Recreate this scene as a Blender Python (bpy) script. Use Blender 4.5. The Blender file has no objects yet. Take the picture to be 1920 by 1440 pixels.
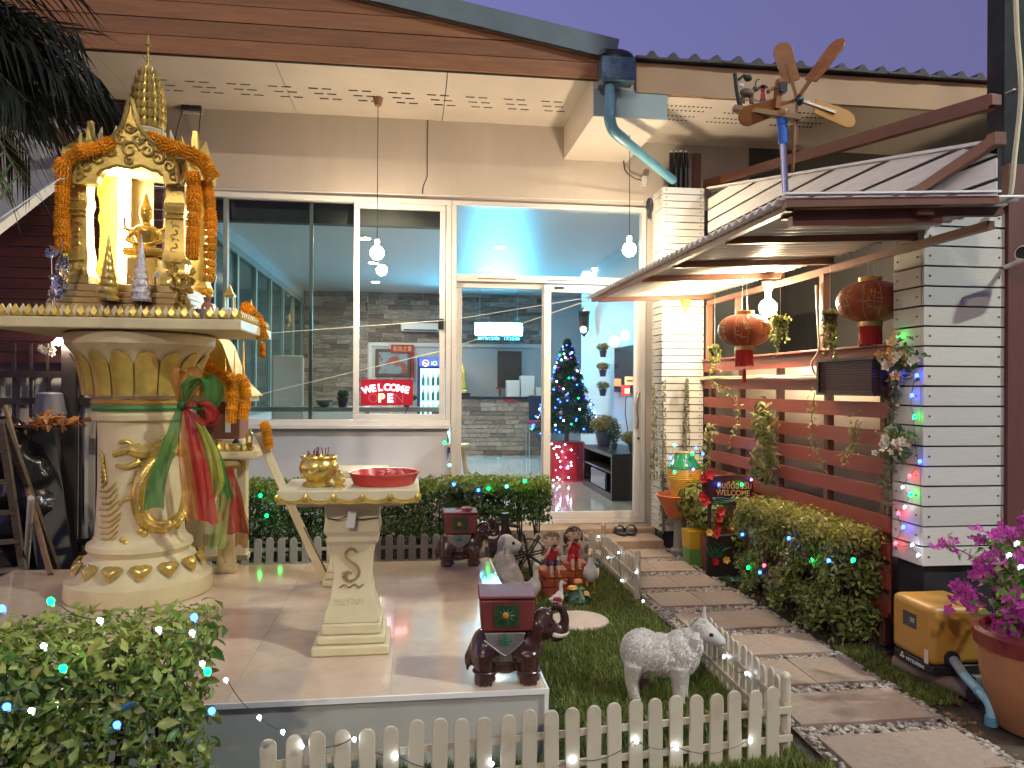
import bpy, math, random
from math import sin, cos, pi, radians, sqrt
from mathutils import Vector, Matrix, Euler
import numpy as np
random.seed(7)
rng = np.random.default_rng(7)
SC = bpy.context.scene
COL = SC.collection

# ---------------------------------------------------------------- camera
TH, PH, RO, FPX = radians(7.5), radians(0.16), radians(0.35), 1420.0
CAM = Vector((0, 0, 1.32))
_R = Vector((cos(TH), -sin(TH), 0)); _F = Vector((sin(TH), cos(TH), 0)); _U = Vector((0, 0, 1))
CF = _F * cos(PH) + _U * sin(PH); _U2 = _U * cos(PH) - _F * sin(PH)
CR = _R * cos(RO) + _U2 * sin(RO); CU = _U2 * cos(RO) - _R * sin(RO)
cd = bpy.data.cameras.new('camera'); cam = bpy.data.objects.new('camera', cd); COL.objects.link(cam)
M = Matrix((CR, CU, -CF)).transposed().to_4x4(); M.translation = CAM
cam.matrix_world = M
cd.sensor_width = 36; cd.lens = FPX / 1920 * 36; cd.clip_end = 500; cd.clip_start = 0.02
SC.camera = cam

def ray(x, y): return CF + CR * ((x - 960) / FPX) - CU * ((y - 720) / FPX)
def PZ(x, y, z=0.0): d = ray(x, y); return CAM + d * ((z - CAM.z) / d.z)
def PY(x, y, Y): d = ray(x, y); return CAM + d * (Y / d.y)
def PX(x, y, X): d = ray(x, y); return CAM + d * (X / d.x)

# ---------------------------------------------------------------- world: dusk sky
SUN_EL = radians(-5.0)
w = bpy.data.worlds.new('World'); SC.world = w; w.use_nodes = True
nt = w.node_tree; bg = nt.nodes['Background']
sky = nt.nodes.new('ShaderNodeTexSky'); sky.sky_type = 'NISHITA'; sky.sun_disc = False
sky.sun_elevation = SUN_EL; sky.sun_rotation = radians(295); sky.air_density = 1.0; sky.dust_density = 0.6; sky.ozone_density = 1.6
tint = nt.nodes.new('ShaderNodeMix'); tint.data_type = 'RGBA'; tint.blend_type = 'MIX'
tint.inputs[0].default_value = 0.65
tint.inputs[7].default_value = (0.074, 0.075, 0.178, 1)     # dusk violet
mul = nt.nodes.new('ShaderNodeMix'); mul.data_type = 'RGBA'; mul.blend_type = 'MULTIPLY'; mul.inputs[0].default_value = 1
mul.inputs[7].default_value = (40.0, 27.0, 30.0, 1)
nt.links.new(sky.outputs[0], mul.inputs[6]); nt.links.new(mul.outputs[2], tint.inputs[6])
nt.links.new(tint.outputs[2], bg.inputs[0]); bg.inputs[1].default_value = 1.0

vs = SC.view_settings; vs.view_transform = 'Standard'; vs.look = 'None'; vs.exposure = 1.0; vs.gamma = 1.0; vs.use_curve_mapping = False
SC.display_settings.display_device = 'sRGB'
cy = SC.cycles; cy.use_denoising = True
try: cy.denoiser = 'OPENIMAGEDENOISE'
except Exception: pass
cy.max_bounces = 7; cy.diffuse_bounces = 3; cy.glossy_bounces = 4; cy.transmission_bounces = 4; cy.transparent_max_bounces = 16
cy.sample_clamp_indirect = 6.0; cy.caustics_reflective = False; cy.caustics_refractive = False
cy.use_light_tree = True; cy.blur_glossy = 0.5

# ---------------------------------------------------------------- materials
MATS = {}
def N(t, k): return t.nodes.new('ShaderNode' + k)
def pm(name, col, rough=0.5, metal=0.0, var=0.12, scale=6.0, bump=0.0, bscale=60.0, coat=0.0, rnd=0.0,
       stretch=None, sss=0.0, spec=0.5, col2=None, alpha=None, trans=0.0, c2lo=0.42, c2hi=0.62, wave=None):
    """procedural Principled: noise-mottled colour, optional second colour patches, relief and per-object variation"""
    if name in MATS: return MATS[name]
    m = bpy.data.materials.new(name); m.use_nodes = True; t = m.node_tree
    b = t.nodes['Principled BSDF']; L = t.links.new
    tc = N(t, 'TexCoord'); mp = N(t, 'Mapping'); L(tc.outputs['Object'], mp.inputs[0])
    if stretch: mp.inputs['Scale'].default_value = stretch
    if rnd:
        oi = N(t, 'ObjectInfo'); vm = N(t, 'VectorMath'); vm.operation = 'SCALE'; vm.inputs[0].default_value = (37, 91, 53)
        L(oi.outputs['Random'], vm.inputs['Scale']); L(vm.outputs[0], mp.inputs['Location'])
    n = N(t, 'TexNoise'); n.inputs['Scale'].default_value = scale; n.inputs['Detail'].default_value = 5; n.inputs['Roughness'].default_value = 0.6
    L(mp.outputs[0], n.inputs['Vector'])
    cr = N(t, 'ValToRGB'); e = cr.color_ramp.elements
    if col2:
        e[0].position = c2lo; e[1].position = c2hi; e[0].color = (*col, 1); e[1].color = (*col2, 1)
    else:
        e[0].position = 0.25; e[1].position = 0.75
        e[0].color = (*[max(0, c * (1 - var)) for c in col], 1); e[1].color = (*[min(1, c * (1 + var)) for c in col], 1)
    L(n.outputs['Fac'], cr.inputs[0]); out = cr.outputs[0]
    if rnd:
        hs = N(t, 'HueSaturation'); mr = N(t, 'MapRange'); mr.inputs[3].default_value = 1 - rnd; mr.inputs[4].default_value = 1 + rnd
        L(oi.outputs['Random'], mr.inputs[0]); L(mr.outputs[0], hs.inputs['Value']); L(out, hs.inputs['Color']); out = hs.outputs[0]
    L(out, b.inputs['Base Color'])
    n2 = N(t, 'TexNoise'); n2.inputs['Scale'].default_value = scale * 3.1; L(mp.outputs[0], n2.inputs['Vector'])
    rr = N(t, 'MapRange'); rr.inputs[3].default_value = max(0.02, rough - 0.1 * rough - 0.03); rr.inputs[4].default_value = min(1, rough + 0.12 * rough + 0.03)
    L(n2.outputs['Fac'], rr.inputs[0]); L(rr.outputs[0], b.inputs['Roughness'])
    b.inputs['Metallic'].default_value = metal; b.inputs['Coat Weight'].default_value = coat
    b.inputs['Specular IOR Level'].default_value = spec
    if sss: b.inputs['Subsurface Weight'].default_value = sss; b.inputs['Subsurface Radius'].default_value = (0.02, 0.02, 0.02)
    if trans: b.inputs['Transmission Weight'].default_value = trans
    if alpha is not None: b.inputs['Alpha'].default_value = alpha
    if bump or wave:
        bn = N(t, 'Bump'); bn.inputs['Strength'].default_value = bump or 0.3; bn.inputs['Distance'].default_value = 0.01
        if wave:
            wv = N(t, 'TexWave'); wv.inputs['Scale'].default_value = wave; wv.inputs['Distortion'].default_value = 6; wv.inputs['Detail'].default_value = 3
            L(mp.outputs[0], wv.inputs['Vector']); L(wv.outputs['Fac'], bn.inputs['Height'])
        else:
            n3 = N(t, 'TexNoise'); n3.inputs['Scale'].default_value = bscale; n3.inputs['Detail'].default_value = 4
            L(mp.outputs[0], n3.inputs['Vector']); L(n3.outputs['Fac'], bn.inputs['Height'])
        L(bn.outputs[0], b.inputs['Normal'])
    MATS[name] = m
    return m
def em(name, col, strength):
    if name in MATS: return MATS[name]
    m = bpy.data.materials.new(name); m.use_nodes = True; b = m.node_tree.nodes['Principled BSDF']
    b.inputs['Base Color'].default_value = (*[c * .5 for c in col], 1); b.inputs['Emission Color'].default_value = (*col, 1); b.inputs['Emission Strength'].default_value = strength
    MATS[name] = m; return m
def glass(name, tint=(1, 1, 1), refl=1.0, ior=1.5, rough=0.0):
    if name in MATS: return MATS[name]
    m = bpy.data.materials.new(name); m.use_nodes = True; t = m.node_tree; L = t.links.new
    t.nodes.remove(t.nodes['Principled BSDF']); o = t.nodes['Material Output']
    tr = N(t, 'BsdfTransparent'); tr.inputs[0].default_value = (*tint, 1)
    gl = N(t, 'BsdfAnisotropic'); gl.inputs['Roughness'].default_value = rough
    fr = N(t, 'Fresnel'); fr.inputs[0].default_value = ior
    mu = N(t, 'Math'); mu.operation = 'MULTIPLY'; mu.inputs[1].default_value = refl; L(fr.outputs[0], mu.inputs[0])
    mx = N(t, 'MixShader'); L(mu.outputs[0], mx.inputs[0]); L(tr.outputs[0], mx.inputs[1]); L(gl.outputs[0], mx.inputs[2]); L(mx.outputs[0], o.inputs[0])
    MATS[name] = m; return m
def leafmat(name, c1, c2, rough=0.42, trans=0.25):
    """leaf: colour varies leaf by leaf (random per island), slight translucency"""
    if name in MATS: return MATS[name]
    m = bpy.data.materials.new(name); m.use_nodes = True; t = m.node_tree; L = t.links.new; b = t.nodes['Principled BSDF']; o = t.nodes['Material Output']
    g = N(t, 'NewGeometry'); cr = N(t, 'ValToRGB'); e = cr.color_ramp.elements
    e[0].color = (*c1, 1); e[1].color = (*c2, 1); L(g.outputs['Random Per Island'], cr.inputs[0])
    oi = N(t, 'ObjectInfo'); hs = N(t, 'HueSaturation'); mr = N(t, 'MapRange'); mr.inputs[3].default_value = .8; mr.inputs[4].default_value = 1.2
    L(oi.outputs['Random'], mr.inputs[0]); L(mr.outputs[0], hs.inputs['Value']); L(cr.outputs[0], hs.inputs['Color'])
    L(hs.outputs[0], b.inputs['Base Color']); b.inputs['Roughness'].default_value = rough
    tl = N(t, 'BsdfTranslucent'); L(hs.outputs[0], tl.inputs[0]); mx = N(t, 'MixShader'); mx.inputs[0].default_value = trans
    L(b.outputs[0], mx.inputs[1]); L(tl.outputs[0], mx.inputs[2]); L(mx.outputs[0], o.inputs[0])
    MATS[name] = m; return m

# ---------------------------------------------------------------- mesh builder
def frame_of(d):
    d = Vector(d).normalized(); a = Vector((0, 0, 1)) if abs(d.z) < 0.95 else Vector((1, 0, 0))
    x = d.cross(a).normalized(); y = x.cross(d).normalized(); return x, y, d
class MB:
    def __init__(s): s.v = []; s.f = []
    def add(s, vs, fs):
        o = len(s.v); s.v += [tuple(v) for v in vs]; s.f += [tuple(i + o for i in f) for f in fs]; return s
    def box(s, x0, x1, y0, y1, z0, z1):
        return s.add([(x0, y0, z0), (x1, y0, z0), (x1, y1, z0), (x0, y1, z0), (x0, y0, z1), (x1, y0, z1), (x1, y1, z1), (x0, y1, z1)],
                     [(0, 3, 2, 1), (4, 5, 6, 7), (0, 1, 5, 4), (1, 2, 6, 5), (2, 3, 7, 6), (3, 0, 4, 7)])
    def cbox(s, c, sz, rz=0, rx=0, ry=0):
        m = Euler((rx, ry, rz)).to_matrix(); c = Vector(c); h = [a / 2 for a in sz]
        k = len(s.v); s.box(-h[0], h[0], -h[1], h[1], -h[2], h[2])
        for i in range(k, len(s.v)): s.v[i] = tuple(c + m @ Vector(s.v[i]))
        return s
    def beam(s, a, b, wx, wz, up=(0, 0, 1)):
        a = Vector(a); b = Vector(b); d = (b - a).normalized(); u = Vector(up); x = d.cross(u)
        if x.length < 1e-4: x = d.cross(Vector((1, 0, 0)))
        x.normalize(); u = x.cross(d).normalized(); vs = []
        for p in (a, b):
            for i, j in ((-1, -1), (1, -1), (1, 1), (-1, 1)): vs.append(p + x * (i * wx / 2) + u * (j * wz / 2))
        return s.add(vs, [(0, 1, 2, 3), (7, 6, 5, 4), (0, 4, 5, 1), (1, 5, 6, 2), (2, 6, 7, 3), (3, 7, 4, 0)])
    def lathe(s, prof, seg=24, c=(0, 0, 0), sx=1, sy=1, rot=0.0, wob=None, cap=True):
        c = Vector(c); n = len(prof); vs = []
        for k, (r, z) in enumerate(prof):
            for i in range(seg):
                a = rot + 2 * pi * i / seg; q = r * (wob(a, k) if wob else 1)
                vs.append((c.x + q * sx * cos(a), c.y + q * sy * sin(a), c.z + z))
        fs = []
        for k in range(n - 1):
            for i in range(seg):
                j = (i + 1) % seg; fs.append((k * seg + i, k * seg + j, (k + 1) * seg + j, (k + 1) * seg + i))
        if cap: fs.append(tuple(reversed(range(seg)))); fs.append(tuple((n - 1) * seg + i for i in range(seg)))
        return s.add(vs, fs)
    def tube(s, pts, r, seg=8, flat=1.0):
        pts = [Vector(p) for p in pts]; n = len(pts); rs = r if isinstance(r, (list, tuple)) else [r] * n
        t0 = (pts[1] - pts[0]).normalized(); x, y, _ = frame_of(t0); vs = []
        for k in range(n):
            t = (pts[min(k + 1, n - 1)] - pts[max(k - 1, 0)])
            t = t.normalized() if t.length > 1e-9 else t0
            x = (x - t * x.dot(t)); x = x.normalized() if x.length > 1e-6 else frame_of(t)[0]; y = t.cross(x)
            for i in range(seg):
                a = 2 * pi * i / seg; vs.append(pts[k] + x * (rs[k] * cos(a)) + y * (rs[k] * flat * sin(a)))
        fs = [(k * seg + i, k * seg + (i + 1) % seg, (k + 1) * seg + (i + 1) % seg, (k + 1) * seg + i) for k in range(n - 1) for i in range(seg)]
        fs.append(tuple(reversed(range(seg)))); fs.append(tuple((n - 1) * seg + i for i in range(seg)))
        return s.add(vs, fs)
    def ell(s, c, r, seg=14, rings=9, rot=None):
        c = Vector(c); r = r if isinstance(r, (tuple, list)) else (r, r, r); m = Euler(rot).to_matrix() if rot else None; vs = []
        def P(x, y, z):
            p = Vector((x * r[0], y * r[1], z * r[2])); return c + (m @ p if m else p)
        vs.append(P(0, 0, -1))
        for k in range(1, rings):
            a = -pi / 2 + pi * k / rings
            for i in range(seg): vs.append(P(cos(a) * cos(2 * pi * i / seg), cos(a) * sin(2 * pi * i / seg), sin(a)))
        vs.append(P(0, 0, 1)); fs = []
        for i in range(seg): fs.append((0, 1 + (i + 1) % seg, 1 + i))
        for k in range(rings - 2):
            for i in range(seg):
                a = 1 + k * seg; b = a + seg; j = (i + 1) % seg; fs.append((a + i, a + j, b + j, b + i))
        a = 1 + (rings - 2) * seg; t = len(vs) - 1
        for i in range(seg): fs.append((a + i, a + (i + 1) % seg, t))
        return s.add(vs, fs)
    def prism(s, poly, o, ex, ey, en, d0, d1):
        """polygon (2D list) extruded: point = o + ex*u + ey*v + en*d"""
        o, ex, ey, en = Vector(o), Vector(ex), Vector(ey), Vector(en); n = len(poly)
        vs = [o + ex * u + ey * v + en * d0 for u, v in poly] + [o + ex * u + ey * v + en * d1 for u, v in poly]
        fs = [tuple(reversed(range(n))), tuple(range(n, 2 * n))] + [(i, (i + 1) % n, n + (i + 1) % n, n + i) for i in range(n)]
        return s.add(vs, fs)
    def xf(s, mat, k=0):
        for i in range(k, len(s.v)): s.v[i] = tuple(mat @ Vector(s.v[i]))
        return s
    def mesh(s, name, mat, smooth=35):
        me = bpy.data.meshes.new(name); me.from_pydata(s.v, [], s.f)
        if mat: me.materials.append(mat)
        if smooth:
            me.polygons.foreach_set('use_smooth', [True] * len(me.polygons)); me.set_sharp_from_angle(angle=radians(smooth))
        me.update(); return me

# ---------------------------------------------------------------- objects
def wm(o):
    m = o.matrix_basis.copy()
    if o.parent: m = wm(o.parent) @ o.matrix_parent_inverse @ m
    return m
def tag(o, label=None, cat=None, group=None, kind=None):
    for k, v in (('label', label), ('category', cat), ('group', group), ('kind', kind)):
        if v: o[k] = v
    return o
def thing(name, label, cat, loc=(0, 0, 0), rz=0.0, group=None):
    o = bpy.data.objects.new(name, None); COL.objects.link(o); o.location = loc; o.rotation_euler = (0, 0, rz); o.empty_display_size = .05
    return tag(o, label, cat, group)
def put(me, name, parent=None, loc=(0, 0, 0), rot=(0, 0, 0), scale=(1, 1, 1), local=False):
    o = bpy.data.objects.new(name, me); COL.objects.link(o); o.location = loc; o.rotation_euler = rot; o.scale = scale
    if parent:
        o.parent = parent
        if not local: o.matrix_parent_inverse = wm(parent).inverted()
    return o
def part(mb, name, mat, parent=None, local=False, smooth=35, bevel=0.0, bseg=2):
    o = put(mb.mesh(name, mat, smooth), name, parent, local=local)
    if bevel:
        b = o.modifiers.new('bevel', 'BEVEL'); b.width = bevel; b.segments = bseg; b.limit_method = 'ANGLE'; b.angle_limit = radians(40)
    return o
def organic(mb, name, mat, parent=None, local=True, voxel=0.008, it=6, disp=None):
    """continuous body: overlapping volumes fused by a voxel remesh and smoothed"""
    o = put(mb.mesh(name, mat, 0), name, parent, local=local)
    r = o.modifiers.new('fuse', 'REMESH'); r.mode = 'VOXEL'; r.voxel_size = voxel; r.use_smooth_shade = True
    if it: sm = o.modifiers.new('smooth', 'SMOOTH'); sm.factor = .5; sm.iterations = it
    if disp:
        tx = bpy.data.textures.new(name + '_relief', disp[0]); tx.noise_scale = disp[1]
        dm = o.modifiers.new('relief', 'DISPLACE'); dm.texture = tx; dm.strength = disp[2]; dm.mid_level = .5; dm.texture_coords = 'LOCAL'
    return o
def copy_tree(o, parent=None):
    c = o.copy(); COL.objects.link(c)
    if parent: c.parent = parent; c.matrix_parent_inverse = o.matrix_parent_inverse.copy()
    for ch in list(o.children): copy_tree(ch, c)
    return c
def structure(mb, name, mat, smooth=35): return tag(part(mb, name, mat, None, smooth=smooth), kind='structure')
def npmesh(name, mat, verts, faces, k, smooth=False):
    """numpy mesh: verts (n,3), faces (m,k)"""
    me = bpy.data.meshes.new(name); n, m = len(verts), len(faces)
    me.vertices.add(n); me.vertices.foreach_set('co', np.asarray(verts, 'f').ravel())
    me.loops.add(m * k); me.loops.foreach_set('vertex_index', np.asarray(faces, 'i').ravel())
    me.polygons.add(m); me.polygons.foreach_set('loop_start', np.arange(0, m * k, k, dtype='i'))
    if smooth: me.polygons.foreach_set('use_smooth', np.ones(m, bool))
    me.materials.append(mat); me.update(calc_edges=True); return me
def leaves(name, mat, P, Nrm, size, ratio=0.5, jitter=0.9, fold=0.25, seed=1):
    """cloud of folded pointed leaves at points P (n,3), facing roughly along Nrm"""
    r = np.random.default_rng(seed); n = len(P); P = np.asarray(P); Nn = np.asarray(Nrm, float) + r.normal(0, jitter, (n, 3))
    Nn /= np.linalg.norm(Nn, axis=1, keepdims=True) + 1e-9
    A = r.normal(0, 1, (n, 3)); A -= Nn * (A * Nn).sum(1, keepdims=True); A /= np.linalg.norm(A, axis=1, keepdims=True) + 1e-9
    B = np.cross(Nn, A); s = (size * r.uniform(.65, 1.3, n))[:, None]; wd = s * ratio
    tip = P + A * s * .6 - Nn * s * .12; base = P - A * s * .4
    ml = P + B * wd * .5 + Nn * s * fold * .5; mr = P - B * wd * .5 + Nn * s * fold * .5; mid = P + A * s * .05
    V = np.stack([base, ml, tip, mr, mid], 1).reshape(-1, 3)
    i = (np.arange(n) * 5)[:, None]
    Fc = np.concatenate([i + np.array([[0, 4, 1]]), i + np.array([[1, 4, 2]]), i + np.array([[2, 4, 3]]), i + np.array([[3, 4, 0]])], 0)
    return npmesh(name, mat, V, Fc, 3)
def leaf_mesh(name, mat, s, ratio=.5):
    m = MB(); w = s * ratio / 2
    m.add([(-s * .5, 0, 0), (-s * .15, w, .12 * s), (s * .2, w * .8, .1 * s), (s * .55, 0, -.12 * s), (s * .2, -w * .8, .1 * s), (-s * .15, -w, .12 * s), (-s * .15, 0, .02 * s), (s * .2, 0, .02 * s)],
          [(0, 6, 1), (1, 6, 7, 2), (2, 7, 3), (3, 7, 4), (4, 7, 6, 5), (5, 6, 0)])
    return m.mesh(name, mat, 60)
def bez(p0, p1, p2, n=10):
    p0, p1, p2 = Vector(p0), Vector(p1), Vector(p2)
    return [p0 * (1 - t) ** 2 + p1 * 2 * t * (1 - t) + p2 * t * t for t in [i / n for i in range(n + 1)]]
def spline(pts, n=6):
    pts = [Vector(p) for p in pts]; q = [pts[0] * 2 - pts[1]] + pts + [pts[-1] * 2 - pts[-2]]; out = []
    for i in range(1, len(q) - 2):
        a, b, c, d = q[i - 1], q[i], q[i + 1], q[i + 2]
        for k in range(n):
            t = k / n; out.append(.5 * ((2 * b) + (c - a) * t + (2 * a - 5 * b + 4 * c - d) * t * t + (3 * b - a - 3 * c + d) * t ** 3))
    out.append(pts[-1]); return out
def text(body, name, mat, parent, o, ex, ey, height, extrude=.002, align='CENTER', off=0.0, bold=0.0, wmax=None):
    """lettering as a mesh: o = centre, ex / ey = unit directions of the line and of the letters' up"""
    cu = bpy.data.curves.new(name, 'FONT'); cu.body = body; cu.align_x = align; cu.align_y = 'CENTER'; cu.size = 1; cu.extrude = .001; cu.offset = bold
    t = bpy.data.objects.new(name, cu); COL.objects.link(t); dg = bpy.context.evaluated_depsgraph_get()
    me = bpy.data.meshes.new_from_object(t.evaluated_get(dg)); bpy.data.objects.remove(t); bpy.data.curves.remove(cu)
    ex, ey = Vector(ex).normalized(), Vector(ey).normalized(); en = ex.cross(ey); o = Vector(o)
    if len(me.vertices):
        xs = [v.co.x for v in me.vertices]; ys = [v.co.y for v in me.vertices]
        k = height / (max(ys) - min(ys)); cx = (max(xs) + min(xs)) / 2; cyy = (max(ys) + min(ys)) / 2; kx = k
        if wmax: kx = wmax / (max(xs) - min(xs))
        for v in me.vertices:
            z = v.co.z; v.co = o + ex * ((v.co.x - cx) * kx) + ey * ((v.co.y - cyy) * k) + en * (off + (extrude if z > 0 else 0))
    me.materials.clear(); me.materials.append(mat); me.update()
    return put(me, name, parent)
# ================================================================ palette
m_soil = pm('soil', (.055, .040, .028), .95, var=.5, scale=9, bump=.9, bscale=45)
m_lawn = pm('lawn_earth', (.035, .045, .016), .95, var=.4, scale=12, bump=.5)
m_wall = pm('painted_render_wall', (.54, .48, .42), .7, var=.09, scale=1.6, stretch=(2.2, 1, .5), bump=.08, bscale=90)
m_wall2 = pm('painted_render_lower', (.74, .73, .76), .6, var=.05, scale=2, bump=.06, bscale=90)
m_soffit = pm('soffit_board', (.60, .53, .46), .65, var=.10, scale=1.7)
m_alu = pm('white_aluminium', (.70, .68, .66), .32, var=.05, scale=5, coat=.2)
m_orange = pm('orange_plank', (.29, .12, .042), .55, var=.28, scale=3, stretch=(1, 8, 12), rnd=.12, bump=.12)
m_fascia = pm('fascia_paint', (.36, .22, .115), .6, var=.15, scale=1.2, bump=.05)
m_plank = pm('white_wood_plank', (.56, .55, .51), .55, var=.12, scale=7, stretch=(1, 1, 6), wave=14, rnd=.07, bump=.10)
m_redwood = pm('red_stained_wood', (.22, .045, .030), .45, var=.25, scale=5, stretch=(4, 1, 8), rnd=.15, bump=.12)
m_brown = pm('brown_painted_steel', (.17, .072, .042), .45, var=.2, scale=4)
m_dark = pm('dark_void', (.012, .012, .013), .8, var=.2)
m_black = pm('black_plastic', (.015, .015, .017), .4, var=.2)
m_steel = pm('galvanised_steel', (.42, .44, .46), .38, metal=.9, var=.25, scale=9)
m_bluepipe = pm('blue_pvc', (.11, .29, .37), .35, var=.15, scale=4)
m_white = pm('white_gloss', (.74, .73, .70), .35, var=.04)
m_cream = pm('cream_plaster', (.66, .56, .32), .5, var=.12, scale=7, bump=.12, bscale=50, col2=None)
m_gold = pm('gold_paint', (.60, .43, .10), .32, metal=.4, var=.3, scale=14, bump=.15, bscale=70)
m_goldb = pm('bright_gold', (.72, .52, .13), .25, metal=.7, var=.2, scale=12, bump=.1)
m_glass = glass('window_glass', (.90, .96, .95), 0.7)
m_glassd = glass('tinted_window_glass', (.66, .76, .72), .9)
m_grey = pm('grey_concrete', (.17, .165, .16), .85, var=.18, scale=2.5, bump=.2, bscale=40)
m_creamwall = pm('cream_block_wall', (.42, .36, .30), .8, var=.15, scale=3, bump=.2, bscale=40)

# ================================================================ ground
g = MB(); g.add([(-60, -40, -.012), (60, -40, -.012), (60, 80, -.012), (-60, 80, -.012)], [(0, 1, 2, 3)])
structure(g, 'ground', m_soil)
g = MB(); g.box(-.95, 1.40, 2.0, 5.46, -.03, .0); structure(g, 'lawn', m_lawn)

# path of grey slabs bedded in pale pebbles
m_bed = pm('pebble_bed', (.26, .21, .17), .95, var=.45, scale=60, bump=1, bscale=120)
m_slab = pm('grey_paving_slab', (.31, .235, .185), .8, var=.16, scale=9, bump=.35, bscale=110, rnd=.10, col2=None)
pb = MB(); pb.add([(1.44, 1.2, .004), (2.16, 1.2, .004), (2.13, 2.6, .004), (2.09, 3.4, .004), (2.04, 4.8, .004), (2.03, 6.2, .004), (1.42, 6.2, .004), (1.40, 4.5, .004), (1.47, 3.0, .004), (1.46, 2.6, .004)], [tuple(range(10))])
path = structure(pb, 'path', m_bed)
sm_ = MB(); sm_.box(-.5, .5, -.5, .5, 0, 1)
slab_me = sm_.mesh('paving_slab', m_slab)
rows = [1.86, 2.27, 2.61 - .02, 2.88, 3.26, 3.62, 4.03, 4.455, 4.865, 5.285, 5.70]
rows = [1.72, 2.10, 2.50, 2.885, 3.265, 3.63, 4.03, 4.455, 4.865, 5.285, 5.72]
for i, Y in enumerate(rows):
    for k, X in enumerate((1.632, 1.916)):
        s = put(slab_me, 'paving_slab', path, (X + random.uniform(-.006, .006) - .012 * max(0, i - 5), Y + random.uniform(-.006, .006), .0), (random.uniform(-.006, .006), random.uniform(-.006, .006), random.uniform(-.02, .02)), (.281, .285, .028))
        b = s.modifiers.new('bevel', 'BEVEL'); b.width = .006; b.segments = 2
# pebbles: small pale stones round the slabs
def stones(name, pts, size, mat, seed=3):
    r = np.random.default_rng(seed); base = np.array([(1, 0, 0), (-1, 0, 0), (0, 1, 0), (0, -1, 0), (0, 0, 1), (0, 0, -1), (.7, .7, .3), (-.7, .7, .3), (.7, -.7, .3), (-.7, -.7, .3)], float)
    tri = np.array([(4, 6, 7), (4, 8, 6), (4, 7, 9), (4, 9, 8), (6, 0, 2), (7, 2, 1), (8, 3, 0), (9, 1, 3), (6, 2, 7), (8, 0, 6), (9, 3, 8), (7, 1, 9)], int)
    n = len(pts); sc = size * r.uniform(.55, 1.35, (n, 1)) * np.stack([r.uniform(.7, 1.3, n), r.uniform(.7, 1.3, n), r.uniform(.45, .8, n)], 1)
    a = r.uniform(0, 2 * pi, n); V = base[None] * sc[:, None, :]; c, s = np.cos(a)[:, None], np.sin(a)[:, None]
    X = V[..., 0] * c - V[..., 1] * s; Y = V[..., 0] * s + V[..., 1] * c; V = np.stack([X, Y, V[..., 2]], 2) + r.normal(0, .08, V.shape) * size + np.asarray(pts)[:, None, :]
    Fc = (np.arange(n) * 10)[:, None, None] + tri[None]
    return npmesh(name, mat, V.reshape(-1, 3), Fc.reshape(-1, 3), 3, True)
def islandmat(name, c1, c2, rough=.75):
    m = leafmat(name, c1, c2, rough, 0.0); return m
pp = []
while len(pp) < 5600:
    Y = random.uniform(1.3, 6.15); X = random.uniform(1.43 if Y > 3.9 else 1.46, 2.14 - .018 * (Y - 1.3))
    if any(abs(Y - yy) < .137 for yy in rows) and 1.50 < X < 2.04 and random.random() > .012: continue
    pp.append((X, Y, .010 + random.uniform(0, .006)))
peb = put(stones('pebbles', pp, .012, islandmat('pebble', (.28, .24, .20), (.56, .50, .44))), 'pebbles', path); tag(peb, kind='stuff')

# grass blades on the lawn
def blades(name, pts, h, mat, seed=5, wd=.0024):
    r = np.random.default_rng(seed); n = len(pts); P = np.asarray(pts); a = r.uniform(0, 2 * pi, n); L = r.uniform(.5, 1.3, n) * h
    D = np.stack([np.cos(a), np.sin(a), np.zeros(n)], 1); S = np.stack([-np.sin(a), np.cos(a), np.zeros(n)], 1)
    ln = r.uniform(.15, .75, n)[:, None] * L[:, None]; up = np.array([0, 0, 1.])
    w_ = wd * r.uniform(.7, 1.4, n)[:, None]
    v0 = P - S * w_; v1 = P + S * w_; m0 = P + D * ln * .35 + up * L[:, None] * .6 - S * w_ * .8; m1 = P + D * ln * .35 + up * L[:, None] * .6 + S * w_ * .8; t = P + D * ln + up * L[:, None] * .95
    V = np.stack([v0, v1, m1, m0, t], 1).reshape(-1, 3); i = (np.arange(n) * 5)[:, None]
    Fc = np.concatenate([i + np.array([[0, 1, 2]]), i + np.array([[0, 2, 3]]), i + np.array([[3, 2, 4]])], 0)
    return npmesh(name, mat, V, Fc, 3)
gp = []
def scatter(n, x0, x1, y0, y1, z=0.0, keep=lambda x, y: True):
    xs = rng.uniform(x0, x1, n); ys = rng.uniform(y0, y1, n)
    return [(x, y, z) for x, y in zip(xs, ys) if keep(x, y)]
onlawn = lambda x, y: not (x < .505 and y > 2.64) and (x - .925) ** 2 + (y - 4.13) ** 2 > .163 ** 2
gp += scatter(34000, .49, 1.39, 2.45, 4.4, 0, onlawn) + scatter(9000, .49, 1.39, 4.4, 5.42, 0, onlawn) + scatter(9000, -.9, .5, 2.2, 2.63, 0)
gp += scatter(7000, .3, 1.50, 1.95, 2.5, 0, lambda x, y: x < 1.46)
o = put(blades('grass', gp, .034, leafmat('grass_blade', (.05, .12, .014), (.22, .22, .05), .5, .3)), 'grass'); tag(o, 'short green lawn grass inside the white picket fence', 'grass', kind='stuff')
gp = scatter(2600, 2.10, 2.30, 2.9, 3.6) + scatter(500, 1.95, 2.1, 2.15, 2.4)
o = put(blades('grass', gp, .03, leafmat('grass_blade', (.05, .12, .014), (.22, .22, .05), .5, .3), 8), 'grass'); tag(o, 'thin grass tuft beside the path and the yellow pump', 'grass', kind='stuff')
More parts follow.
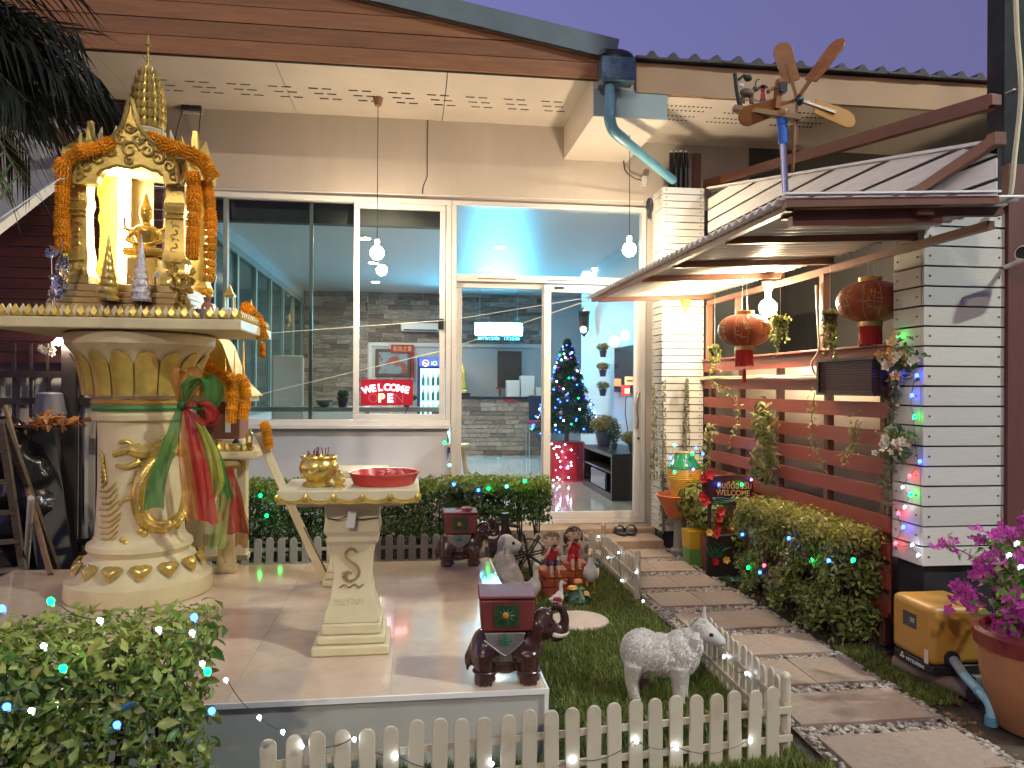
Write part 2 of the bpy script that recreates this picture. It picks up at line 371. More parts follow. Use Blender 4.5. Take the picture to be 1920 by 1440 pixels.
# fallen leaves
lp = np.array(scatter(300, 1.95, 2.35, 2.7, 5.4, .008) + scatter(60, 1.1, 1.38, 4.3, 5.3, .02) + scatter(30, 2.0, 2.3, 2.2, 2.9, .008))
o = put(leaves('leaf_litter', leafmat('dry_leaf', (.10, .045, .02), (.30, .15, .06), .7, .1), lp, np.tile((0, 0, 1.), (len(lp), 1)), .035, .5, .25), 'leaf_litter'); tag(o, 'dry brown leaves scattered between path and hedge', 'leaves', kind='stuff')

# raised tiled platform of the shrine
m_tile = pm('polished_cream_tile', (.62, .48, .35), .12, var=.14, scale=3.0, col2=None, rnd=.05, coat=.3)
m_pside = pm('platform_side_tile', (.44, .44, .41), .25, var=.15, scale=3)
m_trim = pm('white_tile_trim', (.78, .76, .72), .3, var=.03)
plat = thing('shrine_platform', 'low raised platform of polished cream tiles under the shrine', 'platform', (-.9, 3.7, 0))
PXR, PXL, PYF, PYB, PZT = .482, -2.25, 2.64, 4.66, .25
b = MB(); b.box(PXL, PXR - .008, PYF + .008, PYB, 0, PZT - .012); part(b, 'platform_body', m_pside, plat)
nx, ny = 5, 4
tx = (PXR - .006 - PXL) / nx; ty = (PYB - PYF - .006) / ny
tm = MB(); tm.box(-.5, .5, -.5, .5, 0, 1); tile_me = tm.mesh('floor_tile', m_tile)
for i in range(nx):
    for j in range(ny):
        put(tile_me, 'floor_tile', plat, (PXL + tx * (i + .5), PYF + .006 + ty * (j + .5), PZT - .012), (0, 0, 0), (tx - .0013, ty - .0013, .0115 + random.uniform(0, .0006)))
b = MB(); b.box(PXL, PXR + .004, PYF - .004, PYF + .004, PZT - .016, PZT + .002); b.box(PXR - .005, PXR + .004, PYF + .0045, PYB, PZT - .016, PZT + .002); b.box(PXR - .012, PXR + .003, PYF - .003, PYF + .012, 0, PZT - .0165)
part(b, 'edge_trim', m_trim, plat)

# ================================================================ the shop house
FY = 6.5
house = thing('shop_house', 'single storey shop house with plank gable and glass shop front', 'house', (0, FY, 0))
b = MB()
b.box(-1.98, .30, FY, FY + .12, 0, .985)                       # under the window
part(b, 'lower_wall', m_wall2, house)
b = MB(); b.box(-2.1, 3.0, FY - .002, FY + .12, 2.905, 3.62); part(b, 'upper_wall', m_wall, house)
for q_ in ((-2.3, -1.74, FY - .01, FY + .14, 0, 2.9), (2.045, 2.45, FY - .004, FY + .12, 0, 2.904)): b = MB(); b.box(*q_); part(b, 'side_wall', m_wall, house)
m_step = pm('terracotta_step', (.36, .25, .18), .6, var=.2, scale=6)
b = MB(); b.box(.30, 2.06, 6.22, FY + .10, -.01, .125); part(b, 'door_step', m_step, house, bevel=.006)
b = MB(); b.box(1.42, 2.02, 5.90, 6.219, -.01, .085); part(b, 'door_step', m_step, house, bevel=.006)
# soffit and gable
for q_ in range(5): b = MB(); b.box(-4.6 + 1.21 * q_ + .003, -4.6 + 1.21 * (q_ + 1) - .003, 5.40, FY + .02, 3.585 + .0015 * (q_ % 2), 3.61); part(b, 'soffit_panel', m_soffit, house)
for q_ in range(3): b = MB(); b.box(1.453 + 1.25 * q_ + .003, 1.453 + 1.25 * (q_ + 1) - .003, 5.44, FY + .02, 3.485 + .0015 * (q_ % 2), 3.51); part(b, 'soffit_panel', m_soffit, house)
b = MB(); b.box(1.30, 1.86, 5.42, FY - .004, 3.30, 3.584); part(b, 'boxed_beam', m_soffit, house)
b = MB(); b.box(1.302, 1.86, 5.408, 5.418, 3.30, 3.50); part(b, 'beam_end_panel', pm('blue_grey_paint', (.30, .38, .38), .5, var=.08), house)
# soffit ventilation slots (rows of thin dark openings)
b = MB()
for cxx in np.arange(-2.0, 1.25, .30):
    for q in range(3):
        for k in range(2):
            b.box(cxx + .10 * k + .03 * q, cxx + .10 * k + .03 * q + .07, 5.92 + .10 * q, 5.932 + .10 * q, 3.582, 3.588)
for cxx in (1.92, 2.45, 3.0):
    for q in range(4):
        for k in range(11):
            b.box(cxx + .035 * k - .03 * q, cxx + .035 * k - .03 * q + .016, 5.60 + .09 * q + (.03 if q > 1 else 0), 5.614 + .09 * q + (.03 if q > 1 else 0), 3.482, 3.488)
tag(part(b, 'vent_slots', m_dark, house), kind='stuff')
# gable planks: horizontal boards cut by the roof slope  z = 3.745 + (1.38-x)*.172
zr = lambda x: 3.745 + (1.38 - x) * .172
z = 3.565; k = 0
while z < 4.75:
    h = .118; z1 = z + h - .006
    xr0 = min(1.40, 1.38 - (z - 3.745) / .172); xr1 = min(1.40, 1.38 - (z1 - 3.745) / .172)
    if xr1 < -4: break
    pl = MB(); pl.prism([(-4.3, z), (xr0, z), (xr1, z1), (-4.3, z1)], (0, 0, 0), (1, 0, 0), (0, 0, 1), (0, 1, 0), 5.385 + .003 * (k % 2), 5.405)
    part(pl, 'gable_plank', m_orange, house); z += h; k += 1
b = MB(); b.box(-4.3, 1.40, 5.406, 5.43, 3.56, 3.84); b.add([(-4.3, 5.415, 3.6), (1.38, 5.415, 3.6), (1.38, 5.415, 3.72), (-4.3, 5.415, 4.7)], [(0, 1, 2, 3)]); part(b, 'gable_backing', m_dark, house)
m_roofm = pm('grey_green_roof_metal', (.16, .21, .22), .45, metal=.3, var=.2, scale=3)
b = MB(); b.beam((1.46, 5.36, zr(1.46) + .035), (-4.4, 5.36, zr(-4.4) + .035), .05, .15); part(b, 'roof_rake_trim', m_roofm, house)
b = MB(); b.beam((1.44, 5.375, zr(1.44) - .03), (-4.4, 5.375, zr(-4.4) - .03), .03, .035); part(b, 'roof_rake_batten', pm('rusty_batten', (.20, .15, .11), .6, var=.3), house)
b = MB(); b.add([(1.46, 5.37, zr(1.46) + .085), (-4.4, 5.37, zr(-4.4) + .085), (-4.4, 13.0, zr(-4.4) + .085), (1.46, 13.0, zr(1.46) + .085)], [(0, 1, 2, 3)]); part(b, 'roof_sheet', m_roofm, house)
# right wing: plain fascia with clay tile edge
b = MB(); b.box(1.62, 5.3, 5.40, 5.425, 3.487, 3.71); part(b, 'fascia_board', m_fascia, house)
m_rtile = pm('dark_roof_tile', (.055, .05, .055), .7, var=.3, scale=8, rnd=.2)
for i in range(23):
    x0 = 1.60 + .165 * i; tl = MB(); q = [(u, .042 * max(0, sin(pi * min(1, max(0, (u - .08) / .08)))) + .004) for u in [j * .165 / 14 for j in range(15)]]
    poly = q + [(.165, -.012), (0, -.012)]
    tl.prism(poly, (x0, 5.34 + random.uniform(-.008, .008), 3.73), (1, 0, 0), (0, 0, 1), (0, 1, .12), 0, .5); part(tl, 'roof_tile', m_rtile, house)
b = MB(); b.box(1.6, 5.3, 5.5, 12, 3.715, 3.74); part(b, 'roof_deck', m_dark, house)
b = MB(); b.box(2.46, 6.5, FY + .0, FY + .1, 0, 3.49); part(b, 'dark_side_wall', pm('dark_green_wall', (.075, .078, .068), .8, var=.15, scale=2), house)

# gutter box, flue of black plastic and blue drain pipe
gt = thing('gutter_box', 'dented blue-grey metal rainwater box at the corner of the eaves', 'gutter', (1.5, 5.35, 3.5))
a = PY(1121, 120, 5.33); c = PY(1184, 163, 5.33)
b = MB(); b.box(a.x, c.x, 5.22, 5.36, c.z, a.z + .02); part(b, 'box', pm('blue_sheet_metal', (.10, .16, .20), .3, metal=.6, var=.5, scale=16, bump=.5, bscale=14), gt, bevel=.01)
b = MB(); b.ell(((a.x + c.x) / 2 + .02, 5.30, a.z + .03), (.12, .07, .07), 12, 8); 
for i in range(14): b.tube(bez(((a.x + c.x) / 2 + random.uniform(-.1, .06), 5.28, a.z + .05), ((a.x + c.x) / 2 + random.uniform(-.12, .1), 5.26, a.z + .13), ((a.x + c.x) / 2 + random.uniform(-.14, .06), 5.28, a.z + .04), 5), .003, 4)
part(b, 'plastic_bird_netting', m_black, gt)
dp = thing('drain_pipe', 'pale blue plastic rainwater pipe bending from gutter box to pillar', 'pipe', (1.6, 5.4, 3.3))
p1 = PY(1144, 160, 5.30); p2 = PY(1143, 222, 5.30); p3 = PY(1158, 252, 5.36); p4 = PY(1262, 338, 6.02)
b = MB(); b.tube([p1, p2], .036, 16); part(b, 'pipe', m_bluepipe, dp)
b = MB(); b.tube(spline([p2 + Vector((0, 0, .05)), p2, p2 * .35 + p3 * .65 + Vector((-.01, 0, -.012)), p3 + (p4 - p3) * .12], 6), .042, 16); part(b, 'elbow', m_bluepipe, dp)
b = MB(); b.tube([p3, p4], .035, 16); part(b, 'pipe', m_bluepipe, dp)

# ---------------- shop window and door: frames (each bar its own piece), glass panes
def frame_bars(parent, x0, x1, z0, z1, y0, y1, t, name='frame_bar', sides='LRTB', mat=None):
    mat = mat or m_alu
    if 'T' in sides: b = MB(); b.box(x0, x1, y0, y1, z1 - t, z1); part(b, name, mat, parent, bevel=.004)
    if 'B' in sides: b = MB(); b.box(x0, x1, y0, y1, z0, z0 + t); part(b, name, mat, parent, bevel=.004)
    if 'L' in sides: b = MB(); b.box(x0, x0 + t, y0 + .001, y1 - .001, z0 + t, z1 - t); part(b, name, mat, parent, bevel=.004)
    if 'R' in sides: b = MB(); b.box(x1 - t, x1, y0 + .001, y1 - .001, z0 + t, z1 - t); part(b, name, mat, parent, bevel=.004)
def pane(parent, x0, x1, z0, z1, y, mat, name='glass_pane'):
    b = MB(); b.add([(x0, y, z0), (x1, y, z0), (x1, y, z1), (x0, y, z1)], [(0, 1, 2, 3)]); return part(b, name, mat, parent)
win = put(None, 'shop_window', house, (0, FY, 1)); 
frame_bars(win, -1.735, .325, .985, 2.905, FY - .03, FY + .07, .045)
b = MB(); b.box(-1.76, .325, FY - .07, FY + .0, .955, .984); part(b, 'window_sill', m_alu, win, bevel=.004)
b = MB(); b.box(-1.55, -1.515, FY - .02, FY + .05, 1.03, 2.86); part(b, 'mullion', pm('dark_mullion', (.16, .18, .18), .4), win, bevel=.003)
pane(win, -1.69, -1.55, 1.03, 2.86, FY + .02, m_glassd); pane(win, -1.515, -.495, 1.03, 2.86, FY + .03, m_glassd)
b = MB(); b.box(-.865, -.835, FY + .035, FY + .065, 1.03, 2.86); part(b, 'sash_stile', pm('green_grey_aluminium', (.30, .38, .35), .35, var=.06), win, bevel=.003)
frame_bars(win, -.495, .275, 1.03, 2.86, FY - .022, FY + .02, .048, 'sash_bar')
pane(win, -.45, .23, 1.075, 2.815, FY, m_glass)
b = MB(); b.box(.215, .262, FY - .045, FY - .022, 1.80, 1.89); part(b, 'sash_lock', m_black, win, bevel=.004)
# glass door with fixed panel, sliding panel and transom
door = put(None, 'glass_door', house, (1.1, FY, .15))
frame_bars(door, .328, 2.04, .126, 2.903, FY - .035, FY + .06, .042)
b = MB(); b.box(.37, 1.998, FY - .03, FY + .05, 2.215, 2.275); part(b, 'transom_rail', m_alu, door, bevel=.004)
pane(door, .37, 1.998, 2.275, 2.861, FY + .02, m_glass)
for q_ in (.55, 1.15): b = MB(); b.box(q_, q_ + .33, FY - .033, FY - .0305, 2.238, 2.244); part(b, 'drip_slot', m_dark, door)
frame_bars(door, .37, 1.17, .168, 2.215, FY + .012, FY + .045, .05, 'fixed_stile'); pane(door, .42, 1.12, .218, 2.165, FY + .03, m_glass)
frame_bars(door, 1.128, 1.998, .168, 2.2, FY - .034, FY + .008, .062, 'sliding_stile'); pane(door, 1.19, 1.936, .23, 2.138, FY - .012, m_glass)
hp = [PY(1198, 738, FY - .075), PY(1192, 760, FY - .085), PY(1196, 785, FY - .08), PY(1195, 800, FY - .06)]
b = MB(); b.tube([hp[0] + Vector((0, .04, 0))] + spline(hp, 5) + [hp[-1] + Vector((0, .03, 0))], .013, 8); part(b, 'pull_handle', pm('brushed_handle', (.55, .50, .44), .3, metal=.8), door)
b = MB(); b.tube([PY(1197, 822, FY - .034), PY(1197, 822, FY - .044)], .012, 10); part(b, 'lock', m_black, door)
b = MB(); b.box(1.22, 1.30, FY - .045, FY - .035, 2.165, 2.185); part(b, 'door_closer_tag', m_black, door)
for (x, y, wpx, hpx, c) in ((1158, 717, 13, 14, (.75, .30, .15)), (1181, 714, 20, 16, (.75, .55, .40)), (1173, 732, 17, 20, (.62, .03, .08)), (1181, 714, 12, 4, (.12, .08, .06)), (1176, 733, 10, 10, (.8, .75, .7))):
    p = PY(x, y, FY - .0135 - (.0006 if c[0] in (.12, .8) else 0)); b = MB(); sx = wpx / FPX * 6.6 / 2; sz = hpx / FPX * 6.6 / 2
    b.box(p.x - sx, p.x + sx, p.y - .0005, p.y, p.z - sz, p.z + sz); part(b, 'sticker', pm('sticker_%d%d' % (x, hpx), c, .4, var=.03), door)
# ================================================================ the room behind the glass
BY = 13.9; RZ = .15; CZ = 3.0
m_ifloor = pm('polished_floor_tile', (.46, .46, .45), .10, var=.06, scale=2, coat=.3)
m_iwall = pm('interior_paint', (.52, .54, .56), .6, var=.03)
m_ceil = pm('ceiling_paint', (.62, .62, .62), .45, var=.03)
g = MB(); g.box(-1.95, 4.2, FY + .125, BY + .3, RZ - .05, RZ); structure(g, 'interior_floor', m_ifloor)
g = MB(); g.box(-2.0, 4.2, FY + .125, BY + .3, CZ, CZ + .04); structure(g, 'ceiling', m_ceil)
g = MB(); g.box(-1.93, .34, FY + .125, FY + .22, 2.70, CZ - .001); structure(g, 'ceiling_beam', pm('dark_lintel', (.09, .09, .085), .7))
g = MB(); g.box(-2.0, 4.2, BY, BY + .05, RZ, CZ); structure(g, 'wall_back', m_iwall)
g = MB(); g.box(2.55, 2.65, FY + .125, 11.3, RZ, CZ); g.box(2.65, 4.2, 11.2, 11.3, RZ, CZ); structure(g, 'wall_right', m_iwall)
g = MB(); g.box(-2.0, -1.93, FY + .145, BY, 2.84, CZ); g.box(-2.0, -1.93, FY + .145, BY, RZ, .95); lw = structure(g, 'wall_left', m_iwall)
m_gfr = pm('green_grey_frame', (.22, .30, .29), .4, var=.08)
for i in range(8):
    Y = 6.75 + i * 1.0; b = MB(); b.box(-1.985, -1.925, Y - .04, Y + .04, .95, 2.84); part(b, 'window_post', m_gfr, lw)
    b = MB(); b.box(-1.965, -1.955, Y + .04, Y + .96, .95, 2.84); part(b, 'glass_pane', pm('teal_dark_glass', (.03, .075, .08), .12, var=.3, scale=1.5), lw)
b = MB(); b.box(-1.99, -1.92, FY + .2, BY, 2.76, 2.84); b.box(-1.99, -1.92, FY + .2, BY, .95, 1.0); part(b, 'window_rail', m_gfr, lw)

# stone cladding: single split-face stones
m_stone = pm('split_stone', (.24, .17, .12), .8, var=.5, scale=3.5, rnd=.45, bump=.5, bscale=25, col2=(.36, .33, .31), c2lo=.40, c2hi=.70)
sb = MB(); sb.box(-.5, .5, -.5, .5, -.5, .5); stone_me = sb.mesh('stone_block', m_stone)
bk = bpy.data.objects['wall_back']
def clad(parent, x0, x1, z0, z1, Y, lw_=(.2, .42), h=.082, thick=.03):
    z = z0
    while z < z1 - .01:
        hh = min(h, z1 - z); x = x0 - random.uniform(0, .2)
        while x < x1:
            L = random.uniform(*lw_); a = max(x, x0); e = min(x + L, x1)
            if e - a > .03:
                t = thick * random.uniform(.6, 1.3); put(stone_me, 'stone_block', parent, ((a + e) / 2, Y - t / 2, z + hh / 2), (0, 0, 0), (e - a - .006, t, hh - .006))
            x += L
        z += h
clad(bk, -1.92, -.80, .95, CZ, BY, (.25, .5), .085); clad(bk, -.80, 2.5, 2.10, CZ, BY, (.25, .5), .085)
ct = thing('reception_counter', 'stone clad reception counter with a dark top', 'counter', (1.4, 12.9, RZ))
b = MB(); b.box(.72, 2.3, 12.84, 13.4, RZ, 1.10); part(b, 'counter_body', m_grey, ct)
clad(ct, .70, 2.3, RZ + .002, 1.10, 12.835, (.16, .34), .074)
b = MB(); b.box(.66, 2.34, 12.76, 13.45, 1.10, 1.14); part(b, 'counter_top', pm('dark_counter', (.03, .03, .035), .2), ct, bevel=.005)
b = MB(); b.box(1.55, 1.72, 12.755, 12.762, 1.06, 1.10); part(b, 'red_tag', pm('red_tag', (.5, .02, .02), .4), ct)

# door frames low on the back wall
for i, (x0, x1) in enumerate(((-.78, -.42), (-.40, .75), (.80, 2.4))):
    b = MB(); b.box(x0, x1, BY - .03, BY - .004, 2.03, 2.095); b.box(x0, x0 + .05, BY - .03, BY - .004, RZ, 2.03); part(b, 'door_frame', m_alu, bk)
def rect_px(x0, y0, x1, y1, Y): a = PY(x0, y0, Y); c = PY(x1, y1, Y); return min(a.x, c.x), max(a.x, c.x), min(a.z, c.z), max(a.z, c.z)
# framed painting of galloping horses (plain stand-in) and red banner
x0, x1, z0, z1 = rect_px(704, 654, 770, 707, BY - .04)
pic = thing('framed_picture', 'framed reddish landscape painting on the back wall', 'picture', ((x0 + x1) / 2, BY, z0))
b = MB(); b.box(x0, x1, BY - .06, BY - .032, z0, z1); part(b, 'frame', pm('dark_frame', (.10, .07, .05), .4), pic, bevel=.01)
b = MB(); b.box(x0 + .06, x1 - .06, BY - .066, BY - .061, z0 + .06, z1 - .06); part(b, 'canvas', pm('painting', (.22, .30, .34), .6, scale=5, col2=(.30, .09, .06), c2lo=.48, c2hi=.56), pic)
x0, x1, z0, z1 = rect_px(733, 646, 776, 662, BY - .08)
bn = thing('red_banner', 'small red banner with gold characters above the painting', 'banner', ((x0 + x1) / 2, BY - .08, z0))
b = MB(); b.box(x0, x1, BY - .09, BY - .08, z0, z1); b.box(x1 - .045, x1 + .0, BY - .09, BY - .08, z0 - .45, z0 - .002); part(b, 'cloth', pm('red_cloth', (.40, .035, .03), .7), bn)
text('和為之貴', 'lettering', pm('gold_letter', (.75, .5, .2), .5), bn, ((x0 + x1) / 2, BY - .091, (z0 + z1) / 2), (1, 0, 0), (0, 0, 1), .10, .003, wmax=(x1 - x0) * .8)
# lit drinks fridge
x0, x1, z0, z1 = rect_px(783, 670, 850, 800, 13.2)
fr = thing('drinks_fridge', 'tall lit drinks fridge with blue header panel', 'fridge', ((x0 + x1) / 2, 13.2, RZ))
m_fblue = pm('fridge_blue', (.02, .03, .16), .35); zt = z1; zh = zt - .16
b = MB(); b.box(x0, x1, 13.22, 13.75, RZ, zt); part(b, 'cabinet', m_fblue, fr)
b = MB(); b.box(x0 + .03, x1 - .03, 13.2, 13.218, zh + .01, zt - .01); part(b, 'header', em('fridge_header', (.05, .10, .75), 1.2), fr)
hc = PY(798, 681, 13.19)
for nm, rr, zo, c in (('logo_ring', .058, 0, (.9, .9, .95)), ('logo_top', .048, .014, (.85, .03, .06)), ('logo_bottom', .046, -.018, (.05, .12, .7))):
    b = MB(); n = 18
    if nm == 'logo_ring': poly = [(rr * cos(2 * pi * i / n), rr * sin(2 * pi * i / n)) for i in range(n)]
    elif nm == 'logo_top': poly = [(rr * cos(a), rr * sin(a)) for a in [pi * i / 10 for i in range(11)]][::1] + [(-.02, .012), (.02, -.004)]
    else: poly = [(rr * cos(a), rr * sin(a)) for a in [pi + pi * i / 10 for i in range(11)]] + [(.02, -.022), (-.02, -.008)]
    b.prism(poly, (hc.x, 13.196 - (.004 if nm != 'logo_ring' else 0), hc.z), (1, 0, 0), (0, 0, 1), (0, -1, 0), 0, .003); part(b, nm, em(nm, c, 1.3), fr)
text('iO', 'lettering', em('fridge_text', (.8, 1, .75), 1.5), fr, (hc.x + .15, 13.196, hc.z), (1, 0, 0), (0, 0, 1), .07, .003)
b = MB(); b.box(x0 + .05, x1 - .05, 13.214, 13.219, RZ + .15, zh - .03); part(b, 'lit_interior', em('fridge_light', (.45, .95, 1.0), 1.1), fr)
for r_ in range(5):
    zz = zh - .32 - r_ * .26
    b = MB(); b.box(x0 + .05, x1 - .05, 13.19, 13.212, zz - .012, zz); part(b, 'shelf', m_white, fr)
    for k in range(7):
        bt = MB(); bx = x0 + .10 + k * .085; bt.lathe([(.022, 0), (.026, .02), (.026, .11), (.01, .15), (.01, .19)], 8, (bx, 13.18, zz)); part(bt, 'bottle', pm('bottle_%d' % (k % 3), [(.05, .2, .22), (.35, .38, .36), (.08, .12, .10)][k % 3], .2), fr)
# neon WELCOME / OPEN sign just inside the window
x0, x1, z0, z1 = rect_px(677, 711, 774, 760, 6.60)
ns = thing('neon_sign', 'red lit sign reading WELCOME OPEN hung inside the window', 'sign', ((x0 + x1) / 2, 6.6, z0))
b = MB(); b.box(x0, x1, 6.59, 6.602, z0, z1); part(b, 'board', em('neon_board', (.42, .006, .02), .55), ns)
cx = (x0 + x1) / 2; zc = (z0 + z1) / 2; hgt = z1 - z0; wid = x1 - x0
m_nw = em('neon_white_red', (1, .42, .48), 4.5)
for i, ch in enumerate('WELCOME'):
    tt = (i - 3) / 3; px_ = cx + tt * wid * .385; pz_ = zc + hgt * .20 - hgt * .10 * tt * tt
    text(ch, 'neon_letter', m_nw, ns, (px_, 6.588, pz_), (1, 0, -tt * .28), (tt * .28, 0, 1), hgt * .27, .003, bold=.03)
m_nd = em('neon_dim', (.5, .10, .10), .7)
for i, (ch, mt) in enumerate((('O', m_nd), ('P', em('neon_yellow', (1, .75, .2), 4.5)), ('E', em('neon_cool', (.85, .75, 1), 4.5)), ('N', m_nd))):
    text(ch, 'neon_letter', mt, ns, (cx - wid * .265 + i * wid * .165, 6.588, zc - hgt * .22), (1, 0, 0), (0, 0, 1), hgt * .34, .003, bold=.025 if mt != m_nd else -.02)
b = MB(); b.tube([(x1 - .03, 6.6, z0), (x1 - .06, 6.62, z0 - .06), PY(757, 788, 6.64)], .003, 5); part(b, 'cable', m_black, ns)
# scrolling LED display over the counter
x0, x1, z0, z1 = rect_px(889, 604, 981, 641, 13.0)
ld = thing('led_display', 'glowing cyan scrolling display with date and time over the counter', 'display', ((x0 + x1) / 2, 13.0, z0))
b = MB(); b.box(x0, x1, 13.0, 13.08, z0, z1); part(b, 'case', m_black, ld, bevel=.005)
b = MB(); b.box(x0 + .02, x1 - .02, 12.985, 12.998, z0 + .11, z1 - .01); part(b, 'screen', em('led_screen', (.10, .62, 1.0), 150.0), ld)
text('2019/12/08   17:32:00', 'lettering', em('led_text', (.2, .85, .9), 2.2), ld, ((x0 + x1) / 2, 12.994, z0 + .05), (1, 0, 0), (0, 0, 1), .05, .004, wmax=(x1 - x0) * .85)
b = MB(); b.tube([(x0 + .1, 13.04, z1), (x0 + .1, 13.04, CZ)], .006, 6); b.tube([(x1 - .1, 13.04, z1), (x1 - .1, 13.04, CZ)], .006, 6); part(b, 'hanger', m_steel, ld)
# air conditioner
x0, x1, z0, z1 = rect_px(752, 606, 824, 623, BY - .1)
ac = thing('air_conditioner', 'white wall mounted air conditioner on the stone wall', 'air conditioner', ((x0 + x1) / 2, BY, z0))
b = MB(); b.box(x0, x1, BY - .25, BY - .04, z0, z1); part(b, 'body', m_white, ac, bevel=.02); b = MB(); b.box(x0 + .05, x1 - .05, BY - .254, BY - .249, z0 + .015, z0 + .035); part(b, 'air_slot', m_dark, ac)
# downlights
m_dl = em('downlight_glow', (1, .88, .70), 520.0)
dls = [(684, 446), (704, 528), (640, 553), (937, 462), (912, 502), (700, 492), (1119, 503)]
for i, (x, y) in enumerate(dls):
    p = PZ(x, y, CZ - .003); d = thing('ceiling_downlight', 'round recessed downlight glowing in the shop ceiling', 'ceiling light', p, group='recessed downlights in the shop ceiling')
    b = MB(); b.lathe([(.075, 0), (.075, -.008), (.062, -.012), (.062, -.004)], 20, p); part(b, 'rim', m_white, d)
    b = MB(); b.lathe([(.06, -.006), (.06, -.003)], 16, p); part(b, 'lens', m_dl, d)
# Christmas tree on a red draped box
tb = PZ(1068, 905, RZ); tb = Vector((1.93, 9.35, RZ))
rb = thing('draped_box', 'gift box stand draped in shiny red cloth under the tree', 'box', tb)
b = MB(); b.lathe([(.27, 0), (.25, .02), (.235, .25), (.23, .46), (.21, .48), (0.01, .485)], 40, tb, wob=lambda a, k: 1 + (.05 * sin(9 * a) if k < 3 else 0)); part(b, 'cloth', pm('red_satin', (.45, .02, .03), .3, var=.25), rb)
xt = thing('christmas_tree', 'dark green decorated christmas tree with coloured lights indoors', 'christmas tree', tb + Vector((0, 0, .485)))
base = tb + Vector((0, 0, .485)); b = MB(); b.tube([base, base + Vector((0, 0, 1.28))], [.03, .01], 8); part(b, 'trunk', m_brown, xt)
P_, N_ = [], []
for i in range(10000):
    h = random.random() ** 1.4; a = random.uniform(0, 2 * pi); tier = 1 - .28 * ((h * 7) % 1); r = (.44 * (1 - h) + .04) * tier * random.uniform(.45, 1)
    P_.append((base.x + r * cos(a), base.y + r * sin(a), base.z + .12 + h * 1.15)); N_.append((cos(a), sin(a), .3))
tag(put(leaves('needles', leafmat('fir_needle', (.008, .035, .018), (.03, .085, .035), .5, .1), P_, N_, .06, .16, .8), 'needles', xt), kind='stuff')
star = MB(); star.ell((0, 0, 0), (.013, .013, .013), 6, 4)
fairy = {}
for k, c, s in (('green', (.0, 1, .10), 13), ('blue', (.01, .05, 1), 20), ('red', (1, .02, .04), 14), ('white', (.75, .85, 1), 14), ('cyan', (.05, .8, .8), 7), ('purple', (.4, .08, 1), 8)):
    fairy[k] = star.mesh('bulb', em('fairy_' + k, c, s))
for i in range(95):
    h = random.random(); a = random.uniform(pi * .8, 2.2 * pi); r = (.42 * (1 - h) + .05)
    put(fairy[random.choice(['blue', 'green', 'white', 'blue', 'blue'])], 'bulb', xt, (base.x + r * cos(a), base.y + r * sin(a), base.z + .1 + h * 1.1), (0, 0, 0), (.75, .75, .75))
for i in range(14):
    h = random.uniform(.1, .95); a = random.uniform(pi, 2 * pi); r = (.36 * (1 - h) + .03); b = MB(); b.ell((base.x + r * cos(a), base.y + r * sin(a), base.z + .1 + h * 1.1), .028, 10, 7); part(b, 'bauble', pm('bauble_%d' % (i % 2), [(.5, .42, .35), (.3, .02, .25)][i % 2], .2, metal=.6), xt)
gl_ = thing('string_lights', 'strand of white lights spilling down the red draped box', 'string lights', tb)
for i in range(26): put(fairy[random.choice(['white', 'white', 'purple'])], 'bulb', gl_, (tb.x - .22 + random.uniform(-.12, .22), tb.y - .31 + random.uniform(-.02, .0), RZ + random.uniform(.02, .55)), (0, 0, 0), (.7, .7, .7))
pts = [(tb.x - .3 + .03 * sin(i), tb.y - .31, RZ + .55 - i * .045) for i in range(12)]; b = MB(); b.tube(pts, .003, 4); part(b, 'wire', m_white, gl_)
# low black cabinet with plants
cb = thing('tv_cabinet', 'low black cabinet with open shelves by the right wall indoors', 'cabinet', (1.9, 7.8, RZ))
b = MB(); b.box(2.03, 2.50, 7.55, 8.85, RZ + .44, RZ + .48); part(b, 'top', m_black, cb, bevel=.004)
b = MB(); b.box(2.03, 2.50, 7.55, 7.59, RZ, RZ + .44); part(b, 'side_panel', m_black, cb); b = MB(); b.box(2.03, 2.50, 8.81, 8.85, RZ, RZ + .44); part(b, 'side_panel', m_black, cb)
b = MB(); b.box(2.03, 2.50, 7.59, 8.81, RZ, RZ + .07); part(b, 'bottom', m_black, cb); b = MB(); b.box(2.47, 2.50, 7.59, 8.81, RZ + .07, RZ + .44); part(b, 'back', m_black, cb)
b = MB(); b.box(2.04, 2.47, 7.6, 8.8, RZ + .27, RZ + .29); part(b, 'shelf', m_black, cb)
b = MB(); b.box(2.01, 2.03, 7.75, 8.38, RZ + .09, RZ + .26); part(b, 'drawer_front', pm('grey_drawer', (.10, .11, .13), .3), cb)
def bush(name, label, cat, loc, r, n, mat, size=.05, pot=None, group=None, seed=1, up=.6):
    t = thing(name, label, cat, loc, group=group); loc = Vector(loc); z0 = 0
    if pot:
        b = MB(); b.lathe([(pot * .7, 0), (pot, pot * 1.5), (pot * 1.06, pot * 1.5), (pot * 1.06, pot * 1.7), (pot * .9, pot * 1.7), (pot * .9, pot * 1.55)], 18, loc); part(b, 'pot', pm('dark_pot', (.07, .08, .12), .3), t); z0 = pot * 1.6
    rr = np.random.default_rng(seed); u = rr.normal(0, 1, (n, 3)); u /= np.linalg.norm(u, axis=1, keepdims=True); u *= (rr.uniform(.3, 1, n) ** .5)[:, None]
    P = u * np.array([r, r, r * up]) + np.array([loc.x, loc.y, loc.z + z0 + r * up]); b = MB()
    for i in range(9): q = P[i * 7 % n]; b.tube([loc + Vector((0, 0, z0)), Vector(q)], [.006, .003], 5)
    part(b, 'stem', pm('stem_green', (.08, .10, .03), .6), t); tag(put(leaves('foliage', mat, P, u, size, .5, .6, seed=seed), 'foliage', t), kind='stuff'); return t
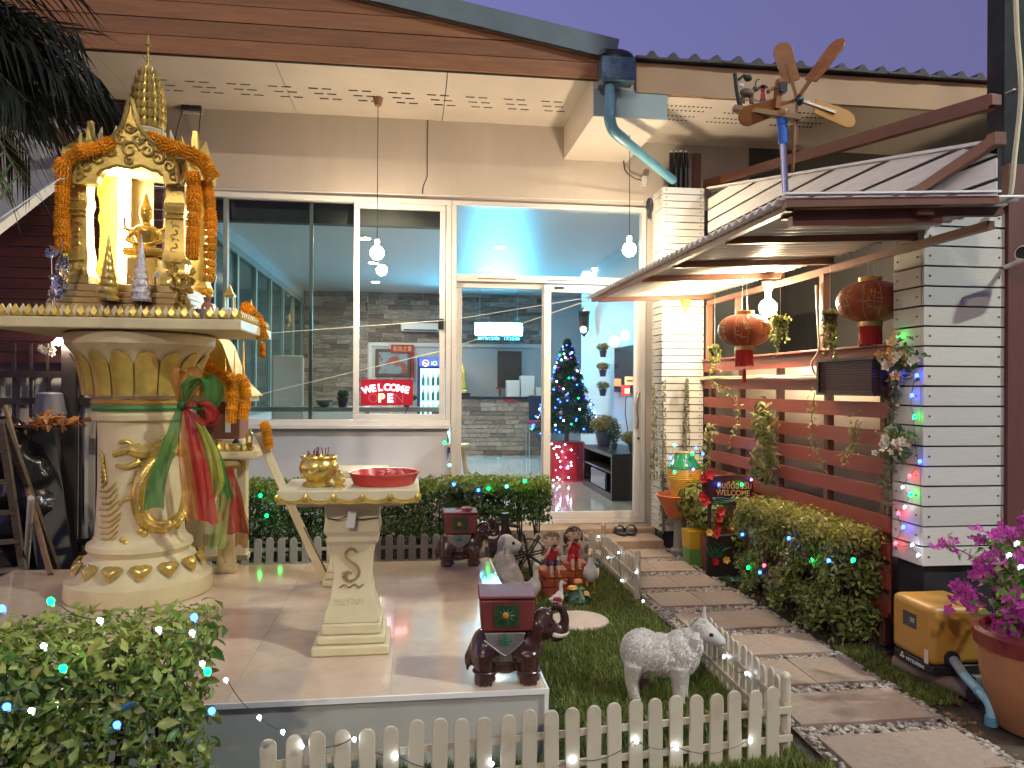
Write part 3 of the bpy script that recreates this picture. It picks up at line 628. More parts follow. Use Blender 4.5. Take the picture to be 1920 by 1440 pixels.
m_yl = leafmat('yellow_leaf', (.20, .17, .05), (.38, .34, .12), .5, .25); m_gl = leafmat('green_leaf', (.03, .09, .02), (.11, .20, .04), .45, .25)
bush('potted_plant', 'yellow leafy pot plant on the black cabinet', 'plant', (2.2, 8.55, RZ + .48), .17, 500, m_yl, .05, .10)
bush('potted_plant', 'small dark conifer on the black cabinet', 'plant', (2.2, 8.1, RZ + .48), .10, 400, leafmat('fir_needle', (.008, .035, .018), (.03, .085, .035), .5, .1), .03, .04, up=1.4)
bush('potted_plant', 'dry straw coloured arrangement on the end of the cabinet', 'plant', (2.3, 7.72, RZ + .48), .13, 400, m_yl, .05, .05)
# wall screen, wall lamp and hanging planters on the right wall
tv = thing('wall_screen', 'dark flat screen on the right wall indoors', 'screen', (2.1, 8.0, 1.5))
b = MB(); b.box(2.495, 2.54, 8.25, 9.2, 1.25, 1.80); part(b, 'panel', pm('screen_glass', (.02, .015, .03), .1), tv, bevel=.006); b = MB(); b.tube([(2.51, 8.7, 1.25), (2.51, 8.75, 1.0), (2.51, 8.6, .75)], .005, 5); part(b, 'cable', m_black, tv)
wl = thing('wall_lamp', 'pointed lantern wall lamp on the right wall indoors', 'lamp', (2.0, 9.6, 2.0))
b = MB(); b.lathe([(.01, .32), (.09, .24), (.08, .22), (.07, 0), (.08, -.02), (.01, -.12)], 6, (2.43, 10.6, 2.15)); part(b, 'cage', m_black, wl); b = MB(); b.ell((2.41, 10.55, 2.13), .05, 10, 8); part(b, 'lamp_glass', em('lamp_soft', (.9, .95, 1), 2.0), wl)
for i, zz in enumerate((1.75, 1.5, 1.25)): bush('wall_planter', 'small leafy planter hung on the right wall indoors', 'plant', (2.44, 9.55, zz - .05), .09, 160, m_yl, .045, .05, group='planters on the indoor wall', seed=20 + i)
# stool, chair, shelf things seen through the window
st = thing('wooden_stool', 'small wooden stool standing inside the glass door', 'stool', (.60, 8.6, RZ))
c = PZ(858, 893, RZ); c = Vector((c.x, c.y, RZ)); st.location = c; m_pine = pm('pale_wood', (.42, .28, .15), .45, var=.2, stretch=(1, 8, 1))
b = MB(); b.lathe([(.15, .38), (.16, .39), (.16, .41), (.15, .42)], 24, c); part(b, 'seat', m_pine, st)
for i in range(4):
    a = pi / 4 + pi / 2 * i; b = MB(); b.beam(c + Vector((.16 * cos(a), .16 * sin(a), 0)), c + Vector((.09 * cos(a), .09 * sin(a), .385)), .032, .032); part(b, 'leg', m_pine, st)
ch = thing('bar_chair', 'dark blue bar chair with red seat in front of the counter', 'chair', (2.05, 12.3, RZ)); C0 = Vector((2.08, 12.35, RZ))
b = MB(); b.box(C0.x - .2, C0.x + .2, 12.17, 12.2, RZ + .62, RZ + 1.02); part(b, 'backrest', pm('navy_fabric', (.015, .02, .05), .6), ch, bevel=.02); b = MB(); b.box(C0.x - .2, C0.x + .2, 12.2, 12.6, RZ + .55, RZ + .6); part(b, 'seat', pm('red_vinyl', (.3, .02, .03), .4), ch, bevel=.02)
for sx in (-.18, .18):
    for sy in (12.2, 12.55): b = MB(); b.tube([(C0.x + sx, sy, RZ), (C0.x + sx, sy, RZ + .55)], .012, 6); part(b, 'leg', m_steel, ch)
cs = thing('paper_stack', 'stack of white papers and boxes on the reception counter', 'papers', (1.75, 13.0, 1.14))
for i, (dx, h, w_) in enumerate(((0, .28, .22), (.24, .36, .24), (.5, .16, .2))): b = MB(); b.box(1.62 + dx, 1.62 + dx + w_, 12.95, 13.2, 1.14, 1.14 + h); part(b, 'box', m_white, cs, bevel=.005)
gs = thing('gold_ornament', 'gold and black statuette on the reception counter', 'statue', (.80, 12.95, 1.14)); b = MB(); b.lathe([(.10, .06), (.10, .09), (.07, .12), (.08, .2), (.04, .30), (.055, .38), (.045, .44), (.01, .55)], 12, (.86, 12.98, 1.14)); part(b, 'figure', m_gold, gs); b = MB(); b.box(.74, .98, 12.88, 13.08, 1.14, 1.20); part(b, 'plinth', m_black, gs)
cab = thing('display_board', 'dark wooden board standing behind the counter', 'board', (1.75, 13.6, 1.2)); b = MB(); b.box(1.52, 1.95, 13.5, 13.55, 1.3, 1.95); part(b, 'panel', pm('dark_wood', (.05, .035, .025), .5), cab); b = MB(); b.box(1.5, 1.97, 13.49, 13.556, 1.27, 1.298); b.box(1.54, 1.58, 13.5, 13.55, RZ, 1.269); part(b, 'frame', m_brown, cab)
# bar shelf inside the window with bits on it
sh = thing('window_bar', 'pale bar shelf running behind the shop window', 'shelf', (-.6, 6.9, 1.1))
b = MB(); b.box(-1.8, .25, 6.80, 7.05, 1.085, 1.125); part(b, 'board', pm('green_grey_board', (.30, .36, .34), .35, var=.06), sh, bevel=.004)
for x in (-1.7, -.4, .2): b = MB(); b.box(x - .02, x + .02, 6.9, 6.94, RZ, 1.084); part(b, 'bracket_post', m_gfr, sh)
wc = thing('white_chair', 'white high backed chair inside the shop window', 'chair', (-1.2, 7.9, RZ)); c = PY(545, 740, 7.9)
b = MB(); b.box(c.x - .2, c.x + .12, 7.95, 8.0, .62, 1.62); part(b, 'backrest', m_white, wc, bevel=.04); b = MB(); b.box(c.x - .2, c.x + .12, 7.55, 7.95, .55, .62); part(b, 'seat', m_white, wc, bevel=.02)
for sx in (-.17, .09):
    for sy in (7.58, 7.95): b = MB(); b.tube([(c.x + sx, sy, RZ), (c.x + sx, sy, .55)], .014, 6); part(b, 'leg', m_steel, wc)
bush('potted_plant', 'low green plants along the window bar', 'plant', (-.05, 6.92, 1.125), .10, 200, m_gl, .04, .03, up=.4)
bush('potted_plant', 'small cactus pot beside the neon sign', 'plant', (-.62, 6.95, 1.125), .06, 120, m_gl, .03, .05, seed=4)
bw = thing('glass_bowl', 'shiny metal bowl standing on the window bar', 'bowl', (-.75, 6.95, 1.125)); b = MB(); b.lathe([(.03, 0), (.06, .02), (.08, .06), (.075, .06), (.055, .025), (.01, .012)], 18, (-.78, 6.95, 1.125)); part(b, 'bowl', m_steel, bw)
# ================================================================ plank pillars
def plank_pillar(name, label, x0, x1, y0, y1, z0, z1, pitch, gap):
    t = thing(name, label, 'pillar', ((x0 + x1) / 2, (y0 + y1) / 2, 0))
    b = MB(); b.box(x0 + .02, x1 - .02, y0 + .02, y1 - .02, 0, z1 - .01); part(b, 'core', m_dark, t)
    fb = MB(); fb.box(-.5, .5, -.5, .5, -.5, .5); fm = fb.mesh('plank', m_plank); n = int(round((z1 - z0) / pitch)); sc = MB()
    for i in range(n):
        z = z0 + (i + .5) * pitch; h = pitch - gap + random.uniform(-.002, .001)
        a = put(fm, 'plank', t, ((x0 + x1) / 2, y0 + .009 + random.uniform(-.0015, .0015), z), (0, random.uniform(-.003, .003), 0), (x1 - x0, .018, h))
        c = put(fm, 'plank', t, (x0 + .009 + random.uniform(-.0015, .0015), (y0 + y1) / 2 + .0105, z + random.uniform(-.001, .001)), (random.uniform(-.003, .003), 0, 0), (.018, y1 - y0 - .023, h))
        for o_ in (a, c): bv = o_.modifiers.new('bevel', 'BEVEL'); bv.width = .003; bv.segments = 1
        for xx in (x0 + .03, x1 - .03):
            sc.cbox((xx, y0 - .001, z), (.009, .004, .009))
        for yy in (y0 + .05, y1 - .03): sc.cbox((x0 - .001, yy, z), (.004, .008, .008))
    tag(part(sc, 'screws', pm('rusty_screw', (.06, .05, .045), .6), t), kind='stuff'); return t
plank_pillar('plank_pillar', 'pillar clad in white horizontal planks beside the flower pot', 2.40, 2.82, 3.30, 3.53, .475, 2.19, .0952, .009)
plank_pillar('plank_pillar', 'narrow white plank pillar at the corner of the shop door', 2.03, 2.385, 6.0, 6.26, .135, 2.965, .0578, .007)
# boarding above the awning, horizontal boards under a sloping top edge
pw = thing('plank_screen', 'white plank screen with sloping top above the awning', 'screen', (2.42, 4.4, 2.1))
zt = lambda Y: 2.345 + (Y - 2.86) * .195
z = 2.105
while z < 2.97:
    z1 = z + .083; ya = max(2.87, 2.86 + (z - 2.345) / .195); yb = max(2.87, 2.86 + (z1 - 2.345) / .195)
    if yb > 5.9: break
    b = MB(); b.prism([(ya, z), (5.985, z), (5.985, z1), (yb, z1)], (2.410, 0, 0), (0, 1, 0), (0, 0, 1), (1, 0, 0), 0, .010); part(b, 'plank', m_plank, pw, bevel=.002, bseg=1); z += .098
b = MB(); b.prism([(2.88, 2.1), (5.98, 2.1), (5.98, 2.93), (2.88, 2.33)], (2.425, 0, 0), (0, 1, 0), (0, 0, 1), (1, 0, 0), 0, .02); part(b, 'backing', m_dark, pw)
b = MB(); b.beam((2.42, 5.98, zt(5.98) + .01), (2.42, 2.87, zt(2.87) + .01), .05, .014); part(b, 'cap_strip', m_plank, pw)

# ================================================================ awning over the path
aw = thing('awning', 'low corrugated sheet awning on brown steel beams over the path', 'awning', (1.9, 4.3, 2.05))
m_sheet = pm('corrugated_white_sheet', (.82, .80, .77), .4, var=.08, scale=4)
AX0, AX1, AY0, AY1 = 1.40, 2.40, 2.70, 5.90
zz_ = lambda x: 2.018 + (x - AX0) * .05
V, Fc = [], []; per = .074; ns = int((AY1 - AY0) / per * 8)
for i in range(ns + 1):
    Y = AY0 + (AY1 - AY0) * i / ns; d = .011 * sin(2 * pi * (Y - AY0) / per)
    for x in (AX0 - .03, AX1):
        V.append((x, Y, zz_(x) + d + .014)); 
for i in range(ns): Fc.append((i * 2, i * 2 + 1, i * 2 + 3, i * 2 + 2))
me = npmesh('corrugated_sheet', m_sheet, V, Fc, 4, True); o = put(me, 'corrugated_sheet', aw); so = o.modifiers.new('thickness', 'SOLIDIFY'); so.thickness = .004
for i, Y in enumerate((2.83, 3.36, 4.08, 4.66, 5.82)):
    b = MB(); b.beam((AX0 + .045, Y, zz_(AX0 + .04) - .018), (AX1 - .004, Y, zz_(AX1) - .018), .03, .034); part(b, 'cross_beam', m_brown, aw)
b = MB(); b.beam((AX0 + .02, AY0 + .02, zz_(AX0) - .012), (AX0 + .02, AY1 - .02, zz_(AX0) - .012), .03, .028); part(b, 'edge_beam', m_brown, aw)
b = MB(); b.beam((AX1 - .02, AY0 + .16, zz_(AX1) - .066), (AX1 - .02, AY1 - .02, zz_(AX1) - .066), .035, .035); part(b, 'edge_beam', m_brown, aw)
b = MB(); b.beam((AX0 - .01, AY0 + .0, zz_(AX0) - .004), (2.27, AY0 + .0, zz_(2.27) + .0), .03, .03); part(b, 'front_beam', m_brown, aw)
b = MB(); b.beam((AX0 - .02, AY0 - .01, zz_(AX0) + .03), (2.27, AY0 - .01, zz_(2.27) + .03), .035, .008); part(b, 'front_flashing', m_sheet, aw)
b = MB(); b.beam((AX0 + .05, AY0 + .07, zz_(AX0) - .055), (2.08, AY0 + .07, zz_(2.08) - .055), .035, .04); part(b, 'front_beam', m_brown, aw)
b = MB(); b.box(AX0 + .55, AX0 + .62, AY0 + .02, AY0 + .06, 2.0, 2.02); part(b, 'packing_block', m_brown, aw)

# ================================================================ red slatted fence
fn = thing('slat_fence', 'red stained fence of wide horizontal boards along the path', 'fence', (2.4, 4.75, 0))
fb = MB(); fb.box(-.5, .5, -.5, .5, -.5, .5); fm = fb.mesh('fence_board', m_redwood)
for i in range(10):
    z = 1.49 - i * .143
    if z < .15: break
    q = put(fm, 'fence_board', fn, (2.392, 4.76, z), (random.uniform(-.004, .004), 0, random.uniform(-.001, .001)), (.02, 2.44, .082)); bv = q.modifiers.new('bevel', 'BEVEL'); bv.width = .003
    if i == 0: b = MB(); b.box(2.36, 2.43, 3.54, 5.98, 1.533, 1.547); part(b, 'top_rail', m_redwood, fn, bevel=.003)
for Y, zt_ in ((5.90, 1.99), (5.34, 1.99), (4.75, 1.53), (4.16, 1.99), (3.62, 1.53)):
    b = MB(); b.box(2.403, 2.443, Y - .02, Y + .02, 0, min(zt_, 1.53)); part(b, 'post', m_brown, fn)
    if zt_ > 1.6: b = MB(); b.box(2.372, 2.412, Y - .022, Y + .022, 1.548, zt_); part(b, 'post', pm('orange_brown_post', (.20, .075, .035), .45, var=.15), fn)
# wall behind
bw_ = thing('boundary_wall', 'grey rendered boundary wall behind the slatted fence', 'wall', (2.7, 4.5, 0))
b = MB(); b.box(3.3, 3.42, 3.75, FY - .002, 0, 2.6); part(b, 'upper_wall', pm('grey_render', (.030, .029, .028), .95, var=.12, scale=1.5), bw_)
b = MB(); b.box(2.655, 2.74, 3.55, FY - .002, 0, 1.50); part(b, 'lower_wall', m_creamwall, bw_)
b = MB(); b.box(3.28, 3.298, 5.6, 6.45, 1.45, 1.95); part(b, 'dark_opening', m_black, bw_)
# conduits tied along the fence
cn = thing('wall_cable', 'pale cable bundle clipped along the top of the slatted fence', 'cable', (2.36, 5, 1.38))
for k in range(3):
    b = MB(); b.tube(spline([(2.368 - .004 * k, 6.0 - i * .27, 1.40 - .012 * k + random.uniform(-.006, .006)) for i in range(8)], 4), [.008, .006, .004][k], 6); part(b, 'cable', pm('cream_cable', (.62, .55, .36), .5) if k < 2 else m_black, cn)
cw = thing('wall_cable', 'pale cable hanging in a loop from the awning post', 'cable', (2.35, 4.17, 1.7))
b = MB(); b.tube(spline([PX(1530, 535, 2.36), PX(1533, 600, 2.36), PX(1535, 655, 2.36), PX(1522, 680, 2.35), PX(1527, 700, 2.36)], 6), .006, 6); part(b, 'cable', pm('cream_cable', (.62, .55, .36), .5), cw)
# dark slatted box on the fence
lv = thing('slatted_panel', 'dark brown slatted blind box fixed on the red fence', 'panel', (2.33, 3.8, 1.3))
b = MB(); b.box(2.345, 2.378, 3.55, 4.08, 1.285, 1.475); part(b, 'backing', pm('dark_brown_wood', (.035, .018, .016), .5), lv)
for i in range(13): b = MB(); b.box(2.31, 2.344, 3.57, 4.06, 1.30 + i * .0128, 1.3075 + i * .0128); part(b, 'slat', pm('maroon_slat', (.09, .04, .04), .35, rnd=.2), lv)
b = MB(); b.box(2.30, 2.345, 4.061, 4.085, 1.28, 1.48); b.box(2.30, 2.345, 3.54, 4.06, 1.466, 1.482); b.box(2.30, 2.345, 3.54, 4.06, 1.28, 1.296); part(b, 'frame', pm('dark_brown_wood', (.035, .018, .016), .5), lv)

# ================================================================ steel column, brown post, struts at the right edge
sc_ = thing('steel_column', 'tall dark blue steel column rising above the plank pillar', 'column', (3.08, 3.6, 0)); b = MB(); b.box(3.02, 3.145, 3.54, 3.66, 0, 5.2); part(b, 'shaft', pm('dark_blue_steel', (.002, .003, .006), .8), sc_); b = MB(); b.box(2.98, 3.18, 3.50, 3.70, 0, .02); part(b, 'base_plate', m_steel, sc_)
bp = thing('brown_post', 'broad maroon timber post beside the plank pillar', 'post', (2.95, 3.35, 0))
m_mar = pm('maroon_board', (.12, .045, .035), .55, var=.2, scale=3, stretch=(6, 6, 1)); b = MB(); b.box(2.824, 2.93, 3.28, 3.34, 0, 2.40); part(b, 'board', m_mar, bp); b = MB(); b.box(2.937, 3.06, 3.285, 3.335, 0, 2.28); part(b, 'board', m_mar, bp); b = MB(); b.box(2.83, 3.05, 3.341, 3.37, .9, 1.0); part(b, 'cleat', m_mar, bp)
cdu = thing('conduit', 'cream plastic conduit curving down the steel column', 'conduit', (2.95, 3.3, 2.2))
b = MB(); b.tube(spline([PY(1903, -60, 3.24), PY(1907, 60, 3.24), PY(1914, 170, 3.24), PY(1903, 290, 3.24), PY(1893, 370, 3.24), PY(1868, 391, 3.26)], 6), .011, 10); part(b, 'tube', pm('cream_conduit', (.60, .56, .36), .45), cdu)
b = MB(); q = PY(1907, 167, 3.24); b.cbox(q + Vector((0, .03, 0)), (.03, .05, .008)); part(b, 'clip', m_steel, cdu)
def strut(label, a, c, w_, h_): t = thing('timber_strut', label, 'strut', (Vector(a) + Vector(c)) / 2); b = MB(); b.beam(a, c, w_, h_); part(b, 'bar', m_brown, t, bevel=.003); b = MB(); b.cbox(Vector(c), (.05, .05, .05)); part(b, 'end_bracket', m_brown, t)
strut('long brown rafter rising behind the plank screen', PX(1322, 347, 2.55), PX(1862, 190, 2.84), .05, .075)
strut('short brown strut bracing the plank screen', PX(1702, 372, 2.36), PX(1868, 262, 2.39), .03, .05)
cc = thing('security_camera', 'white bullet security camera on the maroon post', 'camera', PY(1912, 478, 3.2)); q = PY(1914, 480, 3.15)
b = MB(); b.tube([q + Vector((-.01, -.02, .01)), q + Vector((.10, .02, .0))], .038, 16); part(b, 'housing', m_white, cc, bevel=.006); b = MB(); b.tube([q + Vector((-.012, -.021, .01)), q + Vector((-.006, -.019, .01))], .03, 16); part(b, 'lens', m_black, cc); b = MB(); b.tube([q + Vector((.05, .0, 0)), q + Vector((.04, .14, -.03))], .012, 8); part(b, 'bracket', m_white, cc)

# ================================================================ lanterns, bulbs, hanging plants
m_lan = pm('red_lantern_silk', (.30, .055, .022), .45, var=.12, scale=5); m_lgold = pm('lantern_gold', (.55, .38, .13), .35, metal=.4, var=.2); m_tas = pm('red_tassel', (.55, .025, .02), .6, var=.2, stretch=(30, 30, 1))
def lantern(label, c, r, h, topz, long_t=True):
    c = Vector(c); t = thing('paper_lantern', label, 'lantern', c); prof = []
    for k in range(21): a = -pi / 2 + pi * k / 20; prof.append((max(.052, r * cos(a) ** .75 if cos(a) > 0 else 0), h / 2 * sin(a)))
    b = MB(); b.lathe(prof, 96, c, wob=lambda a, k: 1 + .018 * abs(cos(6 * a)) - .0); part(b, 'shade', m_lan, t)
    for i in range(12):
        a = 2 * pi * (i + .5) / 12; rib = MB(); rib.tube([c + Vector(((p[0] * 1.006) * cos(a), (p[0] * 1.006) * sin(a), p[1])) for p in prof[1:-1]], .0016, 4); part(rib, 'rib', m_lgold, t)
    for sgn, nm in ((1, 'top_cap'), (-1, 'bottom_cap')):
        b = MB(); z = sgn * h / 2; b.lathe([(.056, z - .012), (.058, z + .02), (.054, z + .022), (.05, z)] if sgn > 0 else [(.05, z), (.056, z - .024), (.06, z - .022), (.058, z + .01)], 24, c); part(b, nm, m_lgold, t)
    b = MB()
    for i in range(44):
        a = 2 * pi * i / 44; rr = .052; x, y = c.x + rr * cos(a), c.y + rr * sin(a); L = .105 + random.uniform(-.012, .008); b.tube([(x, y, c.z - h / 2 - .018), (x + random.uniform(-.003, .003), y + random.uniform(-.003, .003), c.z - h / 2 - .018 - L)], .0045, 5)
    part(b, 'tassel_fringe', m_tas, t)
    if not long_t: pass
    else: b = MB(); b.tube([(c.x, c.y, c.z - h / 2 - .02), (c.x, c.y, c.z - h / 2 - .16)], .0018, 5); b.ell((c.x, c.y, c.z - h / 2 - .15), .010, 8, 6); b.lathe([(.011, 0), (.013, -.01), (.014, -.075)], 10, (c.x, c.y, c.z - h / 2 - .158)); part(b, 'long_tassel', m_tas, t)
    for dx in (-.02, .02): b = MB(); b.tube([(c.x + dx, c.y, c.z + h / 2 + .01), (c.x + dx * .6, c.y, topz)], .0014, 4); part(b, 'hanging_cord', m_white, t)
    # gold brush-stroke decoration on the silk
    R2 = random.Random(int(c.y * 100)); gm = MB()
    for ang in (-pi / 2 - .55, -pi / 2 + .42, -pi / 2 + 1.35, -pi / 2 - 1.5):
        for s_ in range(17):
            u0 = ang + R2.uniform(-.27, .27); v0 = R2.uniform(-.30, .30); hz = R2.random() < .6; L = R2.uniform(.10, .26); pts = []
            for j in range(5):
                u = u0 + (L * (j / 4 - .5) if hz else R2.uniform(-.02, .02)); v = v0 + (R2.uniform(-.02, .02) if hz else L * (j / 4 - .5) * .9); a_ = math.asin(max(-.9, min(.9, v * 2 * .9))); rr = r * cos(a_) ** .75 * 1.022
                pts.append(c + Vector((rr * cos(u), rr * sin(u), h / 2 * sin(a_))))
            gm.tube(pts, .0024, 4)
    tag(part(gm, 'gold_lettering', m_lgold, t), kind='stuff'); return t
lantern('whole red and gold paper lantern hanging under the awning', (2.10, 4.60, 1.685), .165, .205, 2.03)
lantern('red paper lantern half hidden behind the plank pillar', (2.385, 3.70, 1.775), .165, .215, 2.03, False)

m_bulb = em('warm_bulb', (1, .80, .52), 460.0); m_bulbp = em('pendant_bulb', (1, .80, .54), 250.0)
def hang_bulb(name, label, p, topz, mat, r=.052, hold=m_white, cord=True):
    p = Vector(p); t = thing(name, label, 'lamp', p)
    b = MB(); b.ell(p, (r, r, r * 1.05), 16, 12); part(b, 'bulb', mat, t)
    b = MB(); b.lathe([(.016, r * .85), (.019, r + .012), (.021, r + .05), (.012, r + .058)], 14, p); part(b, 'socket', hold, t)
    if cord: b = MB(); b.tube([p + Vector((0, 0, r + .05)), (p.x, p.y, topz)], .003, 5); part(b, 'cord', m_black, t)
    b = MB(); b.lathe([(.026, -.062), (.040, -.012), (.042, 0)], 16, (p.x, p.y, topz)); part(b, 'ceiling_rose', pm('wood_rose', (.32, .20, .10), .5) if cord else hold, t)
hang_bulb('pendant_lamp', 'bare bulb hanging on a long cord before the window', PY(707, 474, 6.05), 3.584, m_bulbp)
hang_bulb('pendant_lamp', 'bare bulb hanging on a cord before the glass door', PY(1180, 468, 5.78), 3.484, m_bulbp)
hang_bulb('awning_lamp', 'glowing bulb in a grey holder above the slatted fence', PX(1440, 577, 2.27), 2.005, m_bulb, .055, m_grey, False)
hang_bulb('awning_lamp', 'glowing bulb in a green holder before the white pillar', PY(1285, 603, 5.66), 2.0, em('green_holder_bulb', (1, .80, .52), 170.0), .045, pm('green_holder', (.25, .36, .08), .4), False)
def trailing(label, x, y0, y1, X, w_, n, mat, topz, seed):
    p = PX(x, y0, X); q = PX(x, y1, X); t = thing('hanging_plant', label, 'plant', p)
    b = MB(); b.lathe([(.02, -.05), (.04, 0), (.042, .008), (.036, .008)], 12, p); part(b, 'pot', m_black, t); b = MB(); b.tube([p, (p.x, p.y, topz)], .0015, 4); part(b, 'string', m_white, t)
    r = np.random.default_rng(seed); P = []; st_ = MB(); n *= 2
    for k in range(9):
        a = r.uniform(0, 2 * pi); L = (p.z - q.z) * r.uniform(.35, 1.0); pts = []
        for j in range(8): f = j / 7; pts.append(Vector((p.x + w_ * cos(a) * min(1, f * 2.5) * (1 + .2 * sin(f * 7)), p.y + w_ * sin(a) * min(1, f * 2.5), p.z + .02 + .03 * sin(f * 3.1) - L * f ** 1.3)))
        st_.tube(pts, .0012, 4)
        for j in range(n // 9): i = min(6, int(r.uniform(0, 7))); f = r.uniform(0, 1); c = pts[i] * (1 - f) + pts[i + 1] * f; P.append(tuple(c + Vector(r.normal(0, .008, 3))))
    part(st_, 'vine', pm('stem_green', (.08, .10, .03), .6), t); P = np.array(P); tag(put(leaves('foliage', mat, P, P - np.array(p) + np.array([0, -.03, 0]), .026, .6, .7, seed=seed), 'foliage', t), kind='stuff')
m_vl = leafmat('pale_vine_leaf', (.16, .20, .05), (.38, .38, .13), .45, .3)
trailing('trailing plant hanging beside the shop door pillar', 1340, 655, 718, 2.20, .035, 150, m_vl, 2.0, 1)
trailing('bright trailing plant hanging right beside the glowing bulb', 1463, 603, 680, 2.20, .045, 190, m_vl, 2.0, 2)
trailing('trailing plant hanging on the tall fence post', 1556, 592, 690, 2.30, .035, 170, leafmat('olive_vine_leaf', (.09, .12, .03), (.24, .25, .07), .45, .3), 2.0, 3)
# thin creepers on the fence
def creeper(label, pts_px, n, size, mat, seed, X=2.35, spread=.03):
    t = thing('creeper', label, 'plant', PX(*pts_px[-1], X)); pts = spline([PX(x, y, X) for x, y in pts_px], 5); b = MB(); b.tube(pts, .0025, 4); part(b, 'stem', pm('stem_green', (.08, .10, .03), .6), t)
    r = np.random.default_rng(seed); P = np.array([tuple(pts[int(r.integers(0, len(pts)))] + Vector((r.normal(0, spread) * .5 - .01, r.normal(0, spread), r.normal(0, spread)))) for _ in range(n)])
    tag(put(leaves('foliage', mat, P, np.tile((-.6, -.7, .3), (n, 1)), size, .32, .6, seed=seed), 'foliage', t), kind='stuff')
m_bam = leafmat('bamboo_leaf', (.10, .12, .03), (.32, .32, .11), .45, .25)
creeper('loose creeper with small leaves on the left of the red fence', [(1335, 720), (1375, 745), (1385, 790), (1370, 830)], 70, .03, m_vl, 11)
creeper('bushy bamboo leaved plant growing up the red fence', [(1425, 890), (1440, 850), (1430, 810), (1440, 780)], 230, .075, m_bam, 12, 2.31, .06)
creeper('thin creeper hanging in the middle of the red fence', [(1528, 735), (1522, 780), (1528, 830), (1545, 880)], 60, .03, m_vl, 13)
creeper('thin creeper below the slatted box on the red fence', [(1605, 790), (1600, 830), (1585, 860)], 50, .035, m_vl, 14)
creeper('drooping leafy plant beside the yellow jar', [(1318, 900), (1325, 850), (1335, 800)], 90, .06, m_bam, 15, 2.28, .035)
# upright spiky stems by the door pillar
for i, (x, y0, y1) in enumerate(((1243, 1000, 715), (1286, 870, 710), (1226, 900, 720))):
    t = thing('climbing_stem', ['tall scaly climbing stem on the corner of the door pillar', 'upright scaly stem growing out of the yellow jar', 'grey climbing stem beside the glass door'][i], 'plant', PY(x, y0, 5.93)); a = PY(x, y0, 5.93); c = PY(x, y1, 5.95); b = MB(); b.tube([a, c], [.010, .004], 6); part(b, 'stem', pm('grey_stem', (.16, .15, .11), .7), t)
    r = np.random.default_rng(30 + i); n = 240; f = r.uniform(0, 1, n); ang = r.uniform(0, 2 * pi, n); rr = .030 * (1 - .6 * f); P = np.stack([a.x + (c.x - a.x) * f + rr * np.cos(ang), a.y + rr * np.sin(ang), a.z + (c.z - a.z) * f], 1)
    tag(put(leaves('foliage', leafmat('grey_green_leaf', (.13, .14, .08), (.28, .28, .17), .6, .1), P, np.stack([np.cos(ang), np.sin(ang), .5 + 0 * f], 1), .036, .4, .4, seed=i), 'foliage', t), kind='stuff')

# ================================================================ flowers on the pillar
def flower_mesh(name, mat, r, pet=5):
    m = MB()
    for i in range(pet):
        a = 2 * pi * i / pet; d = Vector((cos(a), sin(a), 0)); s = Vector((-sin(a), cos(a), 0)); k = len(m.v)
        m.add([d * .1 * r, d * .55 * r + s * .36 * r + Vector((0, 0, .15 * r)), d * r + Vector((0, 0, .30 * r)), d * .55 * r - s * .36 * r + Vector((0, 0, .15 * r)), d * .55 * r + Vector((0, 0, .08 * r))], [(0, 4, 1), (1, 4, 2), (2, 4, 3), (3, 4, 0)])
    m.ell((0, 0, .05 * r), .14 * r, 6, 4); return m.mesh(name, mat, 60)
m_petw = leafmat('pale_petal', (.55, .48, .40), (.72, .66, .55), .6, .2); m_peto = leafmat('orange_petal', (.50, .22, .06), (.62, .36, .14), .6, .2)
fw = flower_mesh('flower', m_petw, .026); fo = flower_mesh('flower', m_peto, .026)
def bouquet(label, cpx, rad, n, mix, seed):
    c = PX(*cpx, 2.34); t = thing('flower_bunch', label, 'flowers', c); R2 = random.Random(seed); st_ = MB()
    for i in range(n):
        p = c + Vector((R2.uniform(-.06, .02), R2.gauss(0, rad), R2.gauss(0, rad * .7))); put(fw if R2.random() < mix else fo, 'flower', t, p, (R2.uniform(.8, 1.9), R2.uniform(-.5, .5), R2.uniform(-1.6, .3)), [R2.uniform(.7, 1.2)] * 3); st_.tube([c + Vector((.03, 0, -.06)), p], .0015, 4)
    part(st_, 'stem', pm('stem_green', (.08, .10, .03), .6), t); r = np.random.default_rng(seed); P = np.array(c) + r.normal(0, 1, (90, 3)) * np.array([.02, rad, rad * .9]); tag(put(leaves('foliage', m_gl, P, np.tile((-.7, -.7, .2), (90, 1)), .04, .5, .6, seed=seed), 'foliage', t), kind='stuff')
bouquet('orange and white artificial flowers high on the plank pillar', (1690, 668), .050, 22, .4, 1)
bouquet('white artificial flowers halfway down the plank pillar', (1683, 832), .055, 24, .85, 2)
t = thing('dried_vine', 'grey dried vine hanging down the edge of the plank pillar', 'vine', PX(1672, 960, 2.37)); b = MB(); pts = spline([PX(1684, 690, 2.375), PX(1676, 760, 2.375), PX(1668, 850, 2.375), PX(1664, 960, 2.375)], 6); b.tube(pts, .007, 6); part(b, 'stem', pm('grey_stem', (.16, .15, .11), .7), t)
r = np.random.default_rng(77); P = np.array([tuple(pts[int(r.integers(0, len(pts)))] + Vector((-.008 + r.normal(0, .008), r.normal(0, .02), r.normal(0, .02)))) for _ in range(260)]); tag(put(leaves('foliage', leafmat('grey_green_leaf', (.13, .14, .08), (.28, .28, .17), .6, .1), P, np.tile((-.7, -.7, .1), (260, 1)), .035, .4, .6), 'foliage', t), kind='stuff')

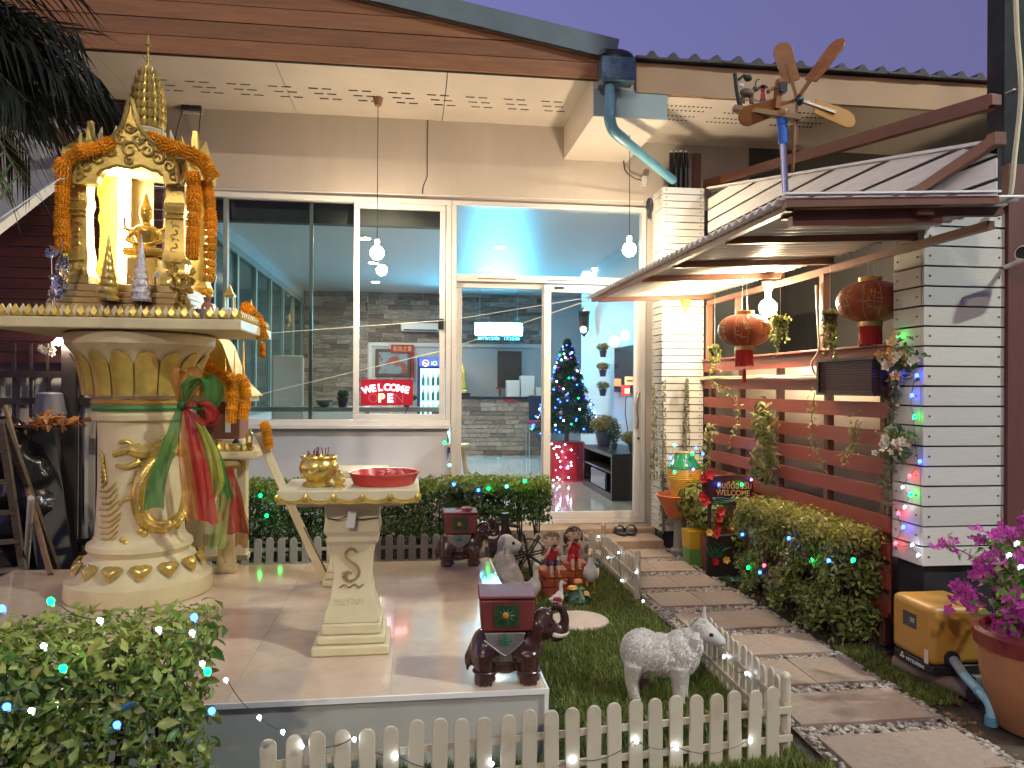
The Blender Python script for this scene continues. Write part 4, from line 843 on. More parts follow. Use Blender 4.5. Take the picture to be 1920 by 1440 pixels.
# ================================================================ whirligig on the awning corner
wg = thing('wooden_whirligig', 'wooden windmill whirligig with farmer and buffalo on a steel pole', 'whirligig', PY(1473, 366, 2.73)); WY = 2.73
m_wv = pm('varnished_wood', (.27, .105, .026), .4, var=.25, scale=12, stretch=(1, 1, 4), rnd=.1); m_wy = pm('yellow_wood', (.40, .18, .02), .7, var=.15)
p0 = PY(1473, 366, WY); p1 = PY(1466, 224, WY); b = MB(); b.tube([p0, p1 - Vector((0, 0, .02))], .0125, 14); part(b, 'pole', pm('chrome', (.6, .62, .62), .18, metal=1), wg)
b = MB(); b.tube([PY(1468, 270, WY), PY(1466, 228, WY)], .0165, 12); b.tube([PY(1467, 234, WY), PY(1465, 222, WY)], .02, 12); part(b, 'blue_sleeve', pm('blue_tape', (.01, .12, .55), .4), wg)
b = MB(); b.lathe([(.028, -.012), (.03, 0), (.028, .006)], 16, PY(1465, 212, WY)); part(b, 'turntable', m_wv, wg)
b = MB(); b.beam(PY(1375, 203, WY + .03), PY(1500, 222, WY - .02), .035, .018); part(b, 'base_board', pm('weathered_wood', (.28, .17, .07), .6), wg)
b = MB(); b.beam(PY(1455, 205, WY), PY(1462, 150, WY), .03, .02); b.beam(PY(1462, 158, WY), PY(1440, 172, WY), .02, .014); part(b, 'bearing_post', m_wv, wg)
b = MB(); b.cbox(PY(1466, 165, WY - .01), (.03, .03, .036)); part(b, 'bearing_block', m_black, wg); b = MB(); b.ell(PY(1499, 188, WY - .02), (.016, .016, .022), 10, 8); part(b, 'hub', m_black, wg)
H = PY(1494, 186, WY)
for (tx_, ty_, wd, tw, mt, s0) in ((1463, 80, .072, .35, m_wv, .12), (1580, 72, .062, .8, m_wv, .14), (1604, 230, .080, .25, m_wy, .10), (1486, 325, .055, 1.0, m_wv, .02), (1384, 224, .075, .3, m_wv, .35)):
    T = PY(tx_, ty_, WY + .01); d = (T - H); L = d.length; d.normalize(); s = d.cross(Vector((0, -1, 0))).normalized(); nrm = s.cross(d)
    s2 = s * cos(tw) + nrm * sin(tw); n2 = s2.cross(d); b = MB()
    poly = [(L * .30, -wd * .42), (L * .86, -wd * .5), (L * .96, -wd * .34), (L, 0), (L * .96, wd * .34), (L * .86, wd * .5), (L * .30, wd * .42)]
    b.prism(poly, H, d, s2, n2, -.004, .004); part(b, 'blade', mt, wg, bevel=.0015, bseg=1)
    b = MB(); b.beam(H, H + d * L * .62 + n2 * .008, .012, .010, up=n2); part(b, 'blade_arm', m_wv, wg)
# farmer and buffalo figures riding on the board
b = MB(); q = PY(1430, 205, WY + .02); b.ell(q + Vector((0, 0, .075)), (.009, .009, .011), 10, 8); b.tube([q + Vector((0, 0, .062)), q + Vector((0, 0, .035))], [.008, .011], 8); part(b, 'farmer_shirt', pm('red_shirt', (.5, .03, .03), .6), wg)
b = MB(); b.tube([q + Vector((0, 0, .036)), q + Vector((-.004, 0, .004))], [.011, .009], 8); part(b, 'farmer_trousers', pm('blue_trousers', (.02, .10, .28), .6), wg)
b = MB(); b.lathe([(.02, 0), (.004, .012)], 12, q + Vector((0, 0, .083))); part(b, 'farmer_hat', m_black, wg)
q = PY(1400, 196, WY + .02); b = MB(); b.ell(q + Vector((0, 0, .045)), (.030, .014, .018), 12, 8); b.ell(q + Vector((.036, 0, .062)), (.014, .010, .012), 10, 8)
for dx in (-.02, -.01, .014, .024): b.tube([q + Vector((dx, 0, .04)), q + Vector((dx, 0, .002))], .005, 6)
b.tube(bez(q + Vector((.036, 0, .07)), q + Vector((.03, 0, .10)), q + Vector((.055, 0, .10)), 5), .004, 5); organic(b, 'buffalo', pm('brown_black', (.05, .03, .022), .6, col2=(.16, .09, .06)), wg, local=False, voxel=.004, it=2)
b = MB(); q = PY(1382, 170, WY + .02); b.tube([PY(1388, 200, WY + .02), PY(1381, 170, WY + .02), PY(1378, 138, WY + .02)], [.010, .007, .008], 7); b.tube([PY(1384, 150, WY + .02), PY(1396, 140, WY + .02)], .005, 5); b.ell(PY(1402, 146, WY + .02), (.018, .012, .014), 8, 6); part(b, 'carved_tree', pm('dark_carving', (.02, .025, .02), .7), wg)
b = MB(); b.ell(PY(1390, 160, WY + .01), (.012, .004, .008), 10, 6); part(b, 'mirror_disc', pm('pale_blue_gloss', (.45, .6, .65), .15), wg)

# ================================================================ socket outlets, cord, folded umbrellas, black thing on pillar
cr_ = thing('hairline_cable', 'thin dark cable stub dangling down the wall above the window', 'cable', PY(801, 225, FY)); b = MB(); b.tube([PY(802, 222, FY - .006), PY(801, 290, FY - .006), PY(801, 332, FY - .006), PY(793, 350, FY - .006), PY(792, 363, FY - .006)], .003, 4); part(b, 'wire', m_black, cr_)
so_ = thing('wall_socket', 'white socket box with black plug and dangling cord on the wall', 'socket', PY(1152, 285, FY)); q = PY(1152, 285, FY - .02)
b = MB(); b.cbox(q, (.13, .035, .065)); part(b, 'box', m_white, so_, bevel=.006); b = MB(); b.cbox(q + Vector((.05, -.025, .0)), (.05, .03, .03)); part(b, 'plug', m_black, so_)
b = MB(); b.tube(spline([q + Vector((.07, -.03, 0)), PY(1172, 318, FY - .06), PY(1188, 333, FY - .05), PY(1202, 338, FY - .05)], 6), .006, 6); part(b, 'cord', m_black, so_); b = MB(); b.cbox(PY(1208, 339, FY - .06), (.045, .025, .085), ry=.15); part(b, 'adaptor', m_white, so_, bevel=.004)
s2_ = thing('wall_socket', 'black double plug on the ceiling socket above the window', 'socket', PY(360, 200, FY)); q = PY(360, 202, FY - .03)
b = MB(); b.cbox(q + Vector((0, .015, -.02)), (.16, .02, .05)); part(b, 'box', m_white, s2_); b = MB(); b.cbox(q + Vector((-.04, -.02, 0)), (.07, .05, .05)); part(b, 'plug', m_black, s2_, bevel=.006); b = MB(); b.cbox(q + Vector((.045, -.02, 0)), (.07, .05, .05)); part(b, 'plug', m_black, s2_, bevel=.006)
for a_, c_ in ((343, 328), (377, 372)): b = MB(); b.tube(spline([PY(a_, 205, FY - .05), PY((a_ + c_) / 2, 230, FY - .04), PY(c_, 262, FY - .02)], 5), .004, 5); part(b, 'cord', m_black, s2_)
um = thing('folded_parasols', 'row of rolled black cloths with white rings above the door pillar', 'rolled cloth', PY(1270, 345, 6.2))
for i in range(4): a = PY(1259 + i * 9, 285, 6.3); b = MB(); b.tube([a, Vector((a.x, a.y, 2.97))], [.018, .024], 10); part(b, 'roll', m_black, um); b = MB(); b.ell(a + Vector((0, -.005, 0)), (.018, .018, .014), 10, 6); part(b, 'ring', m_white, um)
a = PY(1290, 288, 6.3); b = MB(); b.box(a.x - .02, a.x + .035, 6.29, 6.32, 2.97, a.z); part(b, 'grey_board', m_grey, um); b = MB(); b.box(a.x + .04, a.x + .11, 6.28, 6.31, 2.97, a.z); part(b, 'maroon_board', m_mar, um)
bk_ = thing('black_glove', 'black rubber glove hung on the corner of the door pillar', 'glove', PY(1218, 388, 5.98)); q = PY(1218, 386, 5.99); b = MB(); b.ell(q, (.035, .02, .07), 10, 8); b.ell(q + Vector((-.01, 0, -.08)), (.012, .01, .04), 8, 6); b.ell(q + Vector((.01, 0, -.085)), (.01, .01, .045), 8, 6); organic(b, 'glove', m_black, bk_, local=False, voxel=.006, it=3)

# slippers on the step
for i, (x, y, rz) in enumerate(((1163, 1001, .1), (1183, 1000, -.25))):
    p = PZ(x, y, .087); p = Vector((p.x, p.y, .0865)); t = thing('slipper', 'black slipper left on the door step', 'slipper', p, rz, group='pair of black slippers'); b = MB(); b.prism([(.045 * sin(a) * (1 + .15 * cos(a)), .115 * cos(a)) for a in [2 * pi * k / 18 for k in range(18)]], (0, 0, 0), (1, 0, 0), (0, 1, 0), (0, 0, 1), 0, .02); part(b, 'sole', m_black, t, local=True, bevel=.004)
    b = MB(); 
    for k in range(9): pass
    b.tube([(.046 * cos(a), .02 + .0 * a, .018 + .05 * sin(a)) for a in [pi * k / 8 for k in range(9)]], .02, 6, flat=.35); part(b, 'strap', m_black, t, local=True)
# ================================================================ big spirit house on its pillar
SX, SY = -1.385, 4.13
sh_ = thing('spirit_house', 'large gold spirit house on a cream dragon pillar with lit interior', 'spirit house', (SX, SY, PZT))
C3 = (SX, SY, 0)
# stepped round base
b = MB(); b.lathe([(.345, .252), (.35, .262), (.345, .335), (.325, .345), (.30, .36), (.262, .445), (.235, .462), (.24, .475), (.252, .492), (.248, .515), (.225, .53), (.215, .55)], 56, C3); part(b, 'base', m_cream, sh_)
for i in range(14):
    a = 2 * pi * i / 14 + .1; rr = .292; n = Vector((cos(a) * .86, sin(a) * .86, .5)).normalized(); s = Vector((-sin(a), cos(a), 0)); u = n.cross(s); c = Vector((SX + rr * cos(a), SY + rr * sin(a), .408)); m = MB()
    out_ = [(-1, .55), (-.82, .85), (-.4, 1), (0, .93), (.4, 1), (.82, .85), (1, .55), (.78, -.05), (.4, -.6), (0, -1.1), (-.4, -.6), (-.78, -.05)]
    rim = [c + s * (q[0] * .052) + u * (q[1] * .040) + n * .002 for q in out_]; ins = [c + s * (q[0] * .036) + u * (q[1] * .026 + .002) + n * .017 for q in out_]; k = len(out_)
    m.add(rim + ins + [c + n * .024], [(i, (i + 1) % k, k + (i + 1) % k, k + i) for i in range(k)] + [(k + i, k + (i + 1) % k, 2 * k) for i in range(k)]); part(m, 'gold_petal', m_goldb, sh_)
# shaft
b = MB(); b.lathe([(.212, .545), (.208, .60), (.200, .80), (.200, 1.05), (.205, 1.13), (.228, 1.14), (.232, 1.165), (.215, 1.18), (.225, 1.20), (.23, 1.245)], 48, C3); part(b, 'shaft', m_cream, sh_)
# tied cloth band
for k, (z0, z1, c) in enumerate(((1.185, 1.212, (.05, .22, .06)), (1.210, 1.243, (.42, .24, .05)))):
    b = MB(); b.lathe([(.226, z0), (.236, (z0 + z1) / 2), (.23, z1)], 40, C3); part(b, 'cloth_band', pm('band_%d' % k, c, .6, var=.25, scale=12), sh_)
# lotus bowl with tall gold petals
b = MB(); b.lathe([(.225, 1.243), (.245, 1.26), (.255, 1.34), (.275, 1.42), (.32, 1.48), (.352, 1.515), (.357, 1.565), (.34, 1.575)], 56, C3); part(b, 'bowl', m_cream, sh_)
prof = [(.258, 1.262), (.268, 1.34), (.288, 1.42), (.318, 1.468)]
for i in range(16):
    a = 2 * pi * i / 16; m = MB(); rows_ = []
    for k, (r_, z_) in enumerate(prof):
        wd = [.045, .050, .052, .032][k]; rows_.append([Vector((SX + (r_ + .012 * (1 - abs(v)) + .003) * cos(a + v * wd / r_), SY + (r_ + .012 * (1 - abs(v)) + .003) * sin(a + v * wd / r_), z_ + (.012 if k == 3 and v == 0 else 0))) for v in (-1, -.5, 0, .5, 1)])
    vs = [v for q in rows_ for v in q]; fs = [(k * 5 + j, k * 5 + j + 1, (k + 1) * 5 + j + 1, (k + 1) * 5 + j) for k in range(3) for j in range(4)]
    m.add(vs, fs); part(m, 'bowl_petal', m_gold, sh_)
# dragon relief wound round the shaft
def on_shaft(a, z, out=.0): r_ = .203 + out; return Vector((SX + r_ * cos(a), SY + r_ * sin(a), z))
def sa(x, z): 
    s = max(-.98, min(.98, (x - 263) * .00277 / .203)); return -pi / 2 + math.asin(s) + .33      # photo column to angle on the drum
def dz(y): return 1.32 - (y - 718) / 1420 * 3.85
dr = MB(); body = [(345, 850), (318, 838), (290, 850), (268, 885), (258, 925), (268, 965), (296, 982), (326, 968), (336, 925)]
bp_ = spline([on_shaft(sa(x, 0), dz(y), -.004) for x, y in body], 7); dr.tube(bp_, [.026 + .012 * sin(pi * i / (len(bp_) - 1)) for i in range(len(bp_))], 12)
for (pts_, r0, r1) in (([(312, 846), (285, 840), (262, 842), (245, 836)], .040, .030), ([(262, 834), (238, 838), (218, 846)], .026, .014), ([(262, 858), (240, 868), (222, 866)], .018, .010), ([(250, 830), (240, 822), (226, 824)], .014, .008), ([(285, 830), (300, 815), (325, 812)], .014, .004), ([(290, 840), (315, 826), (345, 828)], .012, .004), ([(270, 868), (282, 890), (276, 912)], .014, .004), ([(255, 872), (250, 890), (240, 902)], .010, .003), ([(262, 930), (240, 925), (228, 938)], .014, .006)):
    q_ = spline([on_shaft(sa(x, 0), dz(y), .004) for x, y in pts_], 5); dr.tube(q_, [r0 + (r1 - r0) * i / (len(q_) - 1) for i in range(len(q_))], 8)
dr.ell(on_shaft(sa(248, 0), dz(832), .014), .014, 8, 6)
for i, p_ in enumerate(bp_):
    u = (p_ - Vector((SX, SY, p_.z))).normalized(); tn = (bp_[min(i + 1, len(bp_) - 1)] - bp_[max(0, i - 1)]).normalized(); s_ = tn.cross(u)
    for j in (-1, 0, 1): dr.ell(p_ + s_ * (.017 * j) + u * (.036 - .010 * abs(j)) + tn * (.005 * (j % 2)), (.0085, .0085, .0085), 6, 5)
organic(dr, 'dragon_relief', m_goldb, sh_, local=False, voxel=.0045, it=1)
fl = MB()
for i in range(11): y = 905 + i * 11; x0 = 198 + 2 * (i % 3); x1 = 232 - 1.6 * abs(i - 5); fl.tube(spline([on_shaft(sa(x0, 0), dz(y + 8), .004), on_shaft(sa((x0 + x1) / 2, 0), dz(y + 8 - 3), .007), on_shaft(sa(x1, 0), dz(y - 10), .008)], 4), [.008, .009, .008, .008, .007, .006, .005, .004, .002], 6)
for (x, y) in ((235, 1000), (268, 990), (262, 985), (322, 985), (240, 1005), (208, 1010)): fl.ell(on_shaft(sa(x, 0), dz(y), .004), .018, 8, 6)
for i in range(6): fl.tube(spline([on_shaft(sa(195 + i * 2, 0), dz(840 + 9 * i), .004), on_shaft(sa(203 + i, 0), dz(850 + 9 * i), .008), on_shaft(sa(200, 0), dz(862 + 9 * i), .004)], 3), .006, 6)
tag(part(fl, 'flame_relief', m_gold, sh_), kind='stuff')
for a_ in (1.2, 2.6): 
    fl2 = MB(); fl2.tube(spline([on_shaft(a_ + .2 * sin(k * .8), .62 + k * .07, .006) for k in range(7)], 4), .016, 8); tag(part(fl2, 'flame_relief', m_gold, sh_), kind='stuff')
# table slab
TZ = 1.578
b = MB(); b.box(SX - .575, SX + .575, SY - .385, SY + .385, TZ, TZ + .052); part(b, 'table_slab', m_cream, sh_, bevel=.006)
b = MB(); b.box(SX - .53, SX + .53, SY - .34, SY + .34, TZ + .052, TZ + .075); part(b, 'slab_step', m_cream, sh_)
pet = MB(); pet.add([(-.021, 0, 0), (0, -.014, .004), (.021, 0, 0), (.012, -.012, .022), (0, -.004, .044), (-.012, -.012, .022), (-.021, .008, .0), (.021, .008, 0), (0, .008, .044)], [(0, 1, 5), (1, 3, 5), (1, 2, 3), (5, 3, 4), (0, 5, 4, 8, 6), (2, 7, 8, 4, 3)]); pet_me = pet.mesh('lotus_petal', m_gold, 20)
pet2_me = pet.mesh('lotus_petal', m_cream, 20)
for i in range(20):
    x = SX - .545 + i * .0574; put(pet_me, 'lotus_petal', sh_, (x, SY - .372, TZ + .053), (0, 0, 0), (1.3, 1.2, 1.25)); 
    if i < 19: put(pet2_me, 'lotus_petal', sh_, (x + .0287, SY - .364, TZ + .053), (0, 0, 0), (1.15, 1, 1.3))
for i in range(16): put(pet_me, 'lotus_petal', sh_, (SX + .562, SY - .35 + i * .0454, TZ + .053), (0, 0, pi / 2))
# ---- the shrine itself
D0 = SY - .23                                   # front plane
b = MB()
for (h, d, z0, z1) in ((.335, .30, TZ + .076, TZ + .125), (.315, .285, TZ + .126, TZ + .155), (.30, .27, TZ + .156, TZ + .185), (.275, .25, TZ + .186, TZ + .225)): b.box(SX - h, SX + h, SY - d, SY + d, z0, z1)
part(b, 'shrine_base', pm('gilded_cream', (.58, .40, .16), .4, var=.15, metal=.15), sh_, bevel=.006)
Z0 = TZ + .226
def square_col(cx, cy_, w0, z0, z1, name='column'):
    H_ = z1 - z0; pr = [(1.25, 0), (1.25, .06), (1.05, .10), (1.0, .13), (1.1, .2), (.92, .3), (.85, .5), (.85, .58), (.98, .62), (.98, .66), (.86, .70), (.92, .80), (1.08, .84), (1.08, .90), (1.2, .94), (1.25, 1.0)]
    m = MB(); m.lathe([(w0 * p * .707, q * H_) for p, q in pr], 4, (cx, cy_, z0), rot=pi / 4); return part(m, name, m_gold, sh_, smooth=20)
ZC = 2.42
for sx in (-.225, .225):
    for sy in (-.19, .19): square_col(SX + sx, SY + sy, .10, Z0, ZC)
# column reliefs
for sx in (-.225, .225):
    rl = MB()
    for k in range(5):
        for j in range(-4, 5): rl.ell((SX + sx + j * .0095, D0 + .036 - .044 - (.008 if k in (0, 4) else .0), Z0 + [.11, .33, .355, .40, .49][k]), (.005, .007, .006), 6, 5)
    for k in range(8): rl.tube([(SX + sx + .022 * cos(k * 2.1 + q * .8) * (1 - q * .15), D0 - .006, Z0 + .15 + k * .022 + .012 * sin(k * 2.1 + q * .8)) for q in range(5)], .0042, 5)
    tag(part(rl, 'column_relief', m_goldb, sh_), kind='stuff')
# front arch plate
def PQ(x, y): p = PY(x, y, D0 - .05); return (p.x, p.z)
outer = [(140, 345), (143, 318), (155, 300), (178, 288), (200, 272), (215, 255), (228, 240), (236, 218), (241, 196), (246, 186), (251, 200), (256, 224), (266, 245), (280, 262), (300, 276), (318, 290), (331, 308), (336, 345)]
inner = [(308, 345), (305, 330), (298, 322), (285, 320), (265, 312), (244, 316), (222, 312), (203, 317), (192, 321), (184, 330), (181, 345)]
b = MB(); b.prism([PQ(*p) for p in outer + inner], (0, 0, 0), (1, 0, 0), (0, 0, 1), (0, 1, 0), D0 - .055, D0 + .0); part(b, 'front_arch', m_gold, sh_)
rl = MB()
for seq, rad in ((outer, .011), (inner[1:-1], .009)): rl.tube(spline([Vector((*PQ(*p), 0)).xzy + Vector((0, D0 - .058, 0)) for p in seq], 4), rad, 6)
def swirl(x, y, R0, t, hand):
    c = PQ(x, y); pts = []
    for k in range(15): f = k / 14; a = hand * (f * 8.5) + t; r_ = R0 * (1 - .8 * f); pts.append((c[0] + r_ * cos(a), D0 - .060, c[1] + r_ * sin(a)))
    rl.tube(pts, [.008 * (1 - .5 * i / 14) for i in range(15)], 6)
for x, y, R0, t, hd in ((163, 312, .036, 1, 1), (187, 298, .034, 1.4, 1), (210, 283, .036, 1.8, 1), (229, 262, .03, 2, 1), (318, 312, .036, 2, -1), (297, 298, .034, 1.8, -1), (277, 283, .036, 1.4, -1), (259, 262, .03, 1, -1), (244, 282, .045, 0, 1), (244, 240, .028, 0, -1), (150, 332, .025, 0, 1), (327, 332, .025, 0, 1), (244, 302, .02, 2, 1)): swirl(x, y, R0, t, hd)
for i in range(40): f = i / 39; q = spline([Vector((*PQ(*p), 0)).xzy for p in outer], 5); p_ = q[int(f * (len(q) - 1))]; rl.ell((p_.x, D0 - .066, p_.z - .016), .0055, 6, 4)
part(rl, 'arch_scrollwork', m_goldb, sh_)
for sx, sg in ((158, -1), (322, 1)):
    m = MB(); c = PQ(sx - sg * 0, 330); m.tube(spline([(c[0] + sg * .02, D0 - .03, c[1] - .03), (c[0] + sg * .055, D0 - .03, c[1] + .02), (c[0] + sg * .06, D0 - .03, c[1] + .085), (c[0] + sg * .09, D0 - .03, c[1] + .125)], 5), [.03, .03, .028, .026, .024, .022, .02, .018, .016, .015, .013, .011, .009, .007, .005, .003], 8, flat=.6); part(m, 'corner_flame', m_goldb, sh_)
# side arches, ceiling and roof tiers
for sx in (-1, 1):
    m = MB(); m.prism([(SY - .2, 2.40), (SY - .2, 2.46), (SY - .1, 2.52), (SY, 2.59), (SY + .1, 2.52), (SY + .2, 2.46), (SY + .2, 2.40), (SY + .12, 2.40), (SY, 2.46), (SY - .12, 2.40)], (SX + sx * .29, 0, 0), (0, 1, 0), (0, 0, 1), (1, 0, 0), -.02, .02); part(m, 'side_arch', m_gold, sh_)
b = MB(); b.box(SX - .275, SX + .275, SY - .228, SY + .24, 2.42, 2.455); part(b, 'shrine_ceiling', pm('cream_ceiling', (.62, .50, .30), .5), sh_)
b = MB(); b.box(SX - .245, SX - .20, SY + .20, SY + .23, Z0, 2.42); b.box(SX - .20, SX - .02, SY + .21, SY + .225, Z0, 2.42); part(b, 'rear_panel', pm('cream_ceiling', (.62, .50, .30), .5), sh_)
for k, (w0, w1, z0, z1) in enumerate(((.29, .20, 2.456, 2.50), (.20, .135, 2.501, 2.525), (.135, .10, 2.526, 2.54))):
    m = MB(); m.lathe([(w0 * 1.2, 0), (w0 * 1.2, .012), (w1 * 1.2, z1 - z0)], 4, (SX + .01, SY, z0), rot=pi / 4, sy=.85); part(m, 'roof_tier', m_gold, sh_, smooth=20)
    for sx in (-1, 1):
        for sy in (-1, 1):
            f_ = MB(); c = Vector((SX + .01 + sx * w0 * .8, SY + sy * w0 * .68, z0 + .01)); f_.tube([c, c + Vector((sx * .008, 0, .04)), c + Vector((sx * .002, 0, .085))], [.016, .013, .002], 6); part(f_, 'roof_finial', m_cream if k else m_goldb, sh_)
PC = (SX + .018, SY, 0)
prang = [(.100, 2.535), (.104, 2.555), (.088, 2.565), (.092, 2.585), (.096, 2.60), (.084, 2.61), (.088, 2.622), (.078, 2.632)]
m = MB(); m.lathe(prang, 20, PC, wob=lambda a, k: 1 + .04 * cos(4 * a)); part(m, 'tower_base', m_cream, sh_)
tiers = []
for k in range(7):
    z = 2.632 + k * .045; R_ = [.080, .084, .083, .079, .071, .059, .043][k]; tiers += [(R_ * .90, z), (R_, z + .006), (R_ * 1.02, z + .030), (R_ * .9, z + .040)]
tiers += [(.026, 2.95), (.010, 2.965)]
m = MB(); m.lathe(tiers, 48, PC, wob=lambda a, k: 1 + .05 * cos(12 * a) + .03 * cos(4 * a)); part(m, 'tower_spire', m_gold, sh_)
lf = MB()
for k in range(7):
    z = 2.637 + k * .045; R_ = [.080, .084, .083, .079, .071, .059, .043][k] * 1.05
    for i in range(22): a = 2 * pi * i / 22; c = Vector((PC[0] + R_ * cos(a), PC[1] + R_ * sin(a), z)); s = Vector((-sin(a), cos(a), 0)) * R_ * .115; o_ = Vector((cos(a), sin(a), 0)) * .005; lf.add([c - s, c + s, c + o_ + Vector((0, 0, .02)) + s * .8, c + o_ * .6 + Vector((0, 0, .046)), c + o_ + Vector((0, 0, .02)) - s * .8], [(0, 1, 2, 4), (4, 2, 3)])
part(lf, 'spire_leaves', m_goldb, sh_, smooth=20)
m = MB(); m.tube([(PC[0], PC[1], 2.955), (PC[0], PC[1], 3.085)], .0045, 6); m.lathe([(.004, 0), (.017, .008), (.008, .03), (.003, .062)], 12, (PC[0], PC[1], 3.065))
for a in range(6): m.tube([(PC[0], PC[1], 2.975), (PC[0] + .02 * cos(a), PC[1] + .02 * sin(a), 3.0), (PC[0] + .028 * cos(a), PC[1] + .028 * sin(a), 3.025)], [.003, .002, .001], 4)
part(m, 'spire_finial', m_goldb, sh_)
for x, y0, y1 in ((170, 228, 282), (366, 247, 300)):
    a = PY(x, y1, SY - .12); c = PY(x, y0, SY - .12); m = MB(); m.lathe([(.024, 0), (.021, (c.z - a.z) * .6), (.016, c.z - a.z), (.006, c.z - a.z + .004)], 4, a, rot=pi / 4); part(m, 'corner_finial', m_gold, sh_, smooth=20)
# lamp inside and the seated deity
tp = PY(219, 352, SY + .02); m = MB(); m.tube([(tp.x, SY + .10, Z0 + .10), (tp.x + .004, SY + .10, 2.40)], .024, 12); part(m, 'lamp_tube', em('shrine_tube', (1, .84, .50), 46.0), sh_)
m = MB(); m.box(tp.x - .03, tp.x + .03, SY + .126, SY + .15, Z0 + .05, 2.415); part(m, 'lamp_holder', m_white, sh_)
dt = thing('deity_statue', 'small seated gold statue inside the lit spirit house', 'statue', (SX + .02, SY - .02, Z0))
c = Vector((SX + .02, SY - .02, Z0)); m = MB(); m.box(c.x - .075, c.x + .075, c.y - .06, c.y + .06, c.z, c.z + .16); part(m, 'plinth', m_goldb, dt, bevel=.008)
s_ = MB(); c2 = c + Vector((0, 0, .16)); s_.ell(c2 + Vector((0, 0, .035)), (.085, .055, .036)); s_.lathe([(.05, .03), (.045, .08), (.062, .14), (.05, .165), (.022, .175), (.02, .20)], 16, c2, sy=.7); s_.ell(c2 + Vector((0, 0, .225)), (.032, .032, .038)); s_.lathe([(.034, .245), (.03, .26), (.02, .285), (.006, .34)], 10, c2)
for sg in (-1, 1): s_.tube([c2 + Vector((sg * .058, 0, .145)), c2 + Vector((sg * .085, -.02, .09)), c2 + Vector((sg * .03, -.05, .065))], [.018, .015, .012], 8); s_.tube([c2 + Vector((sg * .05, 0, .14)), c2 + Vector((sg * .10, -.01, .15)), c2 + Vector((sg * .10, -.01, .21))], [.015, .012, .008], 8); s_.tube([c2 + Vector((sg * .03, -.01, .03)), c2 + Vector((sg * .09, -.03, .03)), c2 + Vector((-sg * .02, -.06, .025))], [.028, .026, .02], 8)
organic(s_, 'figure', m_goldb, dt, local=False, voxel=.006, it=3)
m = MB(); e0 = Vector((SX + .14, SY - .10, Z0)); m.ell(e0 + Vector((0, 0, .05)), (.035, .02, .028)); m.ell(e0 + Vector((-.035, 0, .07)), (.018, .016, .02)); m.tube([e0 + Vector((-.05, 0, .07)), e0 + Vector((-.06, 0, .03)), e0 + Vector((-.055, 0, .01))], [.008, .006, .004], 6)
for dx in (-.022, .022): m.tube([e0 + Vector((dx, 0, .04)), e0 + Vector((dx, 0, 0))], .010, 6)
el = thing('elephant_offering', 'tiny white and gold elephant figurine inside the spirit house', 'figurine', e0); organic(m, 'body', m_white, el, local=False, voxel=.005, it=2)

# ---- marigold garlands
m_mari = leafmat('marigold', (1.0, .42, .014), (1.0, .66, .07), .65, .15)
def marigold(name, r, h, seed):
    """one flower head: ruffled toothed discs stacked round a solid core"""
    R2 = random.Random(seed); m = MB(); m.ell((0, 0, 0), (r * .8, r * .8, h * .8), 10, 6)
    for z0 in (-.35, 0, .35):
        n = 26; top = []; ph = R2.uniform(0, 1)
        for i in range(n): a = 2 * pi * (i + ph) / n; q = r * (1.18 if i % 2 else .86) * R2.uniform(.9, 1.08); top.append((q * cos(a), q * sin(a), z0 * h + (R2.uniform(.15, .35) if i % 2 else -.05) * h))
        k = len(top); m.add(top + [(0, 0, z0 * h + .25 * h), (0, 0, z0 * h - .3 * h)], [(i, (i + 1) % k, k) for i in range(k)] + [((i + 1) % k, i, k + 1) for i in range(k)])
    return m.mesh(name, m_mari, 0)
mar = [marigold('flower', .030, .026, i) for i in range(4)]
def garland(label, pts, step=.021, parent_loc=None, scale=1.0):
    pts = spline(pts, 10); t = thing('marigold_garland', label, 'garland', parent_loc or pts[-1]); b = MB(); b.tube(pts[::3] + [pts[-1]], .002, 4); part(b, 'thread', m_white, t)
    acc = 0
    for i in range(1, len(pts)):
        d = pts[i] - pts[i - 1]; acc += d.length
        if acc >= step * scale:
            acc = 0; q = d.to_track_quat('Z', 'Y').to_euler(); s = scale * random.uniform(.9, 1.1); put(mar[random.randrange(4)], 'flower', t, pts[i], q, (s, s, s))
    return t
GF = D0 - .07
garland('orange marigold garland over the left side of the shrine arch', [PY(228, 262, GF + .05), PY(190, 276, GF), PY(150, 285, GF - .02), PY(122, 305, GF - .02), PY(112, 322, GF - .01)], scale=1.1)
garland('yellow lit marigold strand hanging left of the shrine opening', [PY(118, 318, GF - .0), PY(117, 360, GF), PY(116, 420, GF), PY(118, 472, GF)], scale=1.05)
garland('orange marigold garland over the right side of the shrine roof', [PY(272, 255, GF + .1), PY(310, 272, GF + .02), PY(350, 285, GF - .02), PY(382, 305, GF - .03), PY(398, 332, GF - .02)], scale=1.15)
garland('orange marigold strand hanging on the right shrine column', [PY(360, 318, GF - .03), PY(364, 365, GF - .03), PY(362, 430, GF - .03), PY(360, 480, GF - .03)], scale=1.05)
garland('orange marigold strand hanging free at the far right of the shrine', [PY(386, 335, GF + .06), PY(393, 385, GF + .03), PY(395, 450, GF + .02), PY(393, 522, GF + .02)], scale=.95)
garland('marigold rope draped over the corner of the shrine table', [PY(455, 570, SY + .15), PY(470, 585, SY + .1), PY(485, 605, SY + .1), PY(491, 630, SY + .1)], scale=1.0); 
garland('short marigold tail with white thread below the shrine table', [PY(491, 640, SY + .1), PY(492, 668, SY + .1)], scale=.6)
garland('orange marigold garland on the small spirit house', [PY(380, 663, 4.45), PY(392, 690, 4.43), PY(415, 705, 4.42), PY(432, 712, 4.40), PY(436, 745, 4.40), PY(434, 788, 4.40)], scale=1.05)
